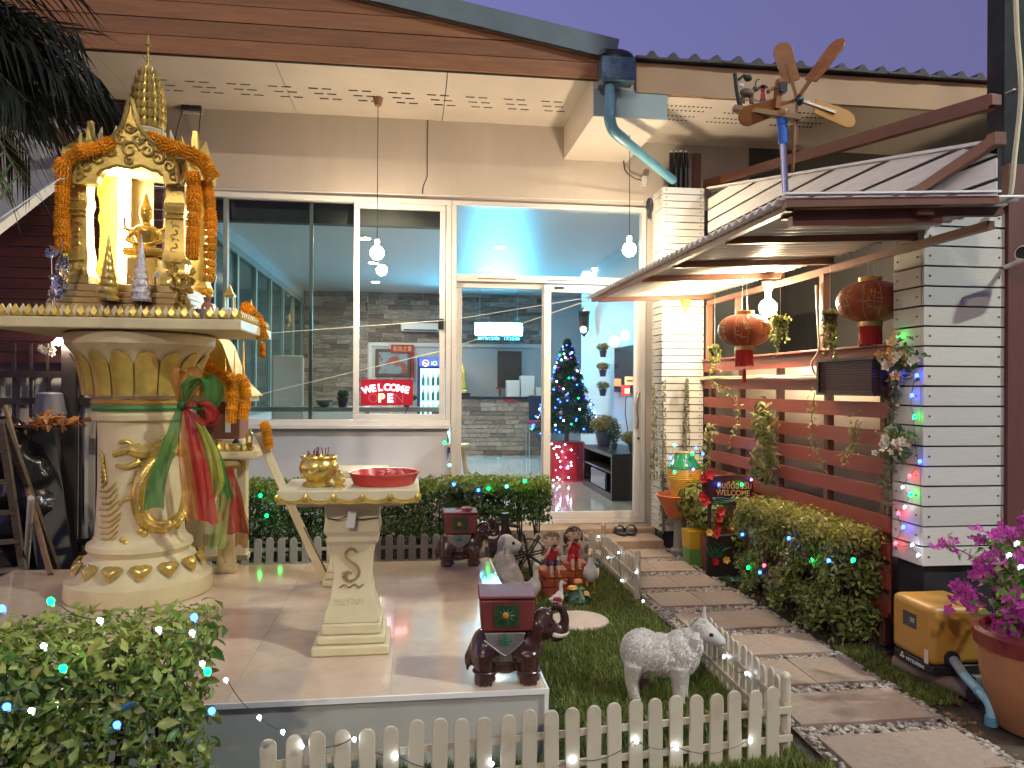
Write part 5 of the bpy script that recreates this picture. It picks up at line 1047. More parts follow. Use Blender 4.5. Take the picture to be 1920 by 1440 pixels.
garland('second marigold strand on the small spirit house', [PY(442, 706, 4.45), PY(458, 718, 4.42), PY(460, 750, 4.42), PY(455, 785, 4.42)], scale=.95)
garland('small marigold bundle beside the tiny chedi model', [PY(494, 790, 4.40), PY(500, 810, 4.38), PY(505, 838, 4.37)], scale=.8)

# ---- offerings on the shrine table
TT = TZ + .076
def cone_tree(label, x, mat, wire):
    p = PY(x, 566, D0 - .10); p = Vector((p.x, D0 - .10, TZ + .076)); t = thing('offering_cone', label, 'offering', p); b = MB(); b.lathe([(.018, 0), (.02, .008), (.006, .02), (.006, .05), (.044, .055)], 14, p); part(b, 'stand', glass('clear_stand', (.9, .9, .92), 1.2), t)
    pr = [];
    for k in range(9): z = .056 + k * .034; r_ = .046 * (1 - k / 9.3); pr += [(r_, z), (r_ * 1.08, z + .010), (r_ * .88, z + .024)]
    pr.append((.001, .056 + 9 * .036)); b = MB(); b.lathe(pr, 24, p, wob=lambda a, k: 1 + .05 * sin(9 * a + k)); part(b, 'tiers', mat, t)
cone_tree('gold tiered offering cone before the shrine opening', 203, m_goldb, 1); cone_tree('silver filigree offering cone before the shrine opening', 264, pm('silver_filigree', (.62, .58, .58), .3, metal=.7, var=.35, scale=60, bump=.6, bscale=140), 1)
def foil_tree(label, px_, h, mat, n, seed, Yo=0):
    p = PY(px_, 566, D0 - .12 + Yo); p = Vector((p.x, D0 - .12 + Yo, TZ + .076)); t = thing('foil_flower', label, 'offering', p); R2 = random.Random(seed); b = MB(); lfm = leaf_mesh('foil_leaf', mat, .05, .7)
    b.lathe([(.02, 0), (.024, .012), (.006, .02)], 10, p)
    for k in range(6):
        a = R2.uniform(0, 6.28); top = p + Vector((.045 * cos(a), .03 * sin(a), h * R2.uniform(.6, 1))); b.tube(bez(p, (p + top) / 2 + Vector((0, 0, .02)), top, 5), .002, 4)
        for j in range(n // 6): f = R2.uniform(.25, 1); c = p.lerp(top, f) + Vector((R2.uniform(-.02, .02), R2.uniform(-.02, .02), 0)); put(lfm, 'foil_leaf', t, c, (R2.uniform(0, 6), R2.uniform(0, 6), R2.uniform(0, 6)))
    part(b, 'stem', mat, t)
m_silver = pm('silver_foil', (.75, .75, .78), .15, metal=.9, var=.15); foil_tree('silver foil flower tree at the left of the shrine table', 100, .36, m_silver, 54, 1); foil_tree('gold foil flower tree at the right of the shrine table', 338, .26, m_goldb, 48, 2)
def jar(name, label, cat, p, prof, mat, seg=18): t = thing(name, label, cat, p); b = MB(); b.lathe(prof, seg, p); part(b, 'body', mat, t); return t
p = PY(380, 574, D0 - .12); jar('silver_bowl', 'shallow silver bowl on the corner of the shrine table', 'bowl', Vector((p.x, p.y, TZ + .053)), [(.03, 0), (.034, .01), (.046, .045), (.044, .045), (.032, .014), (.005, .01)], m_silver)
t = jar('pink_vase', 'small glass vase of flowers on the shrine table', 'vase', Vector((PY(389, 560, D0 - .03).x, D0 - .03, TZ + .076)), [(.02, 0), (.032, .02), (.028, .05), (.014, .07), (.020, .09)], pm('pinkish_glass', (.45, .22, .18), .1, trans=.4)); b = MB()
for k in range(6): b.ell(Vector(t.location) + Vector((random.uniform(-.02, .02), random.uniform(-.015, .015), .10 + random.uniform(0, .03))), .016, 8, 6)
part(b, 'blossom', m_mari, t)
def chedi(label, p, s, mat): 
    t = thing('miniature_chedi', label, 'model', p); b = MB(); b.lathe([(.042 * s, 0), (.042 * s, .02 * s), (.034 * s, .03 * s), (.036 * s, .05 * s), (.028 * s, .06 * s)], 4, p, rot=pi / 4); part(b, 'plinth', mat, t, smooth=20)
    for sx in (-1, 1):
        for sy in (-1, 1): b = MB(); b.box(p.x + sx * .018 * s - .004 * s, p.x + sx * .018 * s + .004 * s, p.y + sy * .018 * s - .004 * s, p.y + sy * .018 * s + .004 * s, p.z + .06 * s, p.z + .115 * s); part(b, 'column', m_gold, t)
    b = MB(); b.lathe([(.034 * s, .115 * s), (.036 * s, .122 * s), (.02 * s, .14 * s), (.004 * s, .175 * s)], 4, p, rot=pi / 4); part(b, 'roof', m_gold, t, smooth=20)
p = PY(434, 606, SY - .30); chedi('tiny white and gold chedi on the corner of the shrine table', Vector((SX + .50, SY - .29, TZ + .053)), 1.0, m_white)
p = PY(412, 600, SY - .3); jar('gold_pot', 'small round gold pot beside the tiny chedi', 'pot', Vector((SX + .40, SY - .30, TZ + .053)), [(.02, 0), (.03, .012), (.028, .03), (.012, .045), (.003, .055)], m_goldb)
dn = thing('dancer_figurine', 'tiny dancer figurine at the back corner of the shrine table', 'figurine', (SX + .52, SY + .2, TZ + .076)); b = MB(); q = Vector((SX + .50, SY + .20, TZ + .053)); b.lathe([(.02, 0), (.014, .03), (.010, .06), (.016, .09), (.006, .10), (.012, .115), (.010, .13), (.001, .16)], 12, q); part(b, 'figure', m_goldb, dn)

# ---- coloured gauze ribbons tied on the pillar
def gauze(name, c, al):
    m = pm(name, c, .65, var=.22, scale=14, stretch=(3, 3, .7), spec=.2, alpha=al); return m
def ribbon(name, pts, widths, mat, parent, tw=0.0):
    """pleated cloth strip along points"""
    pts = [Vector(p) for p in pts]; P = spline(pts, 6); n = len(P); m = MB(); vs = []; K = 9
    W = np.interp(np.linspace(0, 1, n), np.linspace(0, 1, len(widths)), widths)
    for i in range(n):
        for k in range(K):
            f = k / (K - 1) - .5; vs.append(P[i] + Vector((f * W[i], (.010 * sin(k * 1.7 + i * .16 + tw * 2) + .008 * sin(k * .9 - i * .23 + tw * 5) + .004 * sin(k * 3.1 + i * .4)) * min(1, i / 5 + .2) * (W[i] / .1), .010 * sin(k * .7 + i * .25 + tw))))
    m.add(vs, [(i * K + k, i * K + k + 1, (i + 1) * K + k + 1, (i + 1) * K + k) for i in range(n - 1) for k in range(K - 1)]); return part(m, name, mat, parent, smooth=80)
rbn = thing('gauze_ribbons', 'green red and yellow gauze ribbons tied round the dragon pillar', 'ribbon', PY(338, 758, SY - .2)); RY = SY - .27
g_green = gauze('green_gauze', (.035, .20, .045), .80); g_red = gauze('red_gauze', (.45, .032, .028), .80); g_or = gauze('orange_gauze', (.50, .21, .05), .75); g_yel = gauze('yellow_green_gauze', (.38, .40, .06), .70)
ribbon('ribbon', [PY(338, 762, RY), PY(320, 830, RY - .02), PY(295, 900, RY - .03), PY(287, 955, RY - .03)], [.03, .07, .095, .10], g_green, rbn)
ribbon('ribbon', [PY(345, 762, RY), PY(350, 850, RY - .01), PY(362, 930, RY - .01), PY(368, 975, RY - .01)], [.03, .08, .10, .09], g_or, rbn, 1)
ribbon('ribbon', [PY(348, 765, RY - .01), PY(365, 830, RY - .03), PY(380, 900, RY - .03), PY(390, 980, RY - .03)], [.03, .06, .08, .09], g_red, rbn, 2)
ribbon('ribbon', [PY(365, 780, RY), PY(392, 840, RY), PY(405, 900, RY + .01), PY(400, 930, RY + .01)], [.03, .07, .08, .05], g_yel, rbn, 3)
ribbon('ribbon', [PY(370, 780, RY + .02), PY(405, 850, RY + .02), PY(425, 920, RY + .03), PY(432, 935, RY + .03)], [.02, .05, .06, .04], g_green, rbn, 4)
# bow loops
for (pts, wds, mt) in (([PY(340, 758, RY), PY(355, 725, RY - .05), PY(385, 705, RY - .06), PY(400, 730, RY - .05), PY(390, 765, RY - .03), PY(345, 762, RY)], [.03, .08, .10, .10, .07, .03], g_green), ([PY(345, 762, RY - .01), PY(375, 755, RY - .07), PY(398, 772, RY - .07), PY(392, 795, RY - .05), PY(350, 768, RY)], [.03, .06, .07, .06, .03], g_red), ([PY(338, 755, RY), PY(335, 715, RY - .04), PY(352, 690, RY - .04), PY(368, 712, RY - .03), PY(345, 758, RY)], [.03, .08, .09, .07, .03], g_or)): ribbon('bow_loop', pts, wds, mt, rbn)
b = MB(); b.ell(PY(340, 760, RY - .015), (.022, .02, .022), 12, 8); part(b, 'knot', pm('dark_green_cloth', (.02, .09, .03), .7), rbn)

# ================================================================ small spirit house behind
X2, Y2 = -1.09, 4.66; s2h = thing('small_spirit_house', 'small cream and gold spirit house on four legs behind the ribbons', 'spirit house', (X2, Y2, PZT))
for sx in (-.125, .045):
    for sy in (-.15, .17): b = MB(); b.box(X2 + sx - .045, X2 + sx + .045, Y2 + sy - .04, Y2 + sy + .04, PZT + .03, .90); part(b, 'leg', m_cream, s2h, bevel=.006); b = MB(); b.box(X2 + sx - .055, X2 + sx + .055, Y2 + sy - .05, Y2 + sy + .05, PZT, PZT + .035); part(b, 'foot', m_cream, s2h, bevel=.004)
b = MB(); b.box(X2 - .079, X2 - .001, Y2 - .165, Y2 - .135, .40, .46); part(b, 'rail', m_cream, s2h); b = MB()
for k in range(9): a = k * .7; b.tube([(X2 + .045 - .02 + .012 * cos(a) + .004 * k, Y2 - .194, PZT + .06 + .014 * k + .008 * sin(a)), (X2 + .045 + .012 * cos(a + 1), Y2 - .196, PZT + .07 + .014 * k)], .004, 5)
part(b, 'leg_scroll', m_gold, s2h)
b = MB(); b.box(X2 - .23, X2 + .215, Y2 - .27, Y2 + .25, .90, .945); part(b, 'table_slab', m_cream, s2h, bevel=.006)
for i in range(9): put(pet_me, 'lotus_petal', s2h, (X2 - .20 + i * .045, Y2 - .258, .946))
b = MB(); b.box(X2 - .18, X2 + .12, Y2 - .1, Y2 + .2, .946, 1.0); part(b, 'house_base', m_cream, s2h, bevel=.005)
m_tk = pm('red_brown_wood', (.22, .08, .045), .5); b = MB(); b.box(X2 - .15, X2 + .09, Y2 - .06, Y2 + .18, 1.0, 1.22); part(b, 'house_wall', m_tk, s2h); b = MB(); b.box(X2 + .01, X2 + .04, Y2 - .066, Y2 - .058, 1.04, 1.19); part(b, 'door_slot', m_white, s2h)
b = MB(); b.box(X2 - .20, X2 + .14, Y2 - .12, Y2 + .24, 1.22, 1.25); part(b, 'eave', m_cream, s2h)
b = MB(); b.prism([(-.20, 0), (.20, 0), (.10, .10), (.03, .30), (0, .34), (-.03, .30), (-.10, .10)], (X2 - .03, 0, 1.252), (1, 0, 0), (0, 0, 1), (0, 1, 0), Y2 - .10, Y2 + .22); part(b, 'roof', m_gold, s2h)
for sx in (-.13, .02, .07, .12): b = MB(); b.lathe([(.012, 0), (.009, .06), (.002, .20 + sx)], 6, (X2 + sx, Y2 - .11, 1.25)); part(b, 'roof_finial', m_goldb, s2h)
ribbon2 = thing('gauze_ribbons', 'red and green gauze tied under the small spirit house table', 'ribbon', (X2 + .05, Y2 - .3, .88)); RY2 = Y2 - .30
b = MB(); b.lathe([(.10, 0), (.115, .02), (.10, .045)], 20, (X2 + .03, Y2 - .23, .85), sy=.7); part(b, 'wrap', pm('gold_cloth', (.35, .22, .05), .6), ribbon2)
ribbon('ribbon', [PY(420, 875, RY2), PY(432, 930, RY2), PY(440, 990, RY2), PY(452, 1000, RY2)], [.08, .13, .15, .10], g_red, ribbon2, 1); ribbon('ribbon', [PY(425, 900, RY2 - .02), PY(415, 960, RY2 - .02), PY(405, 1030, RY2 - .02)], [.05, .08, .10], gauze('pale_green_gauze', (.30, .42, .12), .6), ribbon2, 2); ribbon('ribbon', [PY(440, 930, RY2 + .02), PY(452, 980, RY2 + .02), PY(452, 1025, RY2 + .02)], [.05, .08, .07], g_or, ribbon2, 3)
# things on its table
for i, (dx, dy, lab, prof, mt) in enumerate(((-.04, -.19, 'brown glass water jar on the small spirit house table', [(.018, 0), (.03, .02), (.026, .06), (.012, .075), (.016, .10)], pm('pinkish_glass', (.45, .22, .18), .1, trans=.4)), (.02, -.20, 'little gold cup on the small spirit house table', [(.014, 0), (.024, .01), (.022, .05), (.026, .055)], m_gold), (.10, -.18, 'dark animal figurine group on the small spirit house table', [(.03, 0), (.035, .02), (.02, .05), (.008, .065)], m_black))): jar('offering_vessel', lab, 'vessel', Vector((X2 + dx, Y2 + dy, .946)), prof, mt)
chedi('tiny gold chedi at the corner of the small spirit house table', Vector((X2 + .175, Y2 - .20, .946)), .75, m_goldb)
jar('gilded_pedestal', 'small gilded pedestal beside the tiny gold chedi', 'pedestal', Vector((X2 + .10, Y2 - .235, .946)), [(.03, 0), (.035, .015), (.025, .03), (.03, .04)], m_gold)
# leaning cream plank
lp_ = thing('leaning_board', 'narrow cream board leaning from the small spirit house to the platform', 'board', PZ(607, 1088, PZT)); a = PZ(608, 1086, PZT + .012); c = PY(484, 812, Y2 - .235); b = MB(); b.beam(a, c, .045, .022, up=(0, -1, .4)); part(b, 'board', m_cream, lp_, bevel=.003); b = MB(); b.beam(a + Vector((.02, -.012, .03)), a.lerp(c, .35) + Vector((.02, -.012, 0)), .008, .006); part(b, 'edge_strip', m_brown, lp_)

# ================================================================ altar tables
m_ivory = pm('ivory_plaster', (.66, .58, .36), .5, var=.08, scale=8, bump=.12)
def altar(label, X, Y, txt=True):
    t = thing('altar_table', label, 'altar', (X, Y, PZT)); L_ = lambda mb, n, m_, **k: part(mb, n, m_, t, local=True, **k)
    b = MB()
    for h, d, z0, z1 in ((.152, .125, 0, .04), (.135, .11, .0405, .075), (.118, .098, .0755, .12)): b.box(-h, h, -d, d, z0, z1)
    L_(b, 'plinth', m_ivory, bevel=.008)
    b = MB(); pr = [(.112, .1205), (.105, .16), (.085, .22), (.075, .30), (.080, .37), (.092, .43), (.105, .445), (.098, .465), (.112, .485), (.106, .53), (.108, .595)]
    b.lathe([(p * 1.414, z) for p, z in pr], 4, (0, 0, 0), rot=pi / 4, sy=.82); L_(b, 'pedestal', m_ivory, smooth=25, bevel=.004)
    b = MB(); b.box(-.205, .205, -.155, .155, .5955, .61); L_(b, 'table_collar', m_ivory); b = MB(); b.box(-.275, .265, -.19, .19, .6105, .665); L_(b, 'table_top', m_ivory, bevel=.006)
    # gold swag border
    b = MB()
    for k in range(6):
        x = -.272 + k * .1066; b.ell((x, -.193, .636), (.013, .008, .016), 8, 6)
        if k < 5:
            for q in range(3): b.tube([(x + .1066 * f, -.193, .640 - .006 * q - .016 * sin(pi * f)) for f in [j / 8 for j in range(9)]], .0028, 5)
    b.tube([(-.275, -.192, .617), (.265, -.192, .617)], .003, 5); L_(b, 'gold_swag', m_gold)
    yy = lambda z: -np.interp(z, [p[1] for p in pr], [p[0] for p in pr]) * .82 - .003
    b = MB(); S_ = [(.02, .40), (.0, .415), (-.022, .405), (-.024, .385), (-.008, .365), (.018, .345), (.028, .32), (.018, .295), (-.006, .285), (-.022, .30), (-.018, .322), (.0, .315)]
    b.tube([(x, yy(z), z) for x, z in [(p.x, p.y) for p in spline([Vector((a_, c_, 0)) for a_, c_ in S_], 4)]], .0055, 6)
    b.tube([(x, yy(.265 + .006 * sin(x * 160)), .265 + .006 * sin(x * 160)) for x in np.linspace(-.05, .045, 16)], .004, 5)
    for k in range(7): a_ = 2.6 + k * .35; b.tube([(-.005 + .02 * cos(a_), yy(.305), .305 + .018 * sin(a_)), (-.005 + .036 * cos(a_), yy(.305), .305 + .032 * sin(a_))], [.004, .002], 5)
    L_(b, 'swan_carving', pm('brown_gold', (.32, .21, .08), .5))
    if txt: o_ = text('MAYAM', 'carved_lettering', m_cream, None, (0, 0, 0), (1, 0, 0), (0, 0, 1), .028, .003, wmax=.115); o_.parent = t; o_.location = (-.01, yy(.215) + .0, .205); o_.rotation_euler = (-.3, 0, 0)
    return t
al1 = altar('ivory altar table with gold swag edge holding the red tray', -.235, 3.17)
al2 = altar('second ivory altar table standing behind the first', -.345, 4.20, False); al2.scale = (.80, .8, .93)
lt = thing('garden_sensor', 'small white plastic box tied under the altar table top', 'sensor', (-.25, 3.06, .78)); b = MB(); b.cbox((-.235, 3.172 - .115, .79), (.034, .018, .072), ry=.12); part(b, 'case', m_white, lt, bevel=.005)
b = MB(); b.tube([(-.33, 3.08, .79), (-.29, 3.07, .785), (-.25, 3.065, .80), (-.2, 3.07, .785), (-.13, 3.08, .79)], .0025, 5); part(b, 'cord', m_black, lt)
TA = PZT + .665
c = PY(598, 905, 3.12); pc = Vector((c.x, 3.12, TA)); ip = thing('incense_pot', 'gold dragon incense pot with burnt incense sticks on the altar', 'pot', pc)
b = MB(); b.lathe([(.062, 0), (.066, .006), (.06, .014), (.045, .022), (.06, .034), (.074, .055), (.078, .075), (.072, .095), (.066, .104), (.068, .110), (.074, .116), (.072, .122), (.064, .122), (.060, .110)], 40, pc); part(b, 'body', m_goldb, ip)
b = MB(); b.lathe([(.061, .108), (.001, .112)], 24, pc); part(b, 'ash', pm('ash', (.12, .06, .05), .95), ip); b = MB(); b.tube([pc + Vector((.08 * sin(a) * .95, -.078 + .02 * abs(a), .070 + .014 * sin(a * 6))) for a in np.linspace(-.45, .45, 14)], .007, 6); b.ell(pc + Vector((.02, -.078, .082)), (.016, .008, .012), 8, 6); part(b, 'dragon_relief', m_gold, ip)
for i in range(15): a = random.uniform(0, 6.28); r_ = random.uniform(.01, .055); q = pc + Vector((r_ * cos(a), r_ * sin(a), .108)); b = MB(); b.tube([q, q + Vector((random.uniform(-.008, .008), random.uniform(-.006, .006), random.uniform(.02, .05)))], .0022, 5); part(b, 'incense_stick', pm('incense_red', (.18, .035, .03), .7), ip)
c = PY(636, 906, 3.05); jar('gold_teapot', 'tiny lidded gold pot between incense pot and red tray', 'pot', Vector((c.x, 3.05, TA)), [(.022, 0), (.024, .006), (.014, .012), (.022, .024), (.024, .034), (.016, .046), (.018, .05), (.006, .062), (.007, .068), (.001, .072)], m_goldb, 24)
c = PY(720, 908, 3.16); tc = Vector((c.x, 3.16, TA)); tr_ = thing('red_tray', 'round red plastic basin on the altar table', 'basin', tc); m_rp = pm('red_plastic', (.62, .06, .05), .25, var=.05); b = MB(); b.lathe([(.118, 0), (.124, .004), (.138, .040), (.146, .046), (.146, .052), (.136, .051), (.120, .012), (.001, .010)], 48, tc); part(b, 'basin', m_rp, tr_)
fr_ = thing('red_fruit', 'pile of red fruit inside the red basin', 'fruit', tc + Vector((.03, .03, .01)))
for i in range(7): b = MB(); b.ell(tc + Vector((.03 + .05 * cos(i * .9) * (i > 0), .03 + .035 * sin(i * .9) * (i > 0), .032)), (.022, .022, .020), 12, 9); part(b, 'fruit', pm('fruit_red', (.5, .06, .05), .35), fr_)
# ================================================================ picket fences
m_pick = pm('ivory_picket_plastic', (.53, .47, .36), .45, scale=9, rnd=.07, bump=.05, col2=(.42, .36, .25), c2lo=.52, c2hi=.75)
def picket_mesh(h, w_=.045, t=.010):
    m = MB(); poly = [(-w_ / 2, 0), (w_ / 2, 0), (w_ / 2, h - w_ / 2)] + [(w_ / 2 * cos(a), h - w_ / 2 + w_ / 2 * sin(a)) for a in [pi * k / 8 for k in range(1, 8)]] + [(-w_ / 2, h - w_ / 2)]
    m.prism(poly, (0, 0, 0), (1, 0, 0), (0, 0, 1), (0, 1, 0), -t / 2, t / 2); return m.mesh('picket', m_pick, 30)
def picket_fence(label, a, c, pitch, h, w_=.045, rails=(.07, .17), post=(), lean=.022, offrail=.009):
    a = Vector(a); c = Vector(c); d = c - a; L = d.length; d.normalize(); ang = math.atan2(d.y, d.x); t = thing('picket_fence', label, 'fence', (a + c) / 2); pmesh = picket_mesh(h, w_); nrm = Vector((-d.y, d.x, 0)); n = int(L / pitch) + 1
    for i in range(n):
        p = a + d * (i * pitch) - nrm * .0; q = put(pmesh, 'picket', t, p + Vector((0, 0, random.uniform(-.008, .004))), (random.uniform(-.02, .02), random.uniform(-lean, lean), ang)); bv = q.modifiers.new('bevel', 'BEVEL'); bv.width = .0022; bv.segments = 2; bv.limit_method = 'ANGLE'
    for z in rails: b = MB(); b.beam(a - d * .02 + nrm * offrail + Vector((0, 0, z)), c + d * .02 + nrm * offrail + Vector((0, 0, z)), .009, .022); part(b, 'rail', m_pick, t)
    for f, hh in post:
        p = a + d * (L * f); b = MB(); b.tube([p + Vector((0, 0, 0)), p + Vector((0, 0, hh))], .018, 12); b.ell(p + Vector((0, 0, hh)), .019, 10, 6); part(b, 'post', m_pick, t)
    return t
A_ = Vector((-.425, 2.36, 0)); B_ = Vector((1.335, 2.545, 0))
picket_fence('front picket fence of ivory rounded slats before the lawn', A_, B_, .0742, .262, .050)
picket_fence('side picket fence from the front corner along the path behind the lamb', (1.352, 2.60, 0), (1.372, 3.44, 0), .062, .255, .042, post=((0.0, .27),))
picket_fence('side picket fence near the laughing children beside the path', (1.385, 4.53, 0), (1.395, 5.42, 0), .062, .255, .042, rails=(.05, .15), post=((0.0, .30), (1.0, .30)))
picket_fence('back picket fence of ivory slats in front of the hedge', (-1.55, 5.44, 0), (1.375, 5.44, 0), .082, .258, .052)

# ================================================================ elephants
m_ele = pm('dark_varnished_wood', (.050, .017, .012), .26, var=.5, scale=7, coat=.5, bump=.25, bscale=25)
m_ebox = pm('maroon_lacquer', (.14, .026, .022), .45, var=.4, scale=9, bump=.1)
m_eg = pm('green_lacquer', (.020, .05, .022), .35, var=.6, scale=40); m_esil = pm('tarnished_silver', (.20, .18, .17), .4, metal=.3, var=.35, scale=20)
def elephant(label, loc, rz):
    t = thing('elephant_stool', label, 'elephant statue', loc, rz); b = MB()
    b.ell((-.01, 0, .125), (.115, .085, .075)); b.ell((-.085, 0, .10), (.055, .08, .085)); b.ell((.075, 0, .125), (.06, .075, .075))
    for sx in (-.085, .075):
        for sy in (-.045, .045): b.tube([(sx, sy, .11), (sx, sy, .03), (sx + .004, sy, .004)], [.042, .036, .042], 12)
    b.ell((.125, 0, .19), (.050, .048, .055)); b.ell((.135, 0, .225), (.035, .035, .03))
    b.tube(spline([(.150, 0, .185), (.180, 0, .155), (.205, 0, .170), (.212, 0, .215), (.195, 0, .255), (.165, 0, .262)], 5), [.034] * 4 + [.032, .030, .028, .026, .024, .022, .021, .02, .019, .018, .018, .017, .017, .016, .016, .016, .016, .016, .016, .016, .016, .016][:22], 10)
    for sy in (-1, 1): b.ell((.095, sy * .058, .175), (.030, .012, .055), rot=(0, .2, sy * .2))
    b.tube([(-.13, 0, .12), (-.15, 0, .08), (-.145, 0, .03)], [.012, .010, .008], 6); b.ell((-.01, 0, .05), (.06, .06, .03))
    organic(b, 'body', m_ele, t, voxel=.0062, it=4)
    for sy in (-1, 1): b = MB(); b.tube(bez((.165, sy * .028, .165), (.20, sy * .036, .15), (.225, sy * .034, .175), 6), [.009, .009, .008, .007, .006, .004, .002], 8); part(b, 'tusk', pm('ivory', (.62, .55, .42), .3), t, local=True)
    for sy in (-1, 1): b = MB(); b.ell((.158, sy * .040, .205), .007, 8, 6); part(b, 'eye', m_black, t, local=True)
    b = MB(); b.prism([(-.098, .195), (.088, .195), (.094, .31), (-.104, .31)], (0, 0, 0), (1, 0, 0), (0, 0, 1), (0, 1, 0), -.088, .088); part(b, 'seat_box', m_ebox, t, local=True, bevel=.008)
    b = MB(); b.box(-.108, .098, -.093, .093, .311, .322); part(b, 'seat_lid', pm('maroon_lid', (.15, .03, .03), .6, var=.3, spec=.25), t, local=True, bevel=.006)
    for sy in (-1, 1):
        b = MB(); b.box(-.052, .036, sy * .0905 - .002, sy * .0905 + .002, .216, .290); part(b, 'green_panel', m_eg, t, local=True)
        b = MB(); b.ell((-.012, sy * .094, .255), (.013, .005, .013), 8, 6); part(b, 'gold_flower', pm('orange_gold', (.50, .20, .03), .35), t, local=True)
        b = MB()
        for k in range(10): a = 2 * pi * k / 10; b.tube([(-.012 + .016 * cos(a), sy * .093, .254 + .014 * sin(a)), (-.012 + .033 * cos(a), sy * .093, .254 + .028 * sin(a))], [.005, .001], 5)
        part(b, 'leaf_carving', pm('green_carving', (.03, .10, .035), .35), t, local=True)
        b = MB(); b.prism([(-.088, .192), (.060, .192), (.050, .162), (.005, .120), (-.012, .108), (-.030, .120), (-.078, .160)], (0, sy * .088, 0), (1, 0, 0), (0, 0, 1), (0, sy, 0), -.010, .003); part(b, 'saddle_cloth', m_esil, t, local=True, bevel=.003)
        b = MB()
        for k in range(8): a = 2 * pi * k / 8; b.tube([(-.012, sy * .093, .166), (-.012 + .026 * cos(a), sy * .093, .166 + .020 * sin(a))], [.004, .002], 5)
        part(b, 'green_emblem', pm('emerald_paint', (.01, .16, .08), .35), t, local=True)
        b = MB(); b.tube([(-.088, sy * .093, .168), (-.03, sy * .093, .122), (-.012, sy * .093, .112), (.005, sy * .093, .122), (.056, sy * .093, .168)], .003, 5)
        for k in range(7): b.tube([(-.03 + k * .006, sy * .092, .116), (-.029 + k * .006, sy * .092, .094)], .0022, 4)
        part(b, 'cloth_fringe', m_esil, t, local=True)
        for sx in (-.085, .075):
            b = MB(); b.tube([(sx + .041 * cos(a), sy * .045 + .041 * sin(a), .045) for a in np.linspace(0, 2 * pi, 14)], .004, 5); part(b, 'anklet', m_ele, t, local=True)
            for k in range(3): b = MB(); b.ell((sx - .016 + k * .018, sy * .086, .010), (.008, .006, .008), 6, 5); part(b, 'toenail', m_ele, t, local=True)
    return t
elephant('dark wooden elephant stool with raised trunk on the front platform corner', (.352, 2.762, PZT), -.06)
e2 = elephant('dark wooden elephant stool at the back of the platform by the hedge', (.295, 4.555, PZT), -.02)
fl_ = thing('red_slipper', 'small red cloth and twig left on the far elephant stool', 'cloth', (.30, 4.53, PZT + .323)); b = MB(); b.ell((.33, 4.53, PZT + .335), (.04, .025, .012), 10, 6); b.tube([(.26, 4.53, PZT + .34), (.30, 4.53, PZT + .335)], .006, 5); part(b, 'cloth', pm('fruit_red', (.5, .06, .05), .35), fl_)

# ================================================================ lambs
m_wool = pm('white_wool_resin', (.58, .55, .49), .65, var=.14, scale=30, bump=.6, bscale=90); m_face = pm('white_face_resin', (.60, .58, .54), .5, var=.05)
m_pinkn = pm('grey_muzzle', (.22, .19, .18), .5)
def tufts(name, parent, ells, n, size, mat, seed, bound=None, down=.8):
    """carved locks of wool lying over the body ellipsoids"""
    r = random.Random(seed); m = MB(); k = 0; tries = 0
    while k < n and tries < n * 12:
        tries += 1; c, q = r.choice(ells); u = Vector((r.gauss(0, 1), r.gauss(0, 1), r.gauss(0, 1))).normalized(); p = Vector((c[0] + u.x * q[0], c[1] + u.y * q[1], c[2] + u.z * q[2]))
        if any(((p.x - e[0]) / f[0]) ** 2 + ((p.y - e[1]) / f[1]) ** 2 + ((p.z - e[2]) / f[2]) ** 2 < .93 for e, f in ells if e is not c): continue
        if bound and not bound(p): continue
        nn = Vector((u.x / q[0], u.y / q[1], u.z / q[2])).normalized(); d = (Vector((-.5, r.uniform(-.3, .3), -down)) - nn * nn.dot(Vector((-.5, 0, -down)))); d = d.normalized() if d.length > .01 else Vector((1, 0, 0)); s = nn.cross(d); sz = size * r.uniform(.7, 1.25); bd = nn * size * .28
        m.add([p - d * sz * .5, p + s * sz * .24 + bd * .5, p + bd, p - s * sz * .24 + bd * .5, p + d * sz * .6 + bd * .25 + s * r.uniform(-.15, .15) * sz], [(0, 2, 1), (0, 3, 2), (1, 2, 4), (2, 3, 4)]); k += 1
    return tag(part(m, name, mat, parent, local=True, smooth=50), kind='stuff')
lam = thing('lamb_statue', 'white woolly lamb statue standing on the lawn behind the front fence', 'lamb statue', (1.05, 3.075, 0), radians(-16)); LS = 1.0
E1 = [((-.085, 0, .205), (.088, .085, .090)), ((-.01, 0, .195), (.110, .088, .084)), ((.07, 0, .205), (.080, .084, .092)), ((.115, 0, .245), (.050, .055, .065))]
b = MB()
for c, q in E1: b.ell(c, q, 18, 12)
b.tube([(.10, 0, .25), (.15, 0, .29)], [.05, .045], 12)
for sx, sy in ((-.115, -.042), (-.115, .042), (.065, -.042), (.085, .042)): b.tube([(sx, sy, .17), (sx - .012 if sx < 0 else sx, sy, .09), (sx, sy, .02), (sx + .006, sy, .004)], [.050, .030, .024, .027], 12)
organic(b, 'body', m_wool, lam, voxel=.008, it=4)
tufts('wool_locks', lam, E1, 1500, .022, m_wool, 3, bound=lambda p: p.z > .115)
b = MB(); b.ell((.165, 0, .305), (.048, .040, .045)); b.tube([(.165, 0, .305), (.205, 0, .285), (.24, 0, .262)], [.042, .034, .022], 14); b.ell((.238, 0, .262), (.024, .021, .018)); organic(b, 'head', m_face, lam, voxel=.006, it=4)
tufts('forelock', lam, [((.155, 0, .322), (.042, .040, .034))], 160, .016, m_wool, 5, bound=lambda p: p.z > .31)
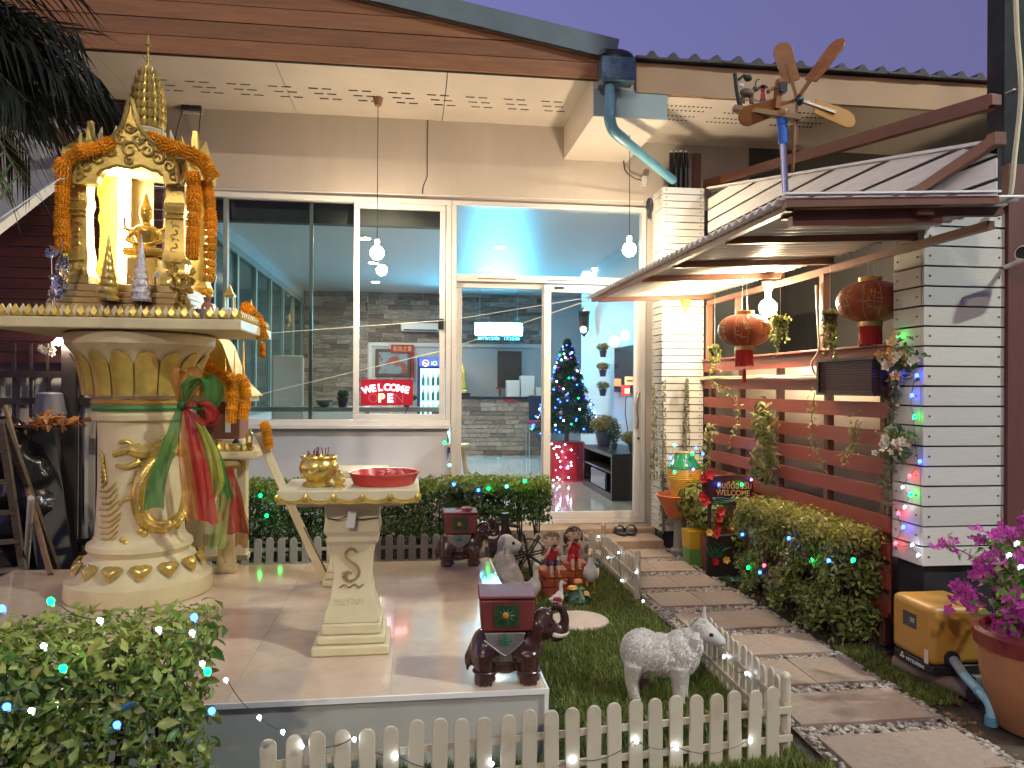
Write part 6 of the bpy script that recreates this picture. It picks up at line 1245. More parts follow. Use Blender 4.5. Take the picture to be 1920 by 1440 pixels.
for sy in (-1, 1):
    b = MB(); b.tube([(.135, sy * .036, .305), (.128, sy * .058, .285), (.126, sy * .058, .245)], [.014, .018, .008], 8, flat=.5); part(b, 'ear', m_face, lam, local=True)
    b = MB(); b.ell((.195, sy * .036, .300), (.010, .005, .008), 10, 7); part(b, 'eye', m_black, lam, local=True)
    b = MB(); b.tube([(.255, sy * .012, .262), (.235, sy * .021, .252)], [.002, .0015], 5); part(b, 'mouth', m_black, lam, local=True)
b = MB(); b.ell((.258, 0, .268), (.006, .010, .006), 8, 6); part(b, 'nose', m_pinkn, lam, local=True)
b = MB(); b.tube([(.170, .0, .34), (.168, .0, .375), (.172, 0, .405)], [.009, .008, .005], 8); part(b, 'horn', m_face, lam, local=True)
for sx, sy in ((-.115, -.042), (-.115, .042), (.065, -.042), (.085, .042)): b = MB(); b.ell((sx + .006, sy, .012), (.025, .022, .014), 10, 6); part(b, 'hoof', m_pinkn, lam, local=True)
m = MB(); m.lathe([(.05, 0), (.055, .02), (.04, .045), (.01, .06)], 14, (1.0, 3.22, 0), wob=lambda a, k: 1 + .15 * sin(3 * a)); t = thing('garden_rock', 'dark brown rock between the legs of the standing lamb', 'rock', (1.0, 3.22, 0)); part(m, 'rock', pm('rock_brown', (.09, .06, .04), .9, bump=.5), t)
lm2 = thing('lamb_statue', 'white lamb statue sitting upright at the platform edge', 'lamb statue', (.60, 4.78, 0), radians(-8)); b = MB()
E2 = [((0, 0, .115), (.085, .085, .10)), ((-.012, 0, .20), (.066, .064, .085))]
for c, q in E2: b.ell(c, q, 18, 12)
b.tube([(-.012, 0, .24), (-.005, 0, .30)], [.055, .048], 12)
for sy in (-1, 1): b.tube([(.03, sy * .05, .06), (.09, sy * .055, .05), (.135, sy * .03, .03)], [.042, .034, .026], 12); b.tube([(.035, sy * .045, .19), (.075, sy * .04, .12), (.10, sy * .03, .075)], [.028, .024, .02], 10)
organic(b, 'body', m_wool, lm2, voxel=.008, it=4); tufts('wool_locks', lm2, E2, 700, .022, m_wool, 8)
b = MB(); b.ell((0, 0, .325), (.056, .050, .055)); b.tube([(.01, 0, .32), (.06, 0, .305), (.09, 0, .298)], [.046, .038, .026], 14); organic(b, 'head', m_face, lm2, voxel=.006, it=4)
for sy in (-1, 1):
    b = MB(); b.tube([(-.03, sy * .045, .335), (-.035, sy * .062, .29), (-.03, sy * .062, .225)], [.018, .026, .012], 8, flat=.45); part(b, 'ear', m_face, lm2, local=True); b = MB(); b.ell((.045, sy * .043, .330), (.010, .006, .011), 10, 7); part(b, 'eye', m_black, lm2, local=True)
    b = MB(); b.ell((.145, sy * .03, .028), (.010, .022, .022), 10, 6); part(b, 'hoof', m_black, lm2, local=True)
b = MB(); b.ell((.113, 0, .312), (.008, .014, .008), 8, 6); part(b, 'nose', m_pinkn, lm2, local=True); b = MB(); b.tube([(.108, -.016, .292), (.085, -.034, .286), (.07, -.040, .29)], .0025, 5); part(b, 'mouth', m_black, lm2, local=True)
b = MB(); b.lathe([(.15, 0), (.15, .012), (.13, .02), (.01, .022)], 20, (.03, 0, 0)); part(b, 'green_base', pm('green_base', (.01, .14, .07), .5), lm2, local=True)

# ================================================================ geese
m_goose = pm('white_goose_paint', (.68, .64, .60), .4, var=.06); m_beak = pm('yellow_beak', (.65, .38, .06), .4)
def goose(label, loc, rz, s, wing=None):
    t = thing('goose_statue', label, 'goose statue', loc, rz); t.scale = (s, s, s); b = MB(); b.ell((-.01, 0, .085), (.060, .042, .050), 16, 10); b.ell((.018, 0, .105), (.042, .040, .055), 14, 10); b.tube([(-.05, 0, .09), (-.09, 0, .10)], [.03, .008], 8)
    b.tube(spline([(.025, 0, .13), (.035, 0, .17), (.030, 0, .205), (.036, 0, .228)], 4), [.030, .026, .022, .020, .018, .017, .016, .016, .017, .018, .019, .020, .020], 10); b.ell((.042, 0, .232), (.024, .019, .020)); organic(b, 'body', m_goose, t, voxel=.006, it=3)
    b = MB(); b.tube([(.060, 0, .230), (.080, 0, .224), (.092, 0, .221)], [.011, .009, .004], 8); part(b, 'beak', m_beak, t, local=True)
    for sy in (-1, 1):
        b = MB(); b.ell((.050, sy * .018, .238), .0035, 6, 5); part(b, 'eye', m_black, t, local=True); b = MB(); b.tube([(.01, sy * .02, .06), (.012, sy * .02, .006)], .006, 6); b.ell((.022, sy * .02, .005), (.022, .013, .005), 8, 5); part(b, 'foot', m_beak, t, local=True)
        b = MB(); b.ell((-.02, sy * .040, .092), (.050, .008, .030), 12, 8, rot=(0, .25, 0)); part(b, 'wing', wing or m_goose, t, local=True)
    return t
goose('white goose statue standing beside the sitting lamb', (.735, 4.55, 0), -1.2, 1.02); goose('small goose statue with a red wing near the stone disc', (.862, 4.42, 0), .3, .66, pm('red_wing', (.35, .03, .02), .5)); goose('white goose statue in front of the laughing girl', (1.165, 4.84, 0), -1.9, 1.08)

# ================================================================ laughing children figurines
m_skin = pm('painted_skin', (.62, .42, .29), .45, var=.06); m_hairb = pm('painted_brown_hair', (.05, .028, .018), .45, var=.3, scale=30); m_redc = pm('red_painted_cloth', (.42, .015, .025), .45, var=.15); m_navy = pm('navy_painted_cloth', (.02, .02, .07), .5); m_brick = pm('painted_brick', (.38, .085, .03), .55, var=.3, scale=12); m_shoe = pm('orange_shoe', (.60, .28, .05), .45)
def child(label, loc, rz, girl):
    t = thing('child_figurine', label, 'figurine', loc, rz); L_ = lambda mb, n, m_, **k: part(mb, n, m_, t, local=True, **k)
    # sits facing -y; origin at seat height.  continuous skin body: torso core, neck, arms to cheeks, legs
    b = MB(); b.lathe([(.030, -.002), (.034, .03), (.038, .06), (.030, .085), (.014, .095), (.013, .115)], 14, (0, 0, 0), sy=.8)
    for sx in (-1, 1):
        b.tube([(sx * .034, 0, .082), (sx * .052, -.020, .055), (sx * .042, -.045, .085), (sx * .030, -.046, .118)], [.013, .011, .0095, .010], 8)
        b.tube([(sx * .017, -.005, .010), (sx * .024, -.05, .014), (sx * .024, -.062, -.03), (sx * .024, -.060, -.055)], [.020, .016, .013, .011], 8)
        for k in range(4): b.tube([(sx * .030 + (k - 1.5) * .0048, -.047, .118), (sx * .028 + (k - 1.5) * .0050, -.048, .133 - .002 * abs(k - 1.5))], .0028, 5)
        b.tube([(sx * .036, -.046, .112), (sx * .041, -.045, .121)], .0030, 5)
    organic(b, 'body', m_skin, t, voxel=.0042, it=2)
    b = MB(); b.ell((0, -.004, .148), (.042, .040, .042), 18, 12); b.ell((0, -.030, .137), (.026, .014, .020)); b.ell((0, -.044, .147), (.006, .007, .006))
    for sx in (-1, 1): b.ell((sx * .042, 0, .146), (.006, .010, .011))
    hd = organic(b, 'head', m_skin, t, voxel=.004, it=3)
    hb = MB()
    for k in range(260):
        u = Vector((random.gauss(0, 1), random.gauss(0, 1) + .25, random.gauss(0, 1) + .55)).normalized()
        if (u.y < -.45 and u.z < .55): continue
        if not girl and u.z < .15: continue
        hb.ell(Vector((0, -.002, .150)) + Vector((u.x * .0425, u.y * .041, u.z * .043)), (.0065, .0065, .005), 5, 4)
    if girl:
        for sx in (-1, 1): hb.ell((sx * .042, .012, .128), (.014, .018, .034), 8, 6)
    L_(hb, 'hair', m_hairb if girl else pm('thin_brown_hair', (.20, .13, .07), .5), smooth=60)
    for sx in (-1, 1):
        b = MB(); b.tube([(sx * .008, -.0455, .158), (sx * .015, -.0445, .163), (sx * .022, -.0405, .157)], .0020, 5); L_(b, 'closed_eye', m_black); b = MB(); b.tube([(sx * .007, -.0440, .169), (sx * .016, -.0425, .174), (sx * .024, -.037, .170)], .0016, 5); L_(b, 'eyebrow', m_hairb)
    b = MB(); b.ell((0, -.0425, .131), (.013, .005, .009), 12, 8); L_(b, 'open_mouth', pm('dark_mouth', (.10, .008, .01), .4)); b = MB(); b.box(-.008, .008, -.0482, -.0462, .1345, .1375); L_(b, 'teeth', m_white)
    b = MB(); b.lathe([(.044 if girl else .036, -.006 if not girl else -.02), (.037, .03), (.041, .06), (.035, .088), (.018, .098), (.014, .100)], 18, (0, 0, 0), sy=.86, cap=False)
    for sx in (-1, 1): b.tube([(sx * .032, 0, .085), (sx * .047, -.012, .064)], [.0165, .0155], 8)
    L_(b, 'shirt', m_redc)
    b = MB()
    for sx in (-1, 1): b.tube([(sx * .016, .002, .010), (sx * .024, -.046, .015), (sx * .024, -.056, .004)], [.024, .020, .019], 10)
    b.ell((0, 0, .008), (.038, .032, .020), 12, 8); L_(b, 'skirt' if girl else 'shorts', m_redc if girl else m_navy)
    for sx in (-1, 1): b = MB(); b.ell((sx * .024, -.070, -.058), (.012, .022, .010), 10, 7); L_(b, 'shoe', m_shoe)
    for o_ in t.children:
        if o_.name.split('.')[0] in ('head', 'hair', 'closed_eye', 'eyebrow', 'open_mouth', 'teeth'): o_.scale = (1.22,) * 3; o_.location = (0, -.002, .112 * -.22)
    return t
def brick_seat(label, x, y, h, w_):
    t = thing('brick_seat', label, 'seat', (x, y, 0)); n = 3; hh = h / n
    for k in range(n):
        for j in range(2): b = MB(); o_ = w_ * .25 * (k % 2); b.box(x - w_ / 2 + j * w_ / 2 + .001, x - w_ / 2 + (j + 1) * w_ / 2 - .001, y - w_ * .40 - .010 * (n - k), y + w_ * .40, k * hh + .0005, (k + 1) * hh - .001); part(b, 'brick', m_brick, t, bevel=.005)
    return t
brick_seat('orange brick block under the laughing boy', .895, 4.77, .165, .17); child('laughing boy figurine in red shirt and navy shorts', (.885, 4.755, .185), .25, False)
brick_seat('orange brick block under the laughing girl', 1.075, 4.98, .155, .16); child('laughing girl figurine in a red dress with brown hair', (1.075, 4.965, .175), .10, True)
# green mushroom ornament
gm_ = thing('mushroom_ornament', 'dark green leafy ornament with orange mushrooms on the lawn', 'ornament', (1.0, 4.50, 0)); b = MB(); b.lathe([(.075, 0), (.08, .03), (.06, .07), (.045, .10), (.01, .115)], 16, (1.0, 4.5, 0), wob=lambda a, k: 1 + .15 * sin(5 * a + k)); part(b, 'base', pm('dark_green_resin', (.008, .045, .018), .4), gm_)
for dx, dy, z, r_ in ((-.035, -.02, .12, .032), (.045, -.03, .085, .026), (.01, .03, .145, .028)): b = MB(); b.lathe([(.008, 0), (.008, z - .02), (r_, z - .018), (r_ * .8, z - .004), (.002, z + .004)], 14, (1.0 + dx, 4.5 + dy, 0)); part(b, 'mushroom', m_shoe, gm_)
b = MB()
for k in range(14): a = k * .9; b.tube([(1.0 + .05 * cos(a), 4.5 + .05 * sin(a), .03), (1.0 + .08 * cos(a), 4.5 + .08 * sin(a), .07), (1.0 + .10 * cos(a), 4.5 + .10 * sin(a), .06)], [.010, .009, .002], 5, flat=.4)
part(b, 'leaf', pm('green_resin', (.01, .09, .03), .4), gm_)
# wooden water wheel ornament
ww = thing('garden_water_wheel', 'dark wooden water wheel ornament with post and bucket behind the sitting lamb', 'ornament', (.66, 5.12, 0)); m_dw = pm('burnt_wood', (.022, .015, .013), .5, var=.4, stretch=(4, 4, 1)); c = PZ(958, 1078, 0); pz_ = Vector((.63, 5.10, 0))
b = MB(); b.tube([pz_, pz_ + Vector((.0, 0, .46))], .028, 12); part(b, 'post', m_dw, ww); b = MB(); b.tube([pz_ + Vector((-.08, .05, 0)), pz_ + Vector((-.08, .05, .40))], .022, 10); part(b, 'post', m_dw, ww)
b = MB(); b.tube([pz_ + Vector((-.11, .03, .39)), pz_ + Vector((.10, -.01, .37))], .013, 8); part(b, 'cross_bar', m_dw, ww); b = MB(); b.ell(pz_ + Vector((-.08, .0, .24)), (.035, .03, .09), 10, 8); part(b, 'pebble_panel', pm('pebble_panel', (.10, .09, .085), .6, var=.8, scale=40), ww)
hubp = pz_ + Vector((.15, -.03, .18)); b = MB(); b.tube([hubp + Vector((0, .06, 0)), hubp - Vector((0, .05, 0))], .016, 10); part(b, 'hub', m_dw, ww)
for k in range(8):
    a = 2 * pi * k / 8 + .2; d = Vector((cos(a), 0, sin(a)))
    for yy in (-.035, .035): b = MB(); b.tube([hubp + Vector((0, yy, 0)), hubp + Vector((0, yy, 0)) + d * .145], .006, 6); part(b, 'spoke', m_dw, ww)
    b = MB(); b.cbox(hubp + d * .135, (.035, .09, .006), ry=-a); part(b, 'paddle', m_dw, ww)
b = MB(); b.tube([hubp + Vector((.115 * cos(a), -.036, .115 * sin(a))) for a in np.linspace(0, 2 * pi, 28)], .005, 6); part(b, 'rim', m_dw, ww)
b = MB(); b.box(pz_.x - .10, pz_.x + .30, pz_.y - .09, pz_.y - .06, .0, .03); b.box(pz_.x + .30, pz_.x + .33, pz_.y - .10, pz_.y - .05, 0, .19); part(b, 'frame', m_dw, ww)
pk = thing('clay_pot', 'small clay pot beside the sitting lamb', 'pot', (.52, 5.0, 0)); b = MB(); b.lathe([(.04, 0), (.06, .04), (.055, .10), (.035, .13), (.042, .15)], 18, (.50, 4.98, .0)); part(b, 'body', pm('terracotta', (.35, .20, .13), .7), pk); b = MB(); b.lathe([(.06, .15), (.062, .165), (.05, .175)], 14, (.50, 4.98, 0)); part(b, 'lid', m_pine, pk)
# flat round stone on the lawn
sd = thing('stone_disc', 'flat round pale stepping stone on the lawn', 'stone', (.93, 4.13, 0)); b = MB(); b.lathe([(.165, 0), (.168, .02), (.160, .027), (.01, .028)], 48, (.925, 4.13, 0)); part(b, 'disc', pm('pale_stone', (.52, .43, .36), .6, var=.10, scale=9, bump=.1), sd)

# ================================================================ hedges
def hedge(name, label, box, n, size, mat, stems, seed, lobes=1.0, under=0.0, twig=None, top_mat=None, n_big=0, gap=None):
    x0, x1, y0, y1, z0, z1 = box; t = thing(name, label, 'hedge', ((x0 + x1) / 2, (y0 + y1) / 2, 0)); r = np.random.default_rng(seed); b = MB(); tops = []
    for k in range(stems):
        f = (k + .5) / stems; X = x0 + (x1 - x0) * (f if x1 - x0 > y1 - y0 else r.uniform(.3, .7)); Y = y0 + (y1 - y0) * (f if y1 - y0 > x1 - x0 else r.uniform(.3, .7)); base_ = Vector((X, Y, 0))
        for q in range(4):
            e = Vector((X + r.normal(0, .07), Y + r.normal(0, .05), z1 * r.uniform(.75, .97))); mid = base_.lerp(e, .45) + Vector((r.normal(0, .02), r.normal(0, .02), 0)); b.tube([base_, mid, e], [.010, .006, .002], 5)
            for u in range(4): f2 = mid.lerp(e, r.uniform(.0, .9)); b.tube([f2, f2 + Vector((r.normal(0, .06), r.normal(0, .06), r.uniform(.02, .09)))], [.003, .001], 4)
    part(b, 'branches', twig or pm('dark_twig', (.035, .022, .015), .8), t)
    P = []; Nn = []; nz = lambda p: sin(p[0] * 19 + seed) * cos(p[1] * 17 + p[2] * 13) + .6 * sin(p[2] * 29 + p[0] * 7)
    while len(P) < n:
        p = np.array([r.uniform(x0, x1), r.uniform(y0, y1), z0 + (z1 - z0) * r.uniform(0, 1) ** .8]); d = np.array([min(p[0] - x0, x1 - p[0]), min(p[1] - y0, y1 - p[1]), z1 - p[2]]); dm = d.min()
        if r.random() > math.exp(-dm / .09) + .22: continue
        v = nz(p)
        if v < -.75 * lobes and p[2] < z1 - .10: continue
        if gap and r.random() < gap(p): continue
        k = d.argmin(); nn = [np.sign(p[0] - (x0 + x1) / 2), 0, .3] if k == 0 else ([0, np.sign(p[1] - (y0 + y1) / 2), .3] if k == 1 else [0, 0, 1]); p = p + np.array(nn) * (.012 * v) + r.normal(0, .012, 3); P.append(p); Nn.append(nn)
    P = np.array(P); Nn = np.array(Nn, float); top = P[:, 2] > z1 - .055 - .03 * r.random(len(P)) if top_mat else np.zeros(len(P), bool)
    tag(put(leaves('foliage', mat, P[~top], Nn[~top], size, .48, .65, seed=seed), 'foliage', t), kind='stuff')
    if top_mat: tag(put(leaves('top_leaves', top_mat, P[top], Nn[top], size, .48, .65, seed=seed + 1), 'top_leaves', t), kind='stuff')  # separate paler leaf colour along the hedge top
    return t
m_h1 = leafmat('hedge_leaf_dark', (.028, .085, .016), (.12, .19, .04), .38, .2); m_h1t = leafmat('hedge_leaf_lime', (.13, .22, .03), (.32, .38, .06), .42, .3); m_h2 = leafmat('hedge_leaf_olive', (.07, .12, .022), (.28, .30, .07), .38, .2); m_h2t = leafmat('hedge_leaf_lit_top', (.22, .23, .045), (.46, .42, .12), .40, .3); m_h3 = leafmat('hedge_leaf_near', (.10, .22, .035), (.42, .48, .11), .40, .3)  # olive hedge: golden light on top is put into the paler leaf colour
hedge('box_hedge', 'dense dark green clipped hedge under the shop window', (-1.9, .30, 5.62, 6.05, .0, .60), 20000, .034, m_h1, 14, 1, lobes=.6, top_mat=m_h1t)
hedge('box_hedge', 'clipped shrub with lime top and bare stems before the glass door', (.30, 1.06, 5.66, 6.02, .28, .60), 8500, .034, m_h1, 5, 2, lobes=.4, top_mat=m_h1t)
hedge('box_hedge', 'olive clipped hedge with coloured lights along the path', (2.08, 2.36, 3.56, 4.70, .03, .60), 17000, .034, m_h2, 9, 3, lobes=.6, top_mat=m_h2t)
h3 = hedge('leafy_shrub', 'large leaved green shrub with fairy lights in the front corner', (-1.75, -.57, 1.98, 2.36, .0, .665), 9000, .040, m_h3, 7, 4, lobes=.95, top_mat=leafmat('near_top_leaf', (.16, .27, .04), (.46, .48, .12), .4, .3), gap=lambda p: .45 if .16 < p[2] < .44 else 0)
for k in range(8): m_ = leaf_mesh('leaf', leafmat('big_leaf_%d' % (k % 4), *[((.20, .26, .05), (.34, .36, .10)), ((.06, .18, .03), (.12, .25, .04)), ((.36, .33, .07), (.42, .36, .10)), ((.40, .24, .07), (.30, .15, .05))][k % 4], .4, .3), .052, .48); 
bigl = [leaf_mesh('leaf', MATS['big_leaf_%d' % k], .044, .5) for k in range(4)]
R3 = random.Random(9)
for k in range(290):
    x = R3.uniform(-1.7, -.55); z = R3.uniform(.03, .68); edge = R3.random() < .25
    p = Vector((x, 1.965 + R3.uniform(-.02, .05), z)) if not edge else Vector((-.56 + R3.uniform(-.02, .02), R3.uniform(1.97, 2.34), z))
    if .2 < z < .46 and R3.random() < .4: continue
    q = bigl[R3.choices([0, 1, 2, 3], [5, 3, 2, 1.2 if z < .35 else .3])[0]]; s = R3.uniform(.7, 1.25); put(q, 'leaf', h3, p, (R3.uniform(.3, 1.5), R3.uniform(-.8, .8), R3.uniform(-3.1, 3.1)), (s, s, s))
wpt = thing('white_planter', 'corner of a white planter at the foot of the front shrub', 'planter', (-.52, 2.2, 0)); b = MB(); b.lathe([(.05, 0), (.062, .09), (.066, .092), (.066, .105), (.055, .105), (.05, .09)], 4, (-.56, 2.22, 0), rot=pi / 4); part(b, 'box', m_white, wpt, smooth=20); b = MB(); b.lathe([(.04, .09), (.01, .094)], 4, (-.56, 2.22, 0), rot=pi / 4); part(b, 'soil', m_soil, wpt)
# ================================================================ pots, jar and welcome sign by the path
def ring_jar(label, c, prof, bands, seg=36):
    t = thing('ribbed_jar', label, 'jar', c)
    return t
c = PY(1285, 905, 5.72); zc_ = c.z; jc = Vector((c.x, 5.72, PY(1285, 912, 5.72).z))
bwl = thing('terracotta_bowl', 'orange terracotta bowl carrying the yellow jar', 'bowl', (jc.x - .06, 5.72, .14)); m_tc = pm('orange_terracotta', (.48, .11, .04), .55, var=.15)
b = MB(); bc = Vector((jc.x - .05, 5.70, 0)); b.lathe([(.07, .30), (.10, .31), (.17, .45), (.19, .48), (.18, .485), (.15, .455), (.01, .44)], 36, bc); part(b, 'bowl', m_tc, bwl)
b = MB(); b.lathe([(.075, .0), (.075, .05), (.05, .07), (.045, .26), (.065, .302)], 24, bc); part(b, 'pedestal', pm('old_stone', (.22, .20, .18), .8, bump=.4), bwl)
jr = thing('ribbed_jar', 'ribbed glazed jar with green shoulder and yellow body', 'jar', bc + Vector((.02, 0, .44)))
J0 = bc + Vector((.03, 0, .442)); pr = []; Hj = .36
for k in range(46): f = k / 45; r_ = np.interp(f, [0, .1, .45, .72, .88, 1], [.075, .10, .132, .125, .085, .065]); pr.append((r_ + (.003 if k % 2 else 0), f * Hj))
kk = int(46 * .66); b = MB(); b.lathe(pr[:kk + 1], 40, J0); part(b, 'yellow_body', pm('yellow_glaze', (.55, .28, .03), .25, var=.15, coat=.4), jr); b = MB(); b.lathe(pr[kk:], 40, J0); part(b, 'green_shoulder', pm('green_glaze', (.02, .22, .09), .22, var=.2, coat=.4), jr); b = MB(); b.lathe([(.068, Hj), (.072, Hj + .01), (.058, Hj + .014)], 32, J0); part(b, 'rim', m_pine, jr)
pp_ = thing('painted_planter', 'square planter painted yellow fading to green beside the path', 'planter', (2.12, 5.45, 0)); pc_ = PZ(1283, 1035, 0); pc_ = Vector((2.10, 5.42, 0)); b = MB(); b.lathe([(.105, .13), (.115, .26), (.095, .26)], 4, pc_, rot=pi / 4); part(b, 'yellow_part', pm('yellow_paint', (.50, .30, .02), .5, var=.15), pp_, smooth=20); b = MB(); b.lathe([(.095, 0), (.105, .129)], 4, pc_, rot=pi / 4); part(b, 'green_part', pm('green_paint', (.12, .26, .06), .5, var=.2), pp_, smooth=20); b = MB(); b.lathe([(.09, .245), (.01, .25)], 4, pc_, rot=pi / 4); part(b, 'soil', m_soil, pp_)
bush('leafy_bush', 'bright leafy plant spilling over the yellow planter', 'plant', (2.16, 5.50, .25), .17, 700, leafmat('croton_leaf', (.10, .14, .02), (.36, .34, .08), .4, .3), .055, None, seed=41, up=1.1)
rp = thing('terracotta_planter', 'dark red square planter beside the welcome sign', 'planter', (2.20, 5.15, 0)); b = MB(); b.lathe([(.10, 0), (.125, .24), (.128, .25), (.11, .25)], 4, (2.17, 5.20, 0), rot=pi / 4); part(b, 'box', pm('dark_red_pot', (.16, .03, .02), .5, var=.3), rp, smooth=20); b = MB(); b.lathe([(.10, .235), (.01, .24)], 4, (2.17, 5.20, 0), rot=pi / 4); part(b, 'soil', m_soil, rp)
bush('leafy_bush', 'dark leafy plant growing beside the welcome sign', 'plant', (2.18, 5.26, .24), .13, 420, m_h2, .045, None, seed=43, up=1.0)
# welcome sign: carved dark board with red flowers
sx0 = PY(1313, 905, 5.10); sx1 = PY(1432, 900, 5.02); ws = thing('welcome_sign', 'carved dark wooden welcome board framed with red flowers', 'sign', ((sx0.x + sx1.x) / 2, 5.05, .3)); SYp = 5.06
pz0 = PY(1320, 944, SYp).z; pz1 = PY(1320, 893, SYp).z; X0, X1 = PY(1318, 900, SYp).x, PY(1430, 900, SYp).x; b = MB(); b.prism([(X0, pz0), (X1, pz0 + .01), (X1 + .005, pz1 - .01), ((X0 + X1) / 2, pz1 + .012), (X0 - .003, pz1)], (0, SYp, 0), (1, 0, 0), (0, 0, 1), (0, 1, 0), 0, .02); part(b, 'board', pm('dark_carved_wood', (.055, .014, .012), .4, var=.4, scale=10), ws, bevel=.004)
m_let = pm('tan_lettering', (.55, .30, .15), .5, var=.1); xc = (X0 + X1) / 2
text('ยินดีต้อนรับ', 'lettering', m_let, ws, (xc + .01, SYp - .001, pz0 + .128), (1, 0, -.03), (0, 0, 1), .055, .004, wmax=.25, bold=.01); text('WELCOME', 'lettering', m_let, ws, (xc + .0, SYp - .001, pz0 + .072), (1, 0, -.04), (0, 0, 1), .040, .004, wmax=.25, bold=.015)
for k in range(3): b = MB(); b.tube([(X0 + .07 + .26 * f, SYp - .005, pz0 + .035 - .012 * k + .006 * sin(f * 9 + k)) for f in np.linspace(0, 1, 16)], .004, 5); part(b, 'green_wave', pm('teal_paint', (.02, .16, .13), .4), ws)
rfl = flower_mesh('red_flower', pm('red_flower_paint', (.45, .015, .02), .4, var=.25), .042, 6)
for (x, y) in ((1318, 897), (1330, 890), (1315, 930), (1322, 940), (1418, 905), (1426, 915), (1412, 938), (1432, 938), (1420, 928)): p = PY(x, y, SYp - .015); put(rfl, 'red_flower', ws, p, (1.4, random.uniform(-.3, .3), random.uniform(-.4, .4)))
for dx in (.06, .28): b = MB(); b.tube([(X0 + dx, SYp + .03, 0), (X0 + dx, SYp + .03, pz1 - .02)], .012, 8); part(b, 'stake', m_dw, ws)
# painted flower ornament in front
fo_ = thing('flower_ornament', 'dark painted ornament of red and yellow flowers below the welcome sign', 'ornament', (2.14, 4.95, 0)); OY = 5.0; b = MB(); b.box(PY(1325, 1000, OY).x, PY(1395, 1000, OY).x, OY, OY + .03, .0, .30); part(b, 'panel', m_dw, fo_, bevel=.008)
yfl = flower_mesh('yellow_flower', pm('yellow_flower_paint', (.60, .36, .03), .4), .035, 6)
for (x, y, k) in ((1348, 972, 0), (1352, 960, 0), (1345, 990, 0), (1330, 998, 1), (1372, 988, 1), (1380, 978, 1), (1343, 1002, 0), (1362, 1050, 1), (1340, 1052, 0)): p = PY(x, y, OY - .012); put(rfl if k == 0 else yfl, 'flower', fo_, p, (1.3, random.uniform(-.3, .3), random.uniform(-.6, .6)), (.85, .85, .85))
b = MB()
for k in range(12): a = PY(1340 + random.uniform(-10, 14), 1045, OY - .02); b.tube(bez(a, a + Vector((random.uniform(-.05, .05), -.02, .06)), a + Vector((random.uniform(-.09, .09), -.03, random.uniform(.05, .12))), 5), [.006, .008, .008, .006, .004, .001], 5, flat=.4)
part(b, 'green_leaf', pm('teal_leaf', (.02, .13, .06), .4), fo_)
gp_ = thing('ground_plant', 'low dark green succulent beside the path edge', 'plant', (2.16, 4.85, 0)); b = MB()
for k in range(22): a = k * 2.4; q = Vector((2.13, 4.80, .01)); b.tube(bez(q, q + Vector((.05 * cos(a), .05 * sin(a), .05)), q + Vector((.11 * cos(a), .11 * sin(a), .02 + .03 * random.random())), 4), [.008, .010, .008, .005, .001], 5, flat=.4)
part(b, 'leaf', pm('dark_succulent', (.015, .06, .03), .4), gp_)

# ================================================================ water pump, pipes, bougainvillea
pu = thing('water_pump', 'yellow water pump casing with black base under the plank pillar', 'pump', (2.36, 3.12, 0)); m_yel = pm('faded_yellow_plastic', (.42, .21, .035), .42, var=.18, scale=5, col2=(.36, .24, .10), c2lo=.52, c2hi=.72, bump=.05)
b = MB(); b.box(2.225, 2.50, 3.0, 3.28, .12, .375); part(b, 'casing', m_yel, pu, bevel=.03, bseg=4); b = MB(); b.box(2.235, 2.49, 3.01, 3.27, .075, .1195); part(b, 'base', m_black, pu, bevel=.006)
b = MB(); b.box(2.2225, 2.2245, 3.10, 3.19, .25, .315); part(b, 'label_plate', pm('dark_label', (.05, .05, .055), .35), pu); b = MB(); b.box(2.221, 2.2222, 3.11, 3.14, .275, .295); part(b, 'label_print', pm('label_print', (.3, .28, .26), .5), pu)
b = MB(); b.tube([(2.315, 2.985, .155), (2.315, 3.02, .155)], .034, 16); part(b, 'outlet', m_black, pu)
for k in range(3): b = MB(); a = [(0, .012), (-.008, -.002), (.008, -.002)][k]; b.cbox((2.2335, 3.21 - a[0], .098 + a[1]), (.003, .010, .010), rx=pi / 4); part(b, 'logo_diamond', m_white, pu)
text('MITSUBISHI', 'lettering', m_white, pu, (2.2335, 3.12, .096), (0, -1, 0), (0, 0, 1), .016, .001, wmax=.12)
b = MB(); b.box(2.222, 2.2240, 3.02, 3.045, .125, .185); part(b, 'paint_patch', pm('pale_patch', (.6, .5, .42), .5), pu)
blk = thing('concrete_block', 'weathered concrete pipe section under the yellow pump', 'block', (2.33, 3.12, 0)); b = MB(); b.tube([(2.27, 3.30, .036), (2.36, 2.93, .036)], .037, 14); part(b, 'pipe_section', pm('weathered_clay', (.20, .14, .11), .8, bump=.3), blk); b = MB(); b.box(2.42, 2.5, 2.98, 3.3, 0, .074); part(b, 'block', m_grey, blk)
wp = thing('water_pipe', 'pale blue plastic pipe bending from the pump into the ground', 'pipe', (2.3, 2.75, 0)); a0 = Vector((2.315, 2.985, .155)); a1 = PZ(1800, 1268, .12); a1 = Vector((2.30, 2.90, .12)); a2 = Vector((2.275, 2.77, .095)); a3 = Vector((2.27, 2.70, .0))
b = MB(); b.tube([a0, a1], .020, 14); part(b, 'grey_pipe', pm('grey_pvc', (.22, .26, .26), .45), wp); b = MB(); b.tube(spline([a1, a2, a2 + Vector((0, -.035, -.02)), a2 + Vector((0, -.05, -.05)), a3 + Vector((0, .01, 0))], 5), .019, 14); part(b, 'blue_pipe', pm('pale_blue_pvc', (.22, .42, .52), .4, var=.15), wp)
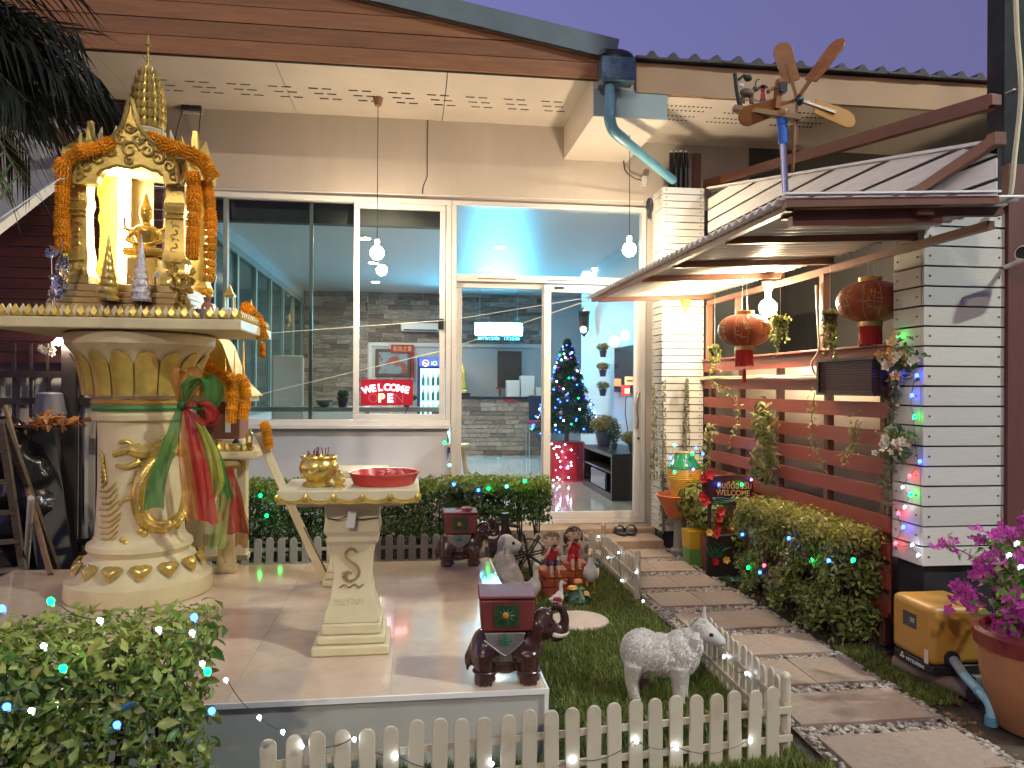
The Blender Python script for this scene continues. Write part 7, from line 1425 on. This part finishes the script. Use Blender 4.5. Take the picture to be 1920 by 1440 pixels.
for q, d in ((a2 + Vector((.005, .03, .005)), Vector((.1, -1, -.15))), (a3 + Vector((0, .015, .03)), Vector((0, 0, -1)))): b = MB(); d = d.normalized(); b.tube([q, q + d * .035], .0235, 14); part(b, 'coupling', m_bluepipe, wp)
PT = Vector((2.435, 2.66, 0)); bg_ = thing('bougainvillea', 'potted bougainvillea with magenta flowers in a large terracotta pot', 'potted plant', PT); m_pot = pm('sandy_terracotta', (.32, .14, .055), .7, var=.15, scale=14, bump=.2, bscale=120)
b = MB(); b.lathe([(.15, 0), (.16, .01), (.205, .20), (.215, .31)], 40, PT); part(b, 'pot', m_pot, bg_); b = MB(); b.lathe([(.216, .31), (.228, .315), (.232, .37), (.222, .385), (.205, .38), (.2, .35), (.01, .345)], 40, PT); part(b, 'pot_rim', pm('dark_red_glaze', (.16, .018, .016), .35, var=.2), bg_)
b = MB(); R4 = random.Random(5); P_, N_, FP = [], [], []
for k in range(34):
    a = R4.uniform(0, 2 * pi); ca = cos(a); L = R4.uniform(.14, .36); up = R4.uniform(.05, .42); e = PT + Vector((L * ca * (1.0 if ca > 0 else 1.05), L * .75 * sin(a), .36 + up)); mid = PT + Vector((L * .35 * ca, L * .3 * sin(a), .36 + up * .8)); pts = bez(PT + Vector((.03 * ca, .03 * sin(a), .345)), mid, e, 8); b.tube(pts, [.006, .005, .0045, .004, .0035, .003, .0025, .002, .0015], 5)
    for j in range(26): i = R4.randrange(2, 8); f = R4.random(); c = pts[i].lerp(pts[i + 1], f); P_.append(tuple(c + Vector((R4.gauss(0, .02), R4.gauss(0, .02), R4.gauss(0, .02))))); N_.append((ca, sin(a), .8))
    if R4.random() < .75: FP.append(e)
part(b, 'branches', pm('dark_twig', (.035, .022, .015), .8), bg_); tag(put(leaves('foliage', leafmat('boug_leaf', (.05, .15, .02), (.20, .32, .05), .4, .3), P_, N_, .042, .6, .6, seed=6), 'foliage', bg_), kind='stuff')
brf = flower_mesh('bract_flower', leafmat('magenta_bract', (.36, .03, .28), (.58, .07, .42), .55, .3), .026, 5); FP += [Vector((2.17, 2.72, .52)), Vector((2.15, 2.74, .50)), Vector((2.2, 2.72, .48)), Vector((2.26, 2.6, .47)), Vector((2.28, 2.62, .42)), Vector((2.24, 2.62, .37))]
for e in FP:
    for j in range(9): c = e + Vector((R4.gauss(0, .028), R4.gauss(0, .025), R4.gauss(0, .022))); s = R4.uniform(.8, 1.3); put(brf, 'bract_flower', bg_, c, (R4.uniform(.2, 1.7), R4.uniform(-.7, .7), R4.uniform(-2, 2)), (s, s, s))

# ================================================================ string lights
def strand(label, bulbs, pos, wire=None, mat_wire=None, scale=1.0, maxlink=.45):
    """bulbs: (px, py, colour); pos(px,py) -> world point"""
    W_ = [(pos(x, y), c) for x, y, c in bulbs]; t = thing('string_lights', label, 'string lights', W_[0][0])
    for p, c in W_: put(fairy[c], 'bulb', t, p, (0, 0, 0), (scale * (.5 if c == 'white' else .7),) * 3); b = MB(); b.lathe([(.004, -.016), (.005, 0)], 6, p + Vector((0, .012, 0))); part(b, 'bulb_socket', m_white, t)
    b = MB(); P = [p for p, c in W_]
    for i in range(len(P) - 1):
        if (P[i + 1] - P[i]).length < maxlink: m_ = (P[i] + P[i + 1]) / 2 - Vector((0, 0, .25 * (P[i + 1] - P[i]).length)); b.tube(bez(P[i] + Vector((0, .012, 0)), m_ + Vector((0, .010, 0)), P[i + 1] + Vector((0, .012, 0)), 6), .0014, 4)
    if b.v: tag(part(b, 'wire', mat_wire or pm('dark_green_wire', (.03, .045, .03), .6), t), kind='stuff')
    return t
fdir = (B_ - A_).normalized(); fn_ = Vector((fdir.y, -fdir.x, 0))
def on_front(x, y):
    d = ray(x, y); o_ = A_ + fn_ * .016; k = (o_ - CAM).dot(fn_) / d.dot(fn_); return CAM + d * k
strand('white string lights wound along the front picket fence', [(x, y, 'white') for x, y in ((566, 1399), (664, 1386), (742, 1420), (923, 1432), (1075, 1427), (1194, 1390), (1269, 1403), (1407, 1390))], on_front)
strand('white string lights running from the front shrub to the fence', [(x, y, 'white') for x, y in ((423, 1275), (486, 1345), (530, 1372))], lambda x, y: PY(x, y, 2.33), maxlink=.6)
strand('white string lights on the side fence near the children', [(x, y, 'white') for x, y in ((1122, 1006), (1140, 1045), (1160, 1036), (1166, 1088), (1193, 1073), (1206, 1127), (1214, 1166))], lambda x, y: PX(x, y, 1.365), maxlink=.7)
strand('white string lights on the side fence by the lamb', [(x, y, 'white') for x, y in ((1285, 1188), (1358, 1231), (1400, 1262))], lambda x, y: PX(x, y, 1.335), maxlink=.7)
strand('coloured string lights in the front corner shrub', [(95, 1127, 'green'), (187, 1163, 'white'), (297, 1180, 'white'), (360, 1186, 'white'), (364, 1157, 'blue'), (379, 1244, 'white'), (389, 1259, 'green'), (118, 1253, 'green'), (81, 1211, 'white'), (397, 1333, 'blue'), (219, 1359, 'blue'), (58, 1332, 'white'), (12, 1325, 'blue'), (3, 1141, 'blue')], lambda x, y: PY(x, y, 1.93), maxlink=.13)
def on_hedge(x, y): 
    p = PX(x, y, 2.055); return p if p.y < 5.1 else PY(x, y, 5.1)
strand('coloured string lights on the olive hedge along the path', [(1392, 1002, 'blue'), (1403, 1064, 'green'), (1425, 1073, 'blue'), (1433, 1060, 'red'), (1479, 1009, 'blue'), (1521, 1050, 'green'), (1554, 1051, 'blue'), (1600, 1050, 'green')], on_hedge, scale=1.1, maxlink=.3)
strand('coloured string lights winding down the plank pillar', [(1684, 630, 'green'), (1676, 700, 'blue'), (1719, 704, 'blue'), (1710, 741, 'blue'), (1715, 781, 'green'), (1725, 865, 'blue'), (1706, 892, 'red'), (1693, 913, 'white'), (1708, 927, 'green'), (1697, 950, 'white'), (1685, 962, 'red'), (1694, 988, 'blue'), (1680, 1018, 'red'), (1711, 1021, 'white'), (1722, 1040, 'white')], lambda x, y: PX(x, y, 2.372), scale=1.0, maxlink=.5)
strand('coloured string lights over the hedge below the window', [(391, 977, 'blue'), (488, 929, 'green'), (500, 967, 'green'), (526, 936, 'green')], lambda x, y: PY(x, y, 5.58), scale=1.35, maxlink=.2)
strand('green and blue string lights over the shrub before the door', [(834, 830, 'green'), (843, 872, 'cyan'), (851, 908, 'blue'), (897, 919, 'blue'), (916, 916, 'green'), (950, 912, 'cyan'), (984, 902, 'green')], lambda x, y: PY(x, y, 5.63), scale=1.35, maxlink=.5)
strand('coloured string lights round the yellow jar', [(1265, 835, 'cyan'), (1257, 858, 'blue'), (1265, 885, 'green'), (1298, 851, 'green'), (1300, 880, 'purple'), (1305, 840, 'blue'), (1318, 851, 'blue')], lambda x, y: PY(x, y, 5.53), scale=1.2, maxlink=.3)
strand('coloured string lights across the welcome sign', [(1348, 909, 'blue'), (1391, 908, 'green'), (1409, 899, 'purple')], lambda x, y: PY(x, y, 5.03), scale=1.1, maxlink=.4)
strand('white string lights in the bougainvillea', [(1908, 1018, 'white'), (1915, 1062, 'white'), (1893, 1040, 'white')], lambda x, y: PY(x, y, 2.42), maxlink=.3)
# thin white lines strung across the yard
for i, (lab, pts) in enumerate((('long white cord strung from shrine to awning before the window', [PY(-40, 436, 3.4), PY(112, 335, 3.75), PY(330, 352, 5.9), PY(1205, 378, 6.38)]), ('thin white line sagging from window to awning corner', [PY(485, 740, 6.4), PY(840, 655, 6.36), PY(1112, 560, 5.87)]), ('second thin white line reaching the awning corner', [PY(470, 627, 6.42), PY(846, 600, 6.36), PY(1115, 556, 5.86)]))):
    t = thing('strung_line', lab, 'line', pts[0]); b = MB(); b.tube(pts, .0032 if i else .003, 5); part(b, 'cord', m_white, t); b = MB(); b.ell(pts[-1], .008, 6, 5); part(b, 'knot', m_white, t)
# ================================================================ left background
sw = thing('slat_wall', 'dark red slatted timber wall left of the shop window', 'wall', (-4, 6.4, 0)); m_ds = pm('dark_red_slat', (.060, .014, .012), .55, var=.25, scale=4, rnd=.2)
sb_ = MB(); sb_.box(-.5, .5, -.5, .5, -.5, .5); sl_me = sb_.mesh('slat', m_ds)
for i in range(26): put(sl_me, 'slat', sw, (-4.2, 6.40, 1.52 + i * .083), (0, random.uniform(-.003, .003), 0), (4.4, .02, .072))
for x in (-6.3, -5.0, -3.7, -2.4): b = MB(); b.box(x - .03, x + .03, 6.412, 6.46, 0, 3.65); part(b, 'post', m_ds, sw)
lr = thing('neighbour_wall', 'pale pinkish wall behind the slatted timber wall', 'wall', (-5, 8, 0)); b = MB(); b.box(-9, -2.31, 7.6, 7.7, 0, 4.2); part(b, 'render', pm('pink_render', (.50, .42, .40), .8, var=.08), lr); b = MB(); b.box(-9, -2.32, 7.58, 7.599, 0, .3); part(b, 'plinth', m_grey, lr)
m_gm0 = pm('dark_post_metal', (.03, .02, .018), .5)
ln = thing('lean_to_roof', 'sloping translucent sheet roof on a dark beam at the far left', 'roof', (-3.4, 5.2, 2.6)); V, Fc = [], []; n = 40
pa, pc2 = PY(205, 262, 5.9), PY(-170, 560, 4.6); dv = Vector((-2.6, .2, 1.15))
for i in range(n + 1):
    f = i / n; a = pa.lerp(pc2, f); o_ = Vector((0, 0, .02 * sin(f * 44))); V += [tuple(a + dv + o_), tuple(a + o_)]
for i in range(n): Fc.append((2 * i, 2 * i + 2, 2 * i + 3, 2 * i + 1))
put(npmesh('sheet', pm('pale_sheet', (.42, .38, .36), .5, var=.2, scale=3), V, Fc, 4, True), 'sheet', ln)
b = MB(); b.beam(PY(205, 290, 5.85), PY(-60, 195, 4.6), .06, .09); part(b, 'beam', m_ds, ln); b = MB(); b.beam(PY(210, 262, 5.9), PY(-170, 560, 4.6), .04, .05); part(b, 'edge_beam', m_alu, ln); b = MB(); b.tube([(pc2.x, pc2.y, 0), pc2], .03, 8); part(b, 'post', m_gm0, ln)
gf = thing('metal_gate', 'dark metal gate backed with white pointed pickets', 'gate', (-3.2, 6.1, 0)); GX0, GX1 = PY(-120, 700, 6.1).x, PY(165, 700, 6.1).x
pkm = MB(); pkm.prism([(-.045, 0), (.045, 0), (.045, 1.28), (0, 1.36), (-.045, 1.28)], (0, 0, 0), (1, 0, 0), (0, 0, 1), (0, 1, 0), -.008, .008); pk_me = pkm.mesh('pointed_picket', pm('dull_white_picket', (.46, .43, .40), .6, rnd=.08))
x = GX0
while x < GX1 + .4: put(pk_me, 'pointed_picket', gf, (x, 6.16, .05), (0, random.uniform(-.01, .01), 0)); x += .118
m_gm = pm('dark_gate_metal', (.022, .014, .013), .5, var=.3); x = GX0
while x < GX1 + .4: b = MB(); b.box(x + .05, x + .068, 6.10, 6.118, .05, 1.62); part(b, 'bar', m_gm, gf); x += .118
for z in (.10, 1.16, 1.36): b = MB(); b.box(GX0 - .1, GX1 + .45, 6.085, 6.099, z, z + .05); part(b, 'rail', m_gm, gf)
b = MB(); b.box(GX1 - .16, GX1 - .06, 6.03, 6.084, 0, 1.7); part(b, 'gate_post', m_gm, gf); b = MB(); b.box(GX1 + .42, GX1 + .5, 6.03, 6.084, 0, 1.62); part(b, 'gate_post', m_gm, gf)
pnk = thing('ribbed_metal_screen', 'pale pink ribbed metal panel behind the shrine pillar', 'panel', (-2.2, 6.3, 0)); x = GX1 + .30; k = 0
while x < -1.76: b = MB(); b.box(x, x + .055, 6.25 + .01 * (k % 2), 6.29, 0, 1.50); part(b, 'rib', pm('pink_metal', (.36, .25, .25), .5, var=.08, rnd=.06), pnk); x += .057; k += 1
# stored black boards, plastic bag, basket, broom, ladder
def leaning(name, label, cat, bl, br, tr, tl, Y0, Y1, mat, th=.02):
    """board leaning back: bottom edge at depth Y0, top edge at depth Y1 (photo corners)"""
    q = [PZ(*bl, 0), PZ(*br, 0)]; t = thing(name, label, cat, q[0]); P = [q[0], q[1], PY(*tr, q[1].y + Y1), PY(*tl, q[0].y + Y1)]; nrm = (P[1] - P[0]).cross(P[3] - P[0]).normalized() * th; b = MB(); b.add([p for p in P] + [p - nrm for p in P], [(0, 1, 2, 3), (7, 6, 5, 4), (0, 4, 5, 1), (1, 5, 6, 2), (2, 6, 7, 3), (3, 7, 4, 0)]); part(b, 'board', mat, t, bevel=.003, smooth=20); return t
m_bb = pm('black_board', (.016, .016, .015), .45, var=.4, scale=3)
t = leaning('black_board', 'wide black board leaning against the gate', 'board', (70, 1075), (140, 1072), (100, 798), (28, 802), 0, .35, m_bb); b = MB(); b.box(0, .001, 0, .001, 0, .001)
leaning('black_board', 'tall black board with grey edge leaning beside the wide one', 'board', (138, 1045), (165, 1040), (132, 790), (98, 795), 0, .35, pm('grey_black_board', (.035, .034, .032), .5, var=.3)); leaning('black_board', 'narrow black board leaning next to the shrine pillar', 'board', (172, 1035), (188, 1030), (152, 850), (136, 856), 0, .30, m_bb)
leaning('pale_sheet', 'pale blue grey sheet leaning in front of the black boards', 'sheet', (105, 1010), (118, 1005), (98, 890), (73, 900), 0, .12, pm('pale_blue_sheet', (.22, .27, .28), .5), .006)
bgp = thing('plastic_bag', 'shiny black plastic rubbish bag behind the black boards', 'bag', PZ(165, 1030, 0)); c = PZ(178, 1000, 0); c = Vector((c.x, 5.85, 0)); b = MB()
for k in range(7): b.ell((c.x + random.uniform(-.12, .1), c.y + random.uniform(-.08, .08), .15 + k * .13), (.18, .14, .16), 12, 8)
organic(b, 'bag', pm('black_film', (.012, .012, .013), .15, var=.3, bump=1.0, bscale=14), bgp, local=False, voxel=.03, it=2, disp=('CLOUDS', .08, .06))
dl = thing('dry_leaves', 'bunch of dry orange leaves on top of the black boards', 'leaves', PY(85, 790, 5.7)); p = PY(88, 790, 5.7); r = np.random.default_rng(4); P = np.array(p) + r.normal(0, 1, (70, 3)) * np.array([.10, .05, .025]); put(leaves('dry_leaf', leafmat('orange_dry_leaf', (.25, .08, .02), (.45, .18, .05), .6, .2), P, np.tile((0, -.3, 1.), (70, 1)), .09, .4, .5), 'dry_leaf', dl); b = MB(); b.beam(p + Vector((-.25, .02, -.035)), p + Vector((.25, .02, -.03)), .03, .02); part(b, 'twig_bundle', m_brown, dl)
pr_ = thing('grey_bucket', 'upturned grey bucket standing on the gate rail', 'bucket', PY(93, 760, 6.0)); p = PY(93, 782, 5.95); b = MB(); b.lathe([(.10, 0), (.11, .02), (.085, .17), (.07, .18), (.01, .185)], 20, p); part(b, 'body', pm('grey_plastic', (.12, .12, .15), .45), pr_); b = MB(); b.tube([p + Vector((.09 * cos(a), -.02, .10 + .09 * sin(a) * .5)) for a in np.linspace(0, pi, 9)], .005, 5); part(b, 'handle', m_steel, pr_)
def pole(name, label, cat, a, c, r_, mat, extra=None): t = thing(name, label, cat, a); b = MB(); b.tube([a, c], r_, 10); part(b, 'shaft', mat, t); return t
t = pole('broom', 'wooden handled broom leaning against the black boards', 'broom', PZ(95, 1078, .25), PY(10, 762, 5.75), .016, pm('broom_wood', (.22, .13, .06), .6)); a = PZ(95, 1078, .25); b = MB()
for k in range(60): an = random.uniform(0, 6.28); b.tube([a + Vector((.01 * cos(an), .01 * sin(an), 0)), Vector((a.x + .12 * cos(an) * random.random() + .03, a.y + .05 * sin(an), .005))], .004, 4)
part(b, 'bristles', pm('dark_bristle', (.03, .026, .022), .9), t)
t = pole('white_pole', 'thin white plastic pole leaning beside the broom', 'pole', PZ(42, 1062, .1), PY(8, 820, 5.6), .014, m_white); b = MB(); b.ell(PY(8, 820, 5.6), .016, 8, 6); part(b, 'end_cap', m_white, t)
t = pole('white_pole', 'short thick white tube standing by the ladder', 'pole', PZ(48, 1085, .0) + Vector((0, 0, .02)), PY(58, 935, 4.55), .017, m_white); b = MB(); b.ell(PY(58, 935, 4.55), .019, 8, 6); part(b, 'end_cap', m_white, t)
ld_ = thing('wooden_ladder', 'weathered wooden step ladder at the far left edge', 'ladder', PZ(20, 1100, 0)); m_old = pm('grey_old_wood', (.14, .11, .09), .8, var=.3, stretch=(1, 1, 8)); LA0, LA1 = PZ(48, 1100, 0), PY(2, 790, 4.75); LB0, LB1 = PZ(-40, 1110, 0), PY(-25, 790, 4.75)
for a, c in ((LA0, LA1), (LB0, LB1)): b = MB(); b.beam(a, c, .035, .05); part(b, 'rail', m_old, ld_)
for f in (.12, .3, .48, .66, .84): b = MB(); b.beam(LA0.lerp(LA1, f), LB0.lerp(LB1, f), .06, .022); part(b, 'rung', m_old, ld_)
b = MB(); b.beam(LA0 + Vector((.05, .35, 0)), LA1 + Vector((.01, .02, 0)), .03, .04); part(b, 'rear_leg', m_old, ld_)
# warm lamp glowing on the gate with flowers
gl2 = thing('gate_lamp', 'small bright bulb glowing above the gate among flowers', 'lamp', PY(110, 642, 6.0)); p = PY(110, 641, 5.98); b = MB(); b.ell(p, .028, 12, 8); part(b, 'bulb', em('gate_bulb', (1, .85, .65), 160), gl2); b = MB(); b.tube([p + Vector((0, .03, 0)), p + Vector((0, .12, -.02))], .012, 6); part(b, 'socket', m_black, gl2)
bouq = thing('flower_bunch', 'small bunch of pale flowers beside the gate lamp', 'flowers', PY(90, 652, 5.98))
for k in range(12): put(fw, 'flower', bouq, PY(92 + random.uniform(-16, 14), 654 + random.uniform(-8, 10), 5.97), (1.4, random.uniform(-.4, .4), random.uniform(-.5, .5)))
# ================================================================ palm at the left edge
PB = Vector((-2.95, 3.9, 0)); pal = thing('palm_tree', 'palm with dark drooping fronds at the left edge of the yard', 'palm tree', PB); b = MB(); b.tube(spline([PB, PB + Vector((.05, 0, 1.2)), PB + Vector((.12, 0, 2.2)), PB + Vector((.25, .0, 3.05))], 6), [.13 - .003 * i for i in range(19)], 14); part(b, 'trunk', pm('palm_bark', (.07, .055, .04), .9, bump=.8, bscale=18), pal)
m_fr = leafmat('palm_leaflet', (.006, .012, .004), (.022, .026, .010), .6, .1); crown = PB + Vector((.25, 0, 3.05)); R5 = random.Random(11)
def frond(end, sag, n=46, ll=.34, mat=m_fr):
    mid = (crown + end) / 2 + Vector((0, 0, sag)); pts = bez(crown, mid, end, 24); st_ = MB(); st_.tube(pts[::3] + [pts[-1]], [.014 - .0013 * i for i in range(len(pts[::3]) + 1)], 6); q = part(st_, 'frond', pm('palm_rachis', (.07, .06, .025), .6), pal)
    V, Fc = [], []
    for i in range(n):
        f = .12 + .88 * i / n; k = min(23, int(f * 24)); c = pts[k].lerp(pts[k + 1], f * 24 - k); t_ = (pts[k + 1] - pts[k]).normalized(); s = t_.cross(Vector((0, 0, 1))).normalized()
        for sg in (-1, 1):
            L = ll * (.55 + .6 * sin(pi * min(1, f * .9))) * R5.uniform(.8, 1.15); d = (t_ * .75 + s * sg * .75 + Vector((0, 0, R5.uniform(-.35, .1)))).normalized(); e = c + d * L + Vector((0, 0, -L * R5.uniform(.25, .75))); m_ = c + d * L * .55 + Vector((0, 0, -L * .08)); w_ = d.cross(Vector((0, 0, 1))).normalized() * .008; o_ = len(V); V += [tuple(c - w_ * .5), tuple(c + w_ * .5), tuple(m_ + w_), tuple(m_ - w_), tuple(e)]; Fc += [(o_, o_ + 1, o_ + 2), (o_, o_ + 2, o_ + 3), (o_ + 3, o_ + 2, o_ + 4)]
    tag(put(npmesh('leaflets', mat, V, Fc, 3), 'leaflets', q), kind='stuff')
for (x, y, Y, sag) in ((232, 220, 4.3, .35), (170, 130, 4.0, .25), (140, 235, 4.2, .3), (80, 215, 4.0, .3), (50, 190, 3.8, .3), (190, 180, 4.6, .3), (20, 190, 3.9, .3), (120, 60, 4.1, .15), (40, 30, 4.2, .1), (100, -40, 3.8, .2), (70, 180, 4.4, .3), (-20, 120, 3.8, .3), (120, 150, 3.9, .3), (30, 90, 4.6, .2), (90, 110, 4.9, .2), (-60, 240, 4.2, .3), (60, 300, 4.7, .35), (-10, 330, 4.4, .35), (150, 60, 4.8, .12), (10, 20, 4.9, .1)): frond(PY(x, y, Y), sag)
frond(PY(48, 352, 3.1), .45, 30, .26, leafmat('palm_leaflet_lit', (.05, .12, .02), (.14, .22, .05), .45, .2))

# ================================================================ off-screen street lamp and an added fill lamp
def offscreen_lamp(label, x, y, h, dx, col, strength):
    t = thing('offscreen_lamp', label, 'street lamp', (x - dx, y, 0)); b = MB(); b.tube([(x - dx, y, 0), (x - dx, y, h - .2)], [.09, .06], 12); part(b, 'pole', m_steel, t); b = MB(); b.tube(bez((x - dx, y, h - .2), (x - dx * .9, y, h + .1), (x, y, h + .05), 8), .035, 8); part(b, 'arm', m_steel, t)
    b = MB(); b.box(x - .35, x + .35, y - .14, y + .14, h, h + .1); part(b, 'head', m_steel, t, bevel=.02); b = MB(); b.box(x - .25, x + .25, y - .11, y + .11, h - .02, h - .002); part(b, 'lamp_lens', em('offscreen_lens_%d' % int(h * 10), col, strength), t)
offscreen_lamp('tall street lamp on a steel pole beyond the flower pot', 7.6, -1.2, 8.4, -1.2, (.93, 1.0, .90), 1650.0)
offscreen_lamp('added warm fill lamp on a steel pole behind the camera', -3.5, -7.5, 7.5, 1.2, (1.0, .84, .60), 1450.0)  # unseen lamp, added for soft warm fill on the facade
